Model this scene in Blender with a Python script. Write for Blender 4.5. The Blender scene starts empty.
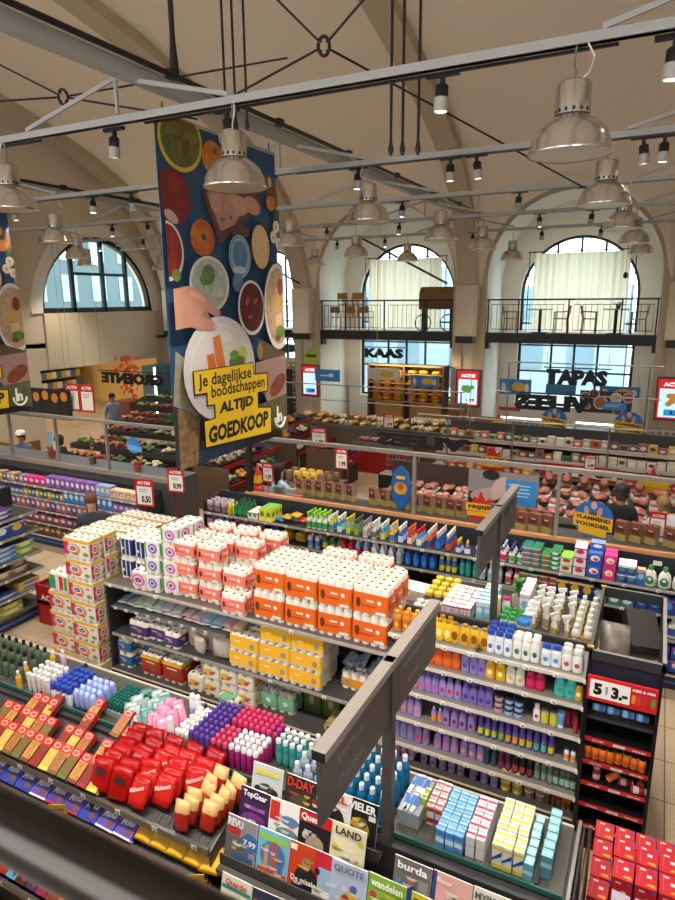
import bpy, math, random
from mathutils import Vector, Matrix, Euler
random.seed(11)
PI = math.pi
sc = bpy.context.scene
COL = sc.collection
R_ = random.uniform

# ---------------------------------------------------------------- materials
_mats = {}
def lin(h):
    h = h.lstrip('#')
    out = []
    for i in (0, 2, 4):
        c = int(h[i:i+2], 16) / 255
        out.append(c/12.92 if c <= .04045 else ((c+.055)/1.055)**2.4)
    return tuple(out) + (1.,)
def mat(h, rough=.5, metal=0., emit=0., noise=0., scale=20., h2=None, bump=0., spec=.4):
    key = (h, rough, metal, emit, noise, scale, h2, bump, spec)
    if key in _mats: return _mats[key]
    m = bpy.data.materials.new('mat_' + h.strip('#'))
    m.use_nodes = True
    nt = m.node_tree; b = nt.nodes['Principled BSDF']
    b.inputs['Base Color'].default_value = lin(h)
    b.inputs['Roughness'].default_value = rough
    b.inputs['Metallic'].default_value = metal
    b.inputs['Specular IOR Level'].default_value = spec
    if emit:
        b.inputs['Emission Color'].default_value = lin(h)
        b.inputs['Emission Strength'].default_value = emit
    if noise or bump:
        tc = nt.nodes.new('ShaderNodeTexCoord')
        n = nt.nodes.new('ShaderNodeTexNoise'); n.inputs['Scale'].default_value = scale
        n.inputs['Detail'].default_value = 4
        nt.links.new(tc.outputs['Object'], n.inputs['Vector'])
        if noise:
            mx = nt.nodes.new('ShaderNodeMix'); mx.data_type = 'RGBA'
            cr = nt.nodes.new('ShaderNodeMapRange')
            cr.inputs[1].default_value = .5 - .25/max(noise, .2); cr.inputs[2].default_value = .5 + .25/max(noise, .2)
            nt.links.new(n.outputs['Fac'], cr.inputs[0])
            nt.links.new(cr.outputs[0], mx.inputs[0])
            mx.inputs[6].default_value = lin(h); mx.inputs[7].default_value = lin(h2 or h)
            if not h2:
                c = lin(h); mx.inputs[7].default_value = tuple(v*(1-noise) for v in c[:3]) + (1,)
            nt.links.new(mx.outputs[2], b.inputs['Base Color'])
        if bump:
            bp = nt.nodes.new('ShaderNodeBump'); bp.inputs['Strength'].default_value = bump
            nt.links.new(n.outputs['Fac'], bp.inputs['Height'])
            nt.links.new(bp.outputs['Normal'], b.inputs['Normal'])
    _mats[key] = m
    return m
def clear_mat(h, alpha, rough=.1):
    key = ('clear', h, alpha, rough)
    if key in _mats: return _mats[key]
    m = bpy.data.materials.new('mat_clear'); m.use_nodes = True
    nt = m.node_tree; nt.nodes.clear()
    o = nt.nodes.new('ShaderNodeOutputMaterial'); mx = nt.nodes.new('ShaderNodeMixShader')
    t = nt.nodes.new('ShaderNodeBsdfTransparent'); t.inputs[0].default_value = lin(h)
    g = nt.nodes.new('ShaderNodeBsdfPrincipled'); g.inputs['Base Color'].default_value = lin(h); g.inputs['Roughness'].default_value = rough
    mx.inputs[0].default_value = alpha
    nt.links.new(t.outputs[0], mx.inputs[1]); nt.links.new(g.outputs[0], mx.inputs[2]); nt.links.new(mx.outputs[0], o.inputs[0])
    _mats[key] = m
    return m

# ---------------------------------------------------------------- text cache
_txt = {}
def text_mesh(s, bold=0., shear=0.):
    key = (s, bold, shear)
    if key in _txt: return _txt[key]
    cu = bpy.data.curves.new('t', 'FONT'); cu.body = s; cu.offset = bold; cu.resolution_u = 2; cu.shear = shear
    cu.align_x = 'CENTER'; cu.align_y = 'CENTER'
    ob = bpy.data.objects.new('t', cu); COL.objects.link(ob)
    dg = bpy.context.evaluated_depsgraph_get()
    me = bpy.data.meshes.new_from_object(ob.evaluated_get(dg))
    vs = [v.co.copy() for v in me.vertices]; fs = [tuple(p.vertices) for p in me.polygons]
    bpy.data.objects.remove(ob); bpy.data.curves.remove(cu); bpy.data.meshes.remove(me)
    if vs:
        x0 = min(v.x for v in vs); x1 = max(v.x for v in vs); y0 = min(v.y for v in vs); y1 = max(v.y for v in vs)
        vs = [Vector((v.x-(x0+x1)/2, v.y-(y0+y1)/2, 0)) for v in vs]
        w, h = x1-x0, y1-y0
    else: w = h = 1
    _txt[key] = (vs, fs, w, h)
    return _txt[key]

# ---------------------------------------------------------------- mesh builder
class MB:
    def __init__(s): s.v = []; s.f = []; s.mi = []; s.sm = []; s.m = []
    def _m(s, m):
        if isinstance(m, str): m = mat(m)
        if m not in s.m: s.m.append(m)
        return s.m.index(m)
    def face(s, pts, m, smooth=False):
        b = len(s.v); s.v.extend(Vector(p) for p in pts); s.f.append(tuple(range(b, b+len(pts)))); s.mi.append(s._m(m)); s.sm.append(smooth)
    def box(s, x0, x1, y0, y1, z0, z1, m, front=None, back=None, left=None, right=None, top=None, bottom=None):
        A = [(x0,y0,z0),(x1,y0,z0),(x1,y1,z0),(x0,y1,z0),(x0,y0,z1),(x1,y0,z1),(x1,y1,z1),(x0,y1,z1)]
        b = len(s.v); s.v.extend(Vector(p) for p in A)
        for idx, mm in (((0,1,5,4),front),((2,3,7,6),back),((3,0,4,7),left),((1,2,6,5),right),((4,5,6,7),top),((3,2,1,0),bottom)):
            s.f.append(tuple(b+i for i in idx)); s.mi.append(s._m(mm or m)); s.sm.append(False)
        return s
    def obox(s, c, ax, ay, az, m, **k):       # box about c with half-axis vectors
        t = MB(); t.box(-1,1,-1,1,-1,1,m,**k)
        c = Vector(c); ax = Vector(ax); ay = Vector(ay); az = Vector(az)
        s.add(t, lambda p: c + ax*p.x + ay*p.y + az*p.z)
        return s
    def add(s, o, fn):
        b = len(s.v); s.v.extend(fn(p) for p in o.v)
        for f, mi, sm in zip(o.f, o.mi, o.sm):
            s.f.append(tuple(b+i for i in f)); s.mi.append(s._m(o.m[mi])); s.sm.append(sm)
    def tube(s, pts, r, m, n=8, cap=True):
        pts = [Vector(p) for p in pts]; rs = r if isinstance(r, (list, tuple)) else [r]*len(pts)
        rings = []
        for i, p in enumerate(pts):
            d = (pts[min(i+1, len(pts)-1)] - pts[max(i-1, 0)]).normalized()
            a = d.cross(Vector((0,0,1)) if abs(d.z) < .95 else Vector((1,0,0))).normalized(); c = d.cross(a)
            b = len(s.v)
            s.v.extend(p + (a*math.cos(2*PI*k/n) + c*math.sin(2*PI*k/n))*rs[i] for k in range(n))
            rings.append(b)
        k_ = s._m(m)
        for b0, b1 in zip(rings, rings[1:]):
            for k in range(n):
                s.f.append((b0+k, b0+(k+1)%n, b1+(k+1)%n, b1+k)); s.mi.append(k_); s.sm.append(True)
        if cap:
            for b0 in (rings[0], rings[-1]):
                s.face([s.v[b0+k] for k in range(n)], m)
        return s
    def lathe(s, prof, mats, n=12, c=(0,0,0), sx=1., sy=1., closed=True):   # prof [(r,z)], mats per segment
        c = Vector(c)
        if not isinstance(mats, (list, tuple)): mats = [mats]*(len(prof)-1)
        last = None; prev = None
        for i, (r, z) in enumerate(prof[:-1]):
            r1, z1 = prof[i+1]
            # separate ring at material/hard changes keeps shading crisp
            def ring(rr, zz):
                b = len(s.v); s.v.extend(c + Vector((rr*sx*math.cos(2*PI*k/n), rr*sy*math.sin(2*PI*k/n), zz)) for k in range(n)); return b
            flat = abs(z1-z) < 1e-5
            b0 = prev if (prev is not None and last == (mats[i], flat)) else ring(r, z)
            b1 = ring(r1, z1)
            mi = s._m(mats[i])
            for k in range(n):
                s.f.append((b0+k, b0+(k+1)%n, b1+(k+1)%n, b1+k)); s.mi.append(mi); s.sm.append(not flat)
            prev = b1; last = (mats[i], flat)
        if closed:
            r, z = prof[-1]
            if r > 1e-5: s.face([c + Vector((r*sx*math.cos(2*PI*k/n), r*sy*math.sin(2*PI*k/n), z)) for k in range(n)], mats[-1])
            r, z = prof[0]
            if r > 1e-5: s.face([c + Vector((r*sx*math.cos(-2*PI*k/n), r*sy*math.sin(-2*PI*k/n), z)) for k in range(n)], mats[0])
        return s
    lay = 0.
    def _lift(s, o, X, Y):                    # successive prints on one face sit in thin layers
        if not s.lay: return Vector(o)
        s.lay += .0004; return Vector(o) + Vector(X).cross(Vector(Y)).normalized()*s.lay
    def disc(s, o, X, Y, rx, ry, m, n=16, rot=0.):
        o, X, Y = s._lift(o, X, Y), Vector(X), Vector(Y); cr, sr = math.cos(rot), math.sin(rot)
        X2 = X*cr + Y*sr; Y2 = Y*cr - X*sr
        s.face([o + X2*(rx*math.cos(2*PI*k/n)) + Y2*(ry*math.sin(2*PI*k/n)) for k in range(n)], m)
        return s
    def rect(s, o, X, Y, w, h, m):
        o, X, Y = s._lift(o, X, Y), Vector(X), Vector(Y)
        s.face([o - X*w/2 - Y*h/2, o + X*w/2 - Y*h/2, o + X*w/2 + Y*h/2, o - X*w/2 + Y*h/2], m)
        return s
    def text(s, t, o, X, Y, h, m, w=None, bold=0., shear=0., depth=0.):  # centred, fits height h (and width w)
        vs, fs, tw, th = text_mesh(t, bold, shear)
        o, X, Y = s._lift(o, X, Y), Vector(X), Vector(Y); k = h/th; kx = k if w is None else w/tw
        b = len(s.v); s.v.extend(o + X*(v.x*kx) + Y*(v.y*k) for v in vs); mi = s._m(m)
        for f in fs: s.f.append(tuple(b+i for i in f)); s.mi.append(mi); s.sm.append(False)
        if depth:
            N = X.cross(Y).normalized()*(-depth)
            cnt = {}
            for f in fs:
                for i in range(len(f)):
                    e = (f[i], f[(i+1) % len(f)]); cnt[tuple(sorted(e))] = cnt.get(tuple(sorted(e)), 0) + 1
            b2 = len(s.v); s.v.extend(s.v[b+i] + N for i in range(len(vs)))
            for f in fs: s.f.append(tuple(b2+i for i in reversed(f))); s.mi.append(mi); s.sm.append(False)
            for (i, j), c in cnt.items():
                if c == 1: s.f.append((b+i, b+j, b2+j, b2+i)); s.mi.append(mi); s.sm.append(False)
        return s
    def mesh(s, name='m'):
        me = bpy.data.meshes.new(name)
        me.from_pydata([tuple(v) for v in s.v], [], s.f)
        for m in s.m: me.materials.append(m)
        me.polygons.foreach_set('material_index', s.mi); me.polygons.foreach_set('use_smooth', s.sm)
        me.update()
        if getattr(s, 'weld', False): weld(me)
        return me
    def build(s, name, parent=None, loc=None, rot=None):
        o = bpy.data.objects.new(name, s.mesh(name)); COL.objects.link(o)
        if parent: o.parent = parent
        if loc: o.location = loc
        if rot: o.rotation_euler = rot
        return o

import re
_WD = re.compile(r"[A-Za-z0-9][A-Za-z0-9'-]*")
_ED = {'label':'labelled','badge':'badged','print':'printed','script':'scripted','trigger':'triggered','cap':'capped','band':'banded','head':'headed','ring':'ringed','lid':'lidded','portrait oval':'portrait'}
def short(l):                                   # keep place labels within sixteen words
    if len(_WD.findall(l)) <= 16: return l
    m = re.match(r"^(.*?) with ([a-z ]+?) (label|badge|print|script|trigger|cap|band|head|ring|lid|oval)\b(.*)$", l)
    if m: l = m.group(2).replace(' and ','-').replace(' ','-') + '-' + _ED.get(m.group(3), m.group(3)) + ' ' + m.group(1) + m.group(4)
    for a, b in ((' on the ', ' on '), (' of the ', ' of '), (' counting from ', ' from '), (' the toilet paper side', ' toilet paper side'), (' in the ', ' in '), (' at the ', ' at '), (' from the ', ' from ')):
        if len(_WD.findall(l)) <= 16: break
        l = l.replace(a, b)
    return l
def tag(o, label, cat, group=None, kind=None):
    label = short(label)
    o['label'] = label; o['category'] = cat
    if group: o['group'] = group
    if kind: o['kind'] = kind
    return o
def struct(o, label=None):
    o['kind'] = 'structure'
    if label: o['label'] = label
    return o
def empty(name, loc, label, cat, group=None, rot=None):
    o = bpy.data.objects.new(name, None); COL.objects.link(o); o.location = loc; o.empty_display_size = .05
    if rot: o.rotation_euler = rot
    return tag(o, label, cat, group)

ORD = ('first second third fourth fifth sixth seventh eighth ninth tenth eleventh twelfth thirteenth fourteenth fifteenth sixteenth seventeenth '
       'eighteenth nineteenth twentieth twenty-first twenty-second twenty-third twenty-fourth twenty-fifth twenty-sixth twenty-seventh twenty-eighth '
       'twenty-ninth thirtieth thirty-first thirty-second thirty-third thirty-fourth thirty-fifth thirty-sixth').split()

class Prod:                                   # a product: one root mesh and child part meshes
    def __init__(s, name, cat, mesh, parts=()):
        s.name, s.cat = name, cat; s.me = mesh.mesh(name) if isinstance(mesh, MB) else mesh
        s.parts = [(n, m.mesh(n) if isinstance(m, MB) else m) for n, m in parts]
    def put(s, loc, label, group=None, rot=None, scale=None):
        o = bpy.data.objects.new(s.name, s.me); COL.objects.link(o); o.location = (loc[0], loc[1], loc[2]+.0012)
        if rot is not None: o.rotation_euler = rot if isinstance(rot, (tuple, list, Euler)) else (0, 0, rot)
        if scale: o.scale = scale if isinstance(scale, (tuple, list)) else (scale,)*3
        for n, m in s.parts:
            c = bpy.data.objects.new(n, m); COL.objects.link(c); c.parent = o
        return tag(o, label, s.cat, group)
def row(pr, x0, dx, n, y, z, desc, end, group=None, ny=1, dy=.07, nz=1, dz=.1, rot=0., jit=.004, rj=.06, start=0, rev=False, skip=(), axis='x'):
    """repeat a product along a shelf; every copy gets its own place words"""
    group = group or desc[:60]
    for k in range(nz):
        for j in range(ny):
            for i in range(n):
                if (i, j, k) in skip or (i, j) in skip: continue
                q = n-1-i if rev else i
                lab = desc
                if n > 1 or start: lab += ', ' + ORD[q+start] + ' from ' + end
                elif end: lab += ' near ' + end
                if ny > 1: lab += ', ' + ('front row' if j == 0 else ORD[j] + ' row')
                if nz > 1: lab += ', ' + (('bottom layer', 'top layer') if nz == 2 else ('bottom layer', 'middle layer', 'upper layer', 'top layer', 'crest layer', 'peak layer', 'highest layer'))[k]
                a, b = x0+dx*i, y+dy*j
                if axis == 'y': a, b = y+dy*j, x0+dx*i
                pr.put((a+R_(-jit, jit), b+R_(-jit, jit), z+dz*k), lab, group, rot + R_(-rj, rj))

# ---------------------------------------------------------------- generic product shapes
X, Y, Z = Vector((1,0,0)), Vector((0,1,0)), Vector((0,0,1))
def carton(w, d, h, base, name='carton', cat='box', band=None, logo=None, logo2=None, top=None, side=None, stripe=None, txt=None, txtm='#ffffff', fl=None):
    """printed carton standing on z=0, front at -y; band: colour of lower third; logo: (colour, rel size)"""
    b = MB(); b.box(-w/2, w/2, -d/2, d/2, 0, h, base, top=top, right=side, left=side)
    e = .0012
    for sgn, XX, ww, ax in ((-1, X, w, 'f'), (1, Y, d, 'r')):
        if ax == 'f': o = lambda u, v: Vector((u*w, -d/2-e*o.k, v*h)); 
        else: o = lambda u, v: Vector((w/2+e*o.k, u*d, v*h))
        o.k = 1
        if band: b.rect(o(0, .16), XX, Z, ww, h*.32, band)
        if stripe: b.rect(o(0, .88), XX, Z, ww, h*.14, stripe)
        o.k = 2
        if logo: b.disc(o(0, .58), XX, Z, ww*.34, min(h*.24, ww*.4), logo, 14)
        o.k = 3
        if logo2: b.disc(o(.05, .52), XX, Z, ww*.2, min(h*.13, ww*.25), logo2, 12)
        if txt and ax == 'f': b.text(txt, o(0, .6), XX, Z, h*.14, txtm, w=ww*.7, bold=.02)
    return Prod(name, cat, b)
def bottle(r, h, body, cap, label=None, label2=None, neck=.35, ell=.6, capr=None, caph=.18, name='bottle', cat='bottle', shoulder=.75, pump=False, n=12, capname='cap'):
    """flattened oval bottle (ell = depth ratio); cap is a part"""
    hb = h*(1-caph); b = MB()
    lab0, lab1 = hb*.18, hb*.62
    prof = [(r*.9, 0), (r, hb*.05), (r, lab0), (r, lab1), (r, hb*shoulder), (r*.8, hb*.9), (r*neck, hb*.97), (r*neck, hb)]
    b.lathe(prof, [body]*7, n, sy=ell)
    if label:
        b.lathe([(r*1.012, lab0), (r*1.012, lab1)], label, n, sy=ell, closed=False)
    if label2:
        b.disc((0, -r*ell*1.03, (lab0+lab1)/2), X, Z, r*.5, (lab1-lab0)*.33, label2, 12)
    c = MB(); cr = capr or r*neck*1.25
    if pump:
        c.lathe([(cr, hb-.002), (cr, hb+(h-hb)*.4), (cr*.45, hb+(h-hb)*.45), (cr*.45, h*.98)], cap, 10, sy=1)
        c.box(-r*.25, r*.25, -r*.9, r*.25, h*.955, h, cap)
    else:
        c.lathe([(cr, hb-.002), (cr, h-.004), (cr*.9, h)], cap, n, sy=1 if cr < r*ell*1.1 else ell)
    return Prod(name, cat, b, [(capname, c)])
def can(r, h, body, top='#c9c9c9', label=None, label2=None, name='aerosol_can', cat='can', cap=None, caph=.2, n=14, dome=True):
    b = MB(); hb = h*(1-caph)
    b.lathe([(r*.95, 0), (r, .006), (r, hb*.97), (r*.85, hb)], body, n)
    if label: b.lathe([(r*1.012, hb*.15), (r*1.012, hb*.55)], label, n, closed=False)
    if label2: b.lathe([(r*1.012, hb*.82), (r*1.012, hb*.9)], label2, n, closed=False)
    c = MB(); k = cap or top
    if dome: c.lathe([(r*.9, hb), (r*.9, h*.9), (r*.72, h*.97), (r*.3, h)], k, n)
    else: c.lathe([(r*.92, hb), (r*.92, h)], k, n)
    return Prod(name, cat, b, [('cap', c)])
def spray(r, h, body, trig, label=None, trig2=None, name='spray_bottle', ell=.55):
    b = MB(); hb = h*.74
    b.lathe([(r*.92, 0), (r, .008), (r, hb*.62), (r*.72, hb*.82), (r*.36, hb*.97), (r*.36, hb)], body, 12, sy=ell)
    if label: b.lathe([(r*1.015, hb*.12), (r*1.015, hb*.58)], label, 12, sy=ell, closed=False)
    c = MB(); t2 = trig2 or trig
    c.lathe([(r*.42, hb-.002), (r*.42, hb+.02), (r*.3, hb+.025)], trig, 10)
    c.box(-r*.26, r*.26, -r*.9, r*.75, h*.85, h*.985, t2)
    c.box(-r*.2, r*.2, -r*1.3, -r*.85, h*.9, h*.965, trig)
    c.obox((0, -r*.75, h*.79), (r*.18, 0, 0), (0, .007, .003), (0, -.012, .035), trig)
    c.box(-r*.22, r*.22, -r*.2, r*.4, hb+.01, h*.86, trig)
    return Prod(name, 'bottle', b, [('trigger_head', c)])
def jar(r, h, body, lid, label=None, name='jar', cat='jar', lidh=.28):
    b = MB(); hb = h*(1-lidh)
    b.lathe([(r*.93, 0), (r*.97, .005), (r*.97, hb)], body, 14)
    if label: b.lathe([(r*.985, hb*.12), (r*.985, hb*.85)], label, 14, closed=False)
    c = MB(); c.lathe([(r, hb), (r, h-.003), (r*.94, h)], lid, 14)
    return Prod(name, cat, b, [('lid', c)])
def pillow(w, h, t, m, m_band=None, band=(.3, .7), m_top=None, nx=6, nz=8, crimp=.012):
    """sealed film bag standing on z=0 in the xz plane"""
    b = MB(); b.weld = True
    g = {}
    for sgn in (-1, 1):
        for i in range(nx+1):
            for k in range(nz+1):
                u, v = 2*i/nx-1, 2*k/nz-1
                q = max(0, 1-abs(u)**2.5)*max(0, 1-abs(v)**3)
                y = sgn*t/2*q**.6 + .1*t*math.sin(5*u+3*v)*q
                g[(sgn, i, k)] = Vector((u*w/2*(1-.06*abs(v)), y, (v+1)*h/2))
        for i in range(nx):
            for k in range(nz):
                vv = (k+.5)/nz; mm = m
                if m_band and band[0] <= vv <= band[1]: mm = m_band
                if m_top and vv > 1-1.2/nz: mm = m_top
                q = [g[(sgn, i, k)], g[(sgn, i+1, k)], g[(sgn, i+1, k+1)], g[(sgn, i, k+1)]]
                if sgn > 0: q.reverse()
                b.face(q, mm, True)
    return b
def weld(me):
    import bmesh
    bm = bmesh.new(); bm.from_mesh(me); bmesh.ops.remove_doubles(bm, verts=bm.verts, dist=1e-5); bm.to_mesh(me); bm.free(); me.update()
    return me
def roll_pack(nx, ny, nl, wrapm, name='toilet_paper_pack', r=.052, hl=.098, paper='#d9d0c2', face=None, white_top=.22, hole='#4a433d', cat='toilet paper', wrap_full=False):
    """nx x ny rolls, nl layers, in printed film; face(b, w, d, h) draws the print on the film"""
    b = MB(); w, d, h = nx*2*r, ny*2*r, nl*hl
    pm = mat(paper, .8); hm = mat(hole, .9)
    for i in range(nx):
        for j in range(ny):
            c = (-w/2+r+2*r*i, -d/2+r+2*r*j, 0)
            b.lathe([(r*.99, 0), (r*.99, h-.012), (r*.86, h-.002), (r*.36, h)], pm, 12, c=c, closed=False)
            b.disc((c[0], c[1], h+.0005), X, Y, r*.38, r*.38, hm, 8)
    z0, z1 = (.0 if wrap_full else .035), h*(1-white_top)
    k = r*.55; e = .002
    x0, x1, y0, y1 = -w/2-e, w/2+e, -d/2-e, d/2+e
    ring = []
    for cx_, cy_, a0 in ((x0+k, y0+k, PI), (x1-k, y0+k, 1.5*PI), (x1-k, y1-k, 0), (x0+k, y1-k, .5*PI)):
        for q in range(4): ring.append((cx_+k*math.cos(a0+q*PI/6), cy_+k*math.sin(a0+q*PI/6)))
    for q in range(len(ring)):
        p, p2 = ring[q], ring[(q+1) % len(ring)]
        b.face([(p[0], p[1], z0), (p2[0], p2[1], z0), (p2[0], p2[1], z1), (p[0], p[1], z1)], wrapm, False)
    b.lay = .0004
    if face: face(b, w, d, z0, z1)
    return Prod(name, cat, b), (w, d, h)
# ================================================================ SHELL
WALLM = mat('#d3c3aa', .85, noise=.1, scale=1.5)
WALL2 = mat('#e6e0d4', .85, noise=.08, scale=1.5)  # lighter wall tone: window glow in the arch recesses is put into the colour
CEILM = mat('#ecdcc6', .9, noise=.12, scale=.8)
RIBM = mat('#bba98f', .9, noise=.1, scale=1.2)
BLACK = mat('#161514', .5); DGREY = mat('#2c2c2e', .55); STEEL = mat('#8d8a85', .35, .8); GREYP = mat('#a09c94', .5)
WHITE = mat('#e6e1d8', .6)
# floor tiles: brick texture, joints along the aisles
def floor_mat():
    m = bpy.data.materials.new('floor_tiles'); m.use_nodes = True; nt = m.node_tree; b = nt.nodes['Principled BSDF']
    tc = nt.nodes.new('ShaderNodeTexCoord'); br = nt.nodes.new('ShaderNodeTexBrick')
    br.offset = 0; br.inputs['Scale'].default_value = 1; br.inputs['Mortar Size'].default_value = .006
    br.inputs['Brick Width'].default_value = .6; br.inputs['Row Height'].default_value = .6
    br.inputs['Color1'].default_value = lin('#a8957a'); br.inputs['Color2'].default_value = lin('#b39f83'); br.inputs['Mortar'].default_value = lin('#4c4036')
    n = nt.nodes.new('ShaderNodeTexNoise'); n.inputs['Scale'].default_value = 60; n.inputs['Detail'].default_value = 6
    mx = nt.nodes.new('ShaderNodeMix'); mx.data_type = 'RGBA'; mx.blend_type = 'MULTIPLY'; mx.inputs[0].default_value = .6
    cr = nt.nodes.new('ShaderNodeValToRGB'); cr.color_ramp.elements[0].position = .35; cr.color_ramp.elements[0].color = (.5, .45, .4, 1); cr.color_ramp.elements[1].position = .6
    mp = nt.nodes.new('ShaderNodeMapping'); mp.inputs['Location'].default_value = (.17, .1, 0)
    nt.links.new(tc.outputs['Object'], mp.inputs[0]); nt.links.new(mp.outputs[0], br.inputs['Vector']); nt.links.new(tc.outputs['Object'], n.inputs['Vector'])
    nt.links.new(n.outputs['Fac'], cr.inputs[0]); nt.links.new(br.outputs['Color'], mx.inputs[6]); nt.links.new(cr.outputs[0], mx.inputs[7])
    nt.links.new(mx.outputs[2], b.inputs['Base Color']); b.inputs['Roughness'].default_value = .35
    return m
b = MB(); b.face([(-30,-4,0),(8,-4,0),(8,24,0),(-30,24,0)], floor_mat()); struct(b.build('floor'), 'beige stone tile floor of the shop')

# vaulted ceiling with lunettes over the arched bays
PROF = [(21.02,4.9),(20.75,5.2),(20.5,6.0),(20.05,7.0),(19.4,7.85),(18.5,8.6),(17.2,9.25),(16,9.7),(14.6,10.15),(13,10.6),(11,11.0),(9,11.2),(7,11.2),(5,11.0),(3,10.6),(1,9.9),(-.6,9.0)]
BAYX = [-20.9, -14.8, -8.74, -2.66, 3.4]; PIERX = [-17.85, -11.78, -5.7, .38, 6.4]
def smooth_prof(n):
    out = []
    for a, c in zip(PROF, PROF[1:]):
        for i in range(n): out.append((a[0]+(c[0]-a[0])*i/n, a[1]+(c[1]-a[1])*i/n))
    return out + [PROF[-1]]
def lun(x):
    z = 0
    for c in BAYX:
        d = 2.62**2-(x-c)**2
        if d > 0: z = max(z, 5.2+math.sqrt(d))
    return z
pr_ = smooth_prof(5); xs = [-18.6+i*(25.0/190) for i in range(191)]
b = MB(); vi = []
for x in xs:
    l = lun(x); vi.append(len(b.v))
    b.v.extend(Vector((x, y, max(z, l if y > 9 else 0))) for y, z in pr_)
k = b._m(CEILM)
for a, c in zip(vi, vi[1:]):
    for j in range(len(pr_)-1):
        b.f.append((a+j, a+j+1, c+j+1, c+j)); b.mi.append(k); b.sm.append(True)
struct(b.build('ceiling'), 'beige vaulted ceiling of the hall')
# ribs with pilasters
def rib(x, nm, lab):
    b = MB(); w = .3; pts = [(y, z) for y, z in smooth_prof(4)]
    inner = []
    for i, (y, z) in enumerate(pts):
        a = pts[max(i-1,0)]; c = pts[min(i+1,len(pts)-1)]
        t = Vector((0, c[0]-a[0], c[1]-a[1])).normalized(); nrm = Vector((0, -t.z, t.y)) * -1
        if nrm.y > 0 and i < 8: nrm = -nrm
        if i >= 8 and nrm.z > 0: nrm = -nrm
        inner.append((y+nrm.y*.28, z+nrm.z*.28))
    inner[0] = (20.5, 4.9)
    for i in range(len(pts)-1):
        p, q, p2, q2 = pts[i], pts[i+1], inner[i], inner[i+1]
        b.face([(x-w, p2[0], p2[1]), (x+w, p2[0], p2[1]), (x+w, q2[0], q2[1]), (x-w, q2[0], q2[1])], RIBM, True)
        for s in (-1, 1):
            b.face([(x+s*w, p[0], p[1]), (x+s*w, p2[0], p2[1]), (x+s*w, q2[0], q2[1]), (x+s*w, q[0], q[1])], RIBM)
    b.box(x-.34, x+.34, 20.5, 21.0, 3.42, 5.0, WALLM)
    b.box(x-.3, x+.3, 20.45, 20.62, 3.2, 3.42, BLACK)
    struct(b.build(nm), lab)
rib(PIERX[0], 'trim_1', 'plaster rib and pilaster beside the hall corner'); rib(PIERX[1], 'trim_2', 'plaster rib and pilaster behind the large food banner')
rib(PIERX[2], 'trim_3', 'plaster rib and pilaster between the two arches'); rib(PIERX[3], 'trim_4', 'plaster rib and pilaster beyond the tapas arch')

# far wall: arched bays, soffits, back wall with arched windows
def arch_pts(c, r, z0, zs, n=28):
    return [(c-r, z0), (c-r, zs)] + [(c+r*math.cos(PI-PI*i/n), zs+r*math.sin(PI*i/n)) for i in range(1, n)] + [(c+r, zs), (c+r, z0)]
b = MB(); YF, YB = 21.0, 23.2; RO = 2.5; ZS = 5.2
xl = -18.6
for c in BAYX[1:]:
    p = arch_pts(c, RO, 0, ZS)
    top = 8.0
    for a, q in zip(p, p[1:]):
        if abs(a[0]-q[0]) > 1e-6: b.face([(a[0],YF,a[1]),(q[0],YF,q[1]),(q[0],YF,top),(a[0],YF,top)], WALLM)
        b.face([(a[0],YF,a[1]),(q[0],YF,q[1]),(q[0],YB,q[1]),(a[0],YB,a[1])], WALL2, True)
    # raised moulding round the arch
    p2 = arch_pts(c, RO+.32, 0, ZS)
    for (a, q), (a2, q2) in zip(zip(p, p[1:]), zip(p2, p2[1:])):
        b.face([(a[0],YF-.07,a[1]),(q[0],YF-.07,q[1]),(q2[0],YF-.07,q2[1]),(a2[0],YF-.07,a2[1])], RIBM)
        b.face([(a2[0],YF-.07,a2[1]),(q2[0],YF-.07,q2[1]),(q2[0],YF,q2[1]),(a2[0],YF,a2[1])], RIBM)
        b.face([(a[0],YF-.07,a[1]),(q[0],YF-.07,q[1]),(q[0],YF,q[1]),(a[0],YF,a[1])], RIBM)
edges = [-18.6] + [v for c in BAYX[1:] for v in (c-RO, c+RO)] + [8]
for i in range(0, len(edges), 2):
    b.face([(edges[i],YF,0),(edges[i+1],YF,0),(edges[i+1],YF,8),(edges[i],YF,8)], WALLM)
struct(b.build('wall_back'), 'cream plastered far wall pierced by tall arches')
b = MB(); WR = 1.88; WZ0, WZS = .9, 4.72
for c in BAYX[1:]:
    p = arch_pts(c, WR, WZ0, WZS)
    for a, q in zip(p, p[1:]):
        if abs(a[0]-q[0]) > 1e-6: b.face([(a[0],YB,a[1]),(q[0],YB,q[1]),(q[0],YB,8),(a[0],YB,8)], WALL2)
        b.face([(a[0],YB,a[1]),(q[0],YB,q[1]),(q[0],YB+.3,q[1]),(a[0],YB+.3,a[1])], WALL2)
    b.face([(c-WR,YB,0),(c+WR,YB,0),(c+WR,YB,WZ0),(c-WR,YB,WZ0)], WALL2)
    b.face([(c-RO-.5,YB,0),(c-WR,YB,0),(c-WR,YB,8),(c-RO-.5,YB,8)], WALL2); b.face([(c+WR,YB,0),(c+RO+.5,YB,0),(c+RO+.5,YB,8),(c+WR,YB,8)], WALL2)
struct(b.build('wall_rear'), 'pale wall behind the gallery with tall windows')
GLASS = clear_mat('#dff2f7', .12, .03)
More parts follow.
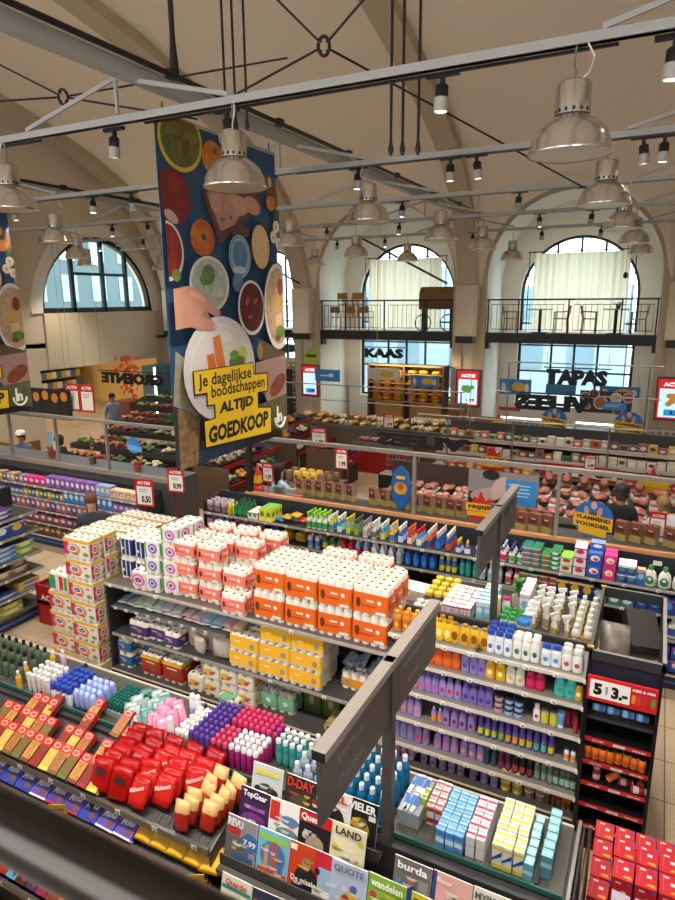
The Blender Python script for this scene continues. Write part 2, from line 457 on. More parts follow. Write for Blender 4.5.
for i, c in enumerate(BAYX[1:]):
    y = YB+.12; p = arch_pts(c, WR, WZ0, WZS); p2 = arch_pts(c, WR-.09, WZ0+.09, WZS)
    b = MB(); FR = mat('#1d2124', .45)
    n = len(p)
    for q in range(n):
        a, d, a2, d2 = p[q], p[(q+1) % n], p2[q], p2[(q+1) % n]
        b.face([(a[0],y,a[1]),(d[0],y,d[1]),(d2[0],y,d2[1]),(a2[0],y,a2[1])], FR)
        b.face([(a2[0],y,a2[1]),(d2[0],y,d2[1]),(d2[0],y+.08,d2[1]),(a2[0],y+.08,a2[1])], FR)
    for xx in (-.75, 0, .75):
        zt = WZS+math.sqrt((WR-.05)**2-xx*xx); b.box(c+xx-.035, c+xx+.035, y-.01, y+.06, WZ0, zt, FR)
    for zz in (WZ0+1.2, 3.0, 3.75): b.box(c-WR+.05, c+WR-.05, y-.005, y+.05, zz-.03, zz+.03, FR)
    w = struct(b.build('window_%d' % (i+1)), 'tall arched window with dark frame behind the gallery')
    g = MB(); g.face([(a[0], y+.03, a[1]) for a in p2], GLASS); g.build('glass_pane', w)
# gallery slab and railing, one per bay
for i, c in enumerate(BAYX[1:]):
    b = MB(); b.box(c-RO, c+RO, YF+.02, YB, 3.35, 3.5, mat('#b7ab98', .8), front=BLACK); b.box(c-RO, c+RO, YF, YF+.12, 3.2, 3.52, BLACK)
    for xx in (-RO+.05, RO-.05): b.box(c+xx-.05, c+xx+.05, YF+.02, YF+.3, 3.0, 3.2, BLACK)
    struct(b.build('floor_gallery' if i == 0 else 'floor_gallery'), 'gallery deck with black steel edge')
    lab = ['black gallery railing just beyond the large food banner', 'black gallery railing above the cheese counter', 'black gallery railing above the tapas sign', 'black gallery railing in the last bay'][i]
    r = empty('gallery_railing', (c, YF+.07, 3.5), lab, 'railing', 'gallery railings')
    t = MB(); t.box(-RO, RO, -.025, .025, 1.03, 1.08, BLACK); t.build('handrail', r)
    for xx in (-2.45, -1.5, 0, 1.5, 2.45):
        t = MB(); t.box(xx-.02, xx+.02, -.02, .02, 0, 1.05, BLACK); t.build('post', r)
    for x0, x1 in ((-2.35, -.15), (.15, 2.35)):
        t = MB()
        for q in range(14):
            xx = x0+(x1-x0)*q/13; t.box(xx-.006, xx+.006, -.006, .006, .13, .9, BLACK)
        for zz in (.13, .9): t.box(x0, x1, -.01, .01, zz-.01, zz+.01, BLACK)
        t.build('baluster_panel', r)
# curtains in two bays
CUR = mat('#e9e2cc', .9)
def curtain_mat():
    m = bpy.data.materials.new('curtain_cloth'); m.use_nodes = True; nt = m.node_tree; nt.nodes.clear()
    o = nt.nodes.new('ShaderNodeOutputMaterial'); mx = nt.nodes.new('ShaderNodeMixShader'); d = nt.nodes.new('ShaderNodeBsdfDiffuse'); t = nt.nodes.new('ShaderNodeBsdfTranslucent')
    d.inputs[0].default_value = lin('#f2e8d0'); t.inputs[0].default_value = lin('#fff4da'); mx.inputs[0].default_value = .55
    nt.links.new(d.outputs[0], mx.inputs[1]); nt.links.new(t.outputs[0], mx.inputs[2]); nt.links.new(mx.outputs[0], o.inputs[0]); return m
CUR = curtain_mat()
for (x0, x1, y, lab) in ((-3.98, -1.1, 22.3, 'cream curtain on a rail above the tapas sign'), (-9.85, -7.1, 22.3, 'cream curtain on a rail above the cheese sign')):
    r = empty('curtain', ((x0+x1)/2, y, 3.55), lab, 'curtain', 'gallery curtains')
    b = MB(); n = 90; w = x1-x0
    P_ = [(-w/2+w*i/n, .06*math.sin(i*.95)+.03*math.sin(i*.37)) for i in range(n+1)]
    for p, q in zip(P_, P_[1:]):
        b.face([(p[0],p[1],0),(q[0],q[1],0),(q[0],q[1],2.45),(p[0],p[1],2.45)], CUR, True)
    weld(b.build('cloth', r).data)
    t = MB(); t.tube([(-w/2-.2,0,2.5),(w/2+.2,0,2.5)], .018, BLACK, 6); t.build('rail', r)
    for s in (-1, 1):
        t = MB(); t.tube([(s*(w/2+.15),0,-.05),(s*(w/2+.15),0,2.5)], .016, BLACK, 6); t.build('pole', r)
    for q in range(10):
        t = MB(); t.tube([(-w/2+w*q/9,0,2.44),(-w/2+w*q/9,0,2.52)], .012, BLACK, 5); t.build('ring', r)

# left end wall with half-round window, boxed panel below, opening into the next hall
XL = -18.5; WY, WRR, WZ = 17.65, 2.62, 4.22
b = MB()
p = [(WY+WRR*math.cos(PI-PI*i/30), WZ+WRR*math.sin(PI*i/30)) for i in range(31)]
for a, q in zip(p, p[1:]):
    b.face([(XL,a[0],a[1]),(XL,q[0],q[1]),(XL,q[0],11.5),(XL,a[0],11.5)], WALLM)
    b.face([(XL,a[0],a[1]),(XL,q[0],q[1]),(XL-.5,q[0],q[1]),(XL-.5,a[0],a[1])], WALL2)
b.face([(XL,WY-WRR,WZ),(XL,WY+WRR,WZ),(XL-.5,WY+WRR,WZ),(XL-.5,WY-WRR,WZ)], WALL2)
b.face([(XL,WY+WRR,0),(XL,21,0),(XL,21,11.5),(XL,WY+WRR,11.5)], WALLM)
b.face([(XL,-2,2.35),(XL,WY-WRR,2.35),(XL,WY-WRR,11.5),(XL,-2,11.5)], WALLM)
b.face([(XL,-2,0),(XL,14.7,0),(XL,14.7,2.35),(XL,-2,2.35)], WALLM); b.face([(XL,14.7,0),(XL-.5,14.7,0),(XL-.5,14.7,2.35),(XL,14.7,2.35)], WALLM)
p2 = [(WY+(WRR+.45)*math.cos(PI-PI*i/30), WZ+(WRR+.45)*math.sin(PI*i/30)) for i in range(31)]
for (a, q), (c, d) in zip(zip(p, p[1:]), zip(p2, p2[1:])):
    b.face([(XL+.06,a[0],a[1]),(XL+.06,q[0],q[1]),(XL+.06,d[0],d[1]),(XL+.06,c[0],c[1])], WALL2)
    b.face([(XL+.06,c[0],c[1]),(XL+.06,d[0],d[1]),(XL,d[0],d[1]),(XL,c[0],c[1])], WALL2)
b.box(XL, XL+.3, 13.1, 13.9, 2.35, 8.2, WALLM); b.box(XL, XL+.12, 9.4, 10.2, 2.35, 8.2, WALLM)
struct(b.build('wall_left'), 'cream end wall with half-round window')
b = MB(); b.box(XL-.05, XL+.1, WY-WRR, WY+WRR, 2.35, WZ, mat('#d3c2a4', .85)); struct(b.build('wall_panel_left'), 'smooth cream panel under the half-round window')
b = MB(); FR = mat('#17191b', .45); xw = XL-.15
pin = [(WY+(WRR-.16)*math.cos(PI-PI*i/30), WZ+.16+(WRR-.32)*math.sin(PI*i/30)) for i in range(31)]
for (a, q), (c, d) in zip(zip(p, p[1:]), zip(pin, pin[1:])):
    b.face([(xw+.1,a[0],a[1]),(xw+.1,q[0],q[1]),(xw+.1,d[0],d[1]),(xw+.1,c[0],c[1])], FR)
    b.face([(xw+.1,c[0],c[1]),(xw+.1,d[0],d[1]),(xw-.1,d[0],d[1]),(xw-.1,c[0],c[1])], FR)
b.box(xw, xw+.12, WY-WRR, WY+WRR, WZ, WZ+.17, FR)
for yy, zt in ((-1.2, 2.3), (.2, 2.6), (1.35, 2.2)): b.box(xw, xw+.12, WY+yy-.07, WY+yy+.07, WZ, WZ+zt, FR)
b.box(xw, xw+.11, WY-1.2, WY+1.35, WZ+1.28, WZ+1.38, FR)
w = struct(b.build('window_9'), 'half-round window with heavy black frame on the end wall')
g = MB(); g.face([(xw+.03, a[0], a[1]) for a in pin], GLASS); g.build('glass_pane', w)
# next hall beyond the opening
b = MB(); NH = mat('#dcb877', .8)
b.face([(-26,9,0),(-26,24,0),(-26,24,3.2),(-26,9,3.2)], NH); b.face([(-26,9.4,0),(-18.5,9.4,0),(-18.5,9.4,3.2),(-26,9.4,3.2)], NH); b.face([(-26,22,0),(-18.5,22,0),(-18.5,22,3.2),(-26,22,3.2)], NH)
struct(b.build('wall_next_hall'), 'warm yellow walls of the next hall'); b = MB(); b.box(-26,-18.5,9.4,22,3.1,3.25, mat('#c9ab77', .8)); struct(b.build('ceiling_next_hall'), 'low ceiling of the next hall')
for q, (x, y) in enumerate(((-20.5,12),(-20.5,15.5),(-20.5,19),(-23.5,13.5),(-23.5,18))):  # unseen lamps added under the low ceiling to brighten the next hall
    t = MB(); t.box(-.6,.6,-.15,.15,-.04,0,mat('#fff3dc',.5,emit=4.)); o = t.build('ceiling_lamp',loc=(x,y,3.1)); tag(o,'flat added ceiling lamp in the next hall, %s counting from the doorway corner' % ORD[q],'lamp','next hall lamps')
    L = bpy.data.lights.new('hall_lamp_light','AREA'); L.energy = 32; L.size = 1.; L.color = (1,.85,.62); lo = bpy.data.objects.new('hall_lamp_light',L); COL.objects.link(lo); lo.location = (x,y,3.04)
# house front across the street, seen through the half-round window
b = MB(); b.box(-33,-31,4,46,0,14, mat('#5a6a6d', .9)); hs = b.build('house_facade'); tag(hs, 'grey house front across the street behind half-round window', 'building')
k = 0
for yy in range(11):
    for zz in (4.6, 6.9, 9.2):
        t = MB(); y0 = 13.5+yy*2.2; t.box(-31.02,-30.95,y0,y0+1.1,zz,zz+1.5, mat('#7f8f94', .3), right=mat('#93a9b0', .15)); t.build('window', hs)
# far house fronts behind the gallery windows
for i, (x0, x1, h, c_) in enumerate(((-19,-10,6.2,'#9fb0b8'),(-9.6,-1.5,5.2,'#a9bcc6'),(-1.2,6,6.0,'#b4c2c4'))):
    b = MB(); b.box(x0, x1, 33, 35, 0, h, mat(c_, .9)); o = b.build('house_facade')
    tag(o, ['pale house across the street behind the banner bay', 'low grey-blue house across the street behind the cheese bay', 'pale house across the street behind the tapas bay'][i], 'building')
    for q in range(3):
        for zz in (1.2, 3.6):
            t = MB(); xx = x0+.8+q*(x1-x0-1)/3; t.box(xx, xx+1.2, 32.93, 33.02, zz, zz+1.4, mat('#7e98a6', .15)); t.build('window', o)
b = MB(); b.face([(-60,24,-.02),(30,24,-.02),(30,60,-.02),(-60,60,-.02)], mat('#9a9a98', .9)); b.face([(-60,-10,-.02),(-30,-10,-.02),(-30,60,-.02),(-60,60,-.02)], mat('#9a9a98', .9)); struct(b.build('ground_street'), 'grey street outside the windows')
# gallery furniture
WOOD = mat('#8a5d33', .6, noise=.3, scale=12); WOODL = mat('#a9783f', .6, noise=.25, scale=12)
def chair(loc, rz, lab):
    r = empty('wooden_chair', loc, lab, 'chair', 'gallery chairs', (0,0,rz))
    b = MB(); b.box(-.21,.21,-.21,.21,.44,.47,WOODL); b.build('seat', r)
    for sx in (-1,1):
        b = MB(); b.tube([(sx*.19,-.19,0),(sx*.19,-.19,.66)], .018, WOODL, 6); b.build('leg', r)
        b = MB(); b.tube([(sx*.2,.22,0),(sx*.19,.19,.45),(sx*.18,.27,.86)], .018, WOODL, 6); b.build('leg', r)
        b = MB(); b.tube([(sx*.2,-.21,.66),(sx*.2,.22,.68)], .018, WOODL, 6); b.build('armrest', r)
    b = MB(); b.box(-.2,.2,.23,.26,.62,.85,WOODL); b.build('backrest', r)
def bistro(loc, lab, top='#a5814f'):
    r = empty('bistro_table', loc, lab, 'table', 'gallery tables')
    b = MB(); b.box(-.35,.35,-.35,.35,.73,.76,mat(top,.5)); b.build('tabletop', r)
    b = MB(); b.tube([(0,0,.02),(0,0,.74)], .05, BLACK, 8); b.build('pedestal', r)
    b = MB(); b.box(-.22,.22,-.22,.22,0,.025,BLACK); b.build('base', r)
bistro((-3.6,21.75,3.5), 'small square table under the curtain, between two wooden chairs'); bistro((-1.35,21.75,3.5), 'small square table carrying a potted plant on the gallery')
chair((-4.5,21.75,3.5), PI/2, 'wooden armchair by the small table, next to the arch edge'); chair((-2.95,21.75,3.5), -PI/2, 'wooden armchair facing the table under the curtain')
chair((-2.1,21.75,3.5), PI/2, 'wooden armchair between the two gallery tables, facing the plant'); chair((-.7,21.75,3.5), -PI/2, 'wooden armchair at the plant table beneath the hanging bulb')
b = MB(); b.lathe([(.05,0),(.07,.1)], '#3b3b3b', 10); o = b.build('potted_plant', loc=(-1.3,21.7,4.26)); tag(o, 'small green plant in a dark pot on the gallery table', 'plant')
t = MB()
for q in range(26):
    a, r = R_(0,6.28), R_(.03,.12); t.disc((r*math.cos(a), r*math.sin(a), R_(.1,.2)), (math.cos(a),math.sin(a),.3), (-math.sin(a),math.cos(a),.2), .05,.03, '#4d6b35', 6)
t.build('foliage', o)
for j, (x, z) in enumerate(((-10.9,0),(-10.3,0),(-9.75,0),(-10.6,.48),(-10.0,.48))):
    chair((x, 21.8, 3.5+z), PI, ['wooden chair on the cheese gallery, beside the arch edge', 'middle wooden chair of the lower three on the cheese gallery', 'wooden chair on the cheese gallery, next to the curtain', 'wooden chair stacked upside the others by the arch edge', 'wooden chair stacked high next to the curtain'][j])
# barrel organ-like wooden chest on the gallery
r = empty('wooden_chest', (-6.98,21.7,3.5), 'dark wooden chest with curved lid on a cart at the gallery end', 'chest')
b = MB(); b.box(-.62,.62,-.3,.3,.75,1.15,WOOD); b.box(-.6,.6,-.32,-.3,.8,1.1,mat('#6b431f',.6)); b.build('body', r)
b = MB(); n = 10
for i in range(n):
    a, c = PI*i/n, PI*(i+1)/n
    b.face([(-.62,-.3*math.cos(a),1.15+.35*math.sin(a)),(.62,-.3*math.cos(a),1.15+.35*math.sin(a)),(.62,-.3*math.cos(c),1.15+.35*math.sin(c)),(-.62,-.3*math.cos(c),1.15+.35*math.sin(c))], WOOD, True)
for s in (-1,1): b.face([(s*.62,-.3*math.cos(PI*i/n),1.15+.35*math.sin(PI*i/n)) for i in range(n+1)], WOOD)
b.build('lid', r)
for s in (-1,1):
    t = MB(); t.tube([(s*.45+.28*math.cos(2*PI*i/20), -.33, .3+.28*math.sin(2*PI*i/20)) for i in range(21)], .02, BLACK, 5); t.build('wheel', r); t = MB(); t.box(s*.5-.03,s*.5+.03,-.25,.25,0,.76,BLACK); t.build('leg', r)
# hanging bulb in front of the tapas curtain
r = empty('pendant_bulb', (-1.2,22.0,5.25), 'small dark pendant bulb hanging before the tapas curtain', 'lamp')
b = MB(); b.lathe([(.0,-.1),(.06,-.06),(.07,0),(.05,.07),(.03,.1)], BLACK, 10); b.build('bulb', r); b = MB(); b.tube([(0,0,.1),(0,0,1.7)], .008, BLACK, 5); b.build('cord', r)
# near side of the hall (behind the viewpoint) and the far end wall: arched windows like those opposite
b = MB(); YN = -2.6
for c in BAYX[1:]:
    p = arch_pts(c, 1.9, 3.6, 5.6)
    for a, q in zip(p, p[1:]):
        if abs(a[0]-q[0]) > 1e-6: b.face([(a[0],YN,a[1]),(q[0],YN,q[1]),(q[0],YN,11.5),(a[0],YN,11.5)], WALLM)
    b.face([(c-1.9,YN,0),(c+1.9,YN,0),(c+1.9,YN,3.6),(c-1.9,YN,3.6)], WALLM)
ed = [-18.6] + [v for c in BAYX[1:] for v in (c-1.9, c+1.9)] + [6.5]
for i in range(0, len(ed), 2): b.face([(ed[i],YN,0),(ed[i+1],YN,0),(ed[i+1],YN,11.5),(ed[i],YN,11.5)], WALLM)
b.face([(-18.6,YN,9.0),(6.5,YN,9.0),(6.5,-.6,9.0),(-18.6,-.6,9.0)], CEILM)
struct(b.build('wall_front'), 'near wall of the hall with arched windows')
b = MB(); b.face([(6.4,YN,0),(6.4,24,0),(6.4,24,11.6),(6.4,YN,11.6)], WALLM); struct(b.build('wall_right'), 'plain end wall of the hall')
b = MB(); b.box(-18.5,6.4,YN,.45,2.95,3.1,mat('#8f867a',.8)); struct(b.build('floor_gallery_front'), 'gallery deck at the viewpoint')
# ================================================================ CEILING STEEL, LAMPS, BANNERS
LG = mat('#9d9c98', .5, noise=.06)
BY = [5.5, 8.7, 12.0, 15.2, 18.6]; ZB = 6.4
BX0, BX1 = -18.3, 6.0
ROWN = ['over the drink stand end', 'over the ledge', 'in the third beam row', 'in the fourth beam row', 'in the last beam row by the arches']
for i, y in [(5, 2.25)]+list(enumerate(BY)):
    r = empty('roof_truss', (0, y, ZB), 'light grey steel truss, ' + ('overhead at the viewpoint' if i == 5 else ORD[i] + ' counting from the drink stand towards the arches'), 'truss', 'roof trusses')
    b = MB(); b.box(BX0, BX1, -.03, .03, 0, .075, LG); b.box(BX0, BX1, -.05, .05, 0, .012, LG); b.build('bottom_chord', r)
    for q in range(4):                                   # light diagonal tie rods above the chord
        xp = -17.5+6.1*q
        b = MB(); b.box(-.015,.015,-.015,.015,.1,.45,LG); b.build('hanger', r, (xp,0,0))
        for s in (-1, 1):
            b = MB(); L = Vector((s*1.4, 0, -.34)); b.obox((L.x/2,0,.27), L/2, (0,.012,0), (0,0,.022), LG); b.build('diagonal', r, (xp,0,0))
# longitudinal beams with black conduits
for i, (x, lab) in enumerate(((-5.05,'grey longitudinal roof beam carrying the large food banner'), (-11.5,'grey longitudinal roof beam carrying the farther banner'), (1.0, 'grey longitudinal roof beam over the far aisle'))):
    b = MB(); b.box(x-.06, x+.06, .5, 19.2, 6.76, 6.9, LG); b.box(x-.08, x+.08, .5, 19.2, 6.9, 6.915, LG); tag(b.build('roof_beam'), lab, 'beam')
    b = MB(); b.tube([(x+.28,.5,6.86),(x+.28,18.3,6.86)], .03, BLACK, 8)
    for q in range(8): b.box(x+.24,x+.32,1.5+q*2.1,1.62+q*2.1,6.82,6.91,BLACK)
    tag(b.build('conduit_pipe'), ['black conduit pipe running beside the banner roof beam','black conduit pipe running beside the farther banner beam','black conduit pipe over the far aisle'][i], 'pipe')
# black lighting tracks under the trusses
for i, y in enumerate(BY):
    for q in range(3):
        x0 = -17.5+q*6.2
        b = MB(); b.box(x0, x0+4.6, y+.16, y+.2, 6.42, 6.47, BLACK); b.box(x0+1,x0+1.05,y+.05,y+.2,6.44,6.48,BLACK); b.box(x0+3.6,x0+3.65,y+.05,y+.2,6.44,6.48,BLACK)
        tag(b.build('lighting_track'), 'black lighting track on the %s truss, %s from the end wall' % (ORD[i], ORD[q]), 'lighting track', 'lighting tracks')
# bell lamps
ALU = mat('#dad5cc', .22, .9, noise=.25, scale=6); ALUI = mat('#d8c6aa', .4, .6); GLOW = mat('#ffe2b8', .5, emit=2.2)
bell = MB(); bell.lathe([(.305,0),(.312,.012),(.3,.03),(.285,.1),(.25,.17),(.195,.225),(.14,.255),(.125,.27)], ALU, 28, closed=False)
inn = MB(); inn.lathe([(.3,.004),(.282,.09),(.245,.16),(.19,.215),(.1,.25)], ALUI, 24, closed=True)
hous = MB(); hous.lathe([(.125,.265),(.125,.48),(.11,.5),(.02,.51)], ALU, 22)
for k in range(14):
    a = 2*PI*k/14; hous.disc((.1265*math.cos(a), .1265*math.sin(a), .3), (-math.sin(a), math.cos(a), 0), Z, .012, .016, BLACK, 8)
hous.lathe([(.128,.262),(.128,.275)], BLACK, 22, closed=False)
bulb = MB(); bulb.lathe([(0,.06),(.05,.08),(.07,.13),(.045,.2)], GLOW, 12)
chain = MB(); chain.tube([(0,0,.5),(.01,0,.56),(-.01,0,.62),(0,0,.74)], .008, STEEL, 5)
cord = MB(); cord.tube([(.05,0,.5),(.12,0,.54),(.14,.02,.64),(.08,.02,.74)], .007, WHITE, 5)
me_b = [bell.mesh('bell'), inn.mesh('reflector'), hous.mesh('housing'), bulb.mesh('bulb'), chain.mesh('chain'), cord.mesh('cord')]
LX = [-.73, -3.86, -7.0, -10.1, -13.2, -16.4]
for j, y in enumerate(BY):
    for i, x in enumerate(LX):
        if (j == 4 and i == 4): continue
        r = empty('pendant_lamp', (x+R_(-.06,.06), y-.05, 5.66+R_(-.03,.03)), 'bell-shaped aluminium lamp on the %s truss, %s from the drink stand side' % (ORD[j], ORD[i]), 'lamp', 'bell pendant lamps')
        r.rotation_euler = (0, 0, R_(0, 6))
        for m, n in zip(me_b, ('shade', 'reflector', 'housing', 'bulb', 'chain', 'cord')):
            c = bpy.data.objects.new(n, m); COL.objects.link(c); c.parent = r
# track spots, aimed down; each carries its own real lamp
SPOTX = {-1: [.2,-.8,-1.8,-2.8,-3.9,-5.0,-6.2], 0: [-.12,-1.85,-2.3-1.75,-5.55,-8.6,-11.2], 1: [-.2,-.42,-2.4,-2.75,-4.1,-5.6,-8.4,-9.3,-11.4,-12.6,-14.5,-16.2], 2: [.6,-1.4,-2.5,-4.7,-5.6,-7.9,-9.0,-11.1,-12.2,-14.6,-16.4], 3: [.4,-1.6,-2.7,-4.8,-6.0,-8.0,-9.2,-11.0,-14.2,-16.0,-17.2], 4: [.3,-1.7,-3.2,-5.1,-7.8,-9.4,-12.0]}
sb = MB(); sb.box(-.14,.14,-.025,.025,.0,.035,BLACK); sb.box(-.02,.02,-.02,.02,-.05,.0,BLACK)
hd = MB(); hd.lathe([(.055,-.27),(.06,-.265),(.06,-.16)], GREYP, 16, closed=False); hd.lathe([(.055,-.16),(.055,-.07),(.03,-.05)], BLACK, 14)
ln = MB(); ln.disc((0,0,-.262), X, -Y, .05, .05, mat('#fff4e4', .5, emit=5.), 16)
ms = [sb.mesh('adapter'), hd.mesh('spot_head'), ln.mesh('lens')]
li = bpy.data.lights.new('track_spot', 'SPOT'); li.energy = 220; li.spot_size = math.radians(95); li.spot_blend = .7; li.shadow_soft_size = .1; li.color = (1, .92, .82)
lj = li.copy(); lj.energy = 185; lk = li.copy(); lk.energy = 62
for j, y in [(-1, 2.25)]+list(enumerate(BY)):
    for i, x in enumerate(SPOTX[j]):
        r = empty('track_spotlight', (x, y+.18, 6.40), 'track spotlight on the %s truss, %s counting from the drink stand side' % (ORD[j] if j >= 0 else 'overhead viewpoint', ORD[i]), 'spotlight', 'track spotlights')
        a = empty_h = None
        t0, t1 = R_(-.12,.12), R_(-.1,.12)
        for m, n in zip(ms, ('track_adapter', 'spot_head', 'lens')):
            c = bpy.data.objects.new(n, m); COL.objects.link(c); c.parent = r
            if n != 'track_adapter': c.rotation_euler = (t0, t1, 0)
        L = bpy.data.objects.new('track_spot_light', lj if j < 0 else lk if j > 1 and x > -15.5 else li); COL.objects.link(L); L.location = (x, y+.18, 6.10)
# hanging rods and tie rods with ring plates
def ringplate(c, lab, u):
    r = MB(); c = Vector(c); u = Vector(u)
    r.tube([c + u*(.055*math.cos(2*PI*k/20)) + Z*(.085*math.sin(2*PI*k/20)) for k in range(21)], .017, BLACK, 6)
    for k in range(4): r.tube([c + u*(.035*math.cos(PI/4+k*PI/2)) + Z*(.05*math.sin(PI/4+k*PI/2)), c + u*(.055*math.cos(PI/4+k*PI/2)) + Z*(.085*math.sin(PI/4+k*PI/2))], .012, BLACK, 5)
    return r
TIES = [(( -6.7,6.1,7.0), 'tie rod ring plate left of the food banner'), ((-3.2,6.2,7.0), 'b')]
for q, (c, dirs, lab) in enumerate((((-6.74,6.11,7.0), [(-2.6,-2.0,-.35),(2.2,1.6,.55),(-2.2,-1.0,1.2),(1.3,.9,-.2)], 'black cross tie rods with ring plate on the banner\'s far-wall-opening side'),
                               ((-3.22,6.17,7.0), [(-1.5,.2,-.3),(1.2,-.2,.75),(-.8,-.3,.8),(2.3,6.0,-.9)], 'black cross tie rods with ring plate between banner and drink stand'))):
    b = ringplate(c, '', (.9,.45,0)); o = b.build('tie_rods'); tag(o, lab, 'tie rod')
    for d in dirs:
        t = MB(); cc = Vector(c); t.tube([cc+Vector(d).normalized()*.06, cc+Vector(d)], .012, BLACK, 6); t.build('rod', o)
for x, y, z0, lab in ((-2.52,6.2,5.95,'first of the three black hanger rods over the hair care shelves'), (-2.42,6.25,5.95,'second of the three black hanger rods over the hair care shelves'), (-2.28,6.3,5.95,'third of the three black hanger rods over the hair care shelves'),
                    (-4.72,6.6,6.5,'first of three black rods above the banner top edge'), (-4.62,6.65,6.5,'second of three black rods above the banner top edge'), (-4.5,6.7,6.5,'third of three black rods above the banner top edge'), (-5.1,6.2,6.9,'thick black rod with hook standing on the banner beam')):
    b = MB(); b.tube([(x,y,z0),(x,y,11.0)], .03 if 'thick' in lab else .014, BLACK, 6)
    if 'thick' in lab:
        b.lathe([(.05,0),(.06,.1),(.04,.35),(.03,.5)], BLACK, 8, c=(x,y,z0))
    else: b.lathe([(.012,0),(.03,.05),(.012,.14)], BLACK, 8, c=(x,y,z0))
    tag(b.build('hanger_rod'), lab, 'rod')
for (p, q, lab) in (((-9.2,19.9,6.6),(-6.0,19.4,5.05),'black wall tie rod slanting across the pier before the cheese arch'), ((-14.2,19.6,6.6),(-11.6,20.2,5.15),'black wall tie rod slanting across the pier behind the banner')):
    b = MB(); b.tube([p, q], .035, BLACK, 6); tag(b.build('tie_rod'), lab, 'tie rod')

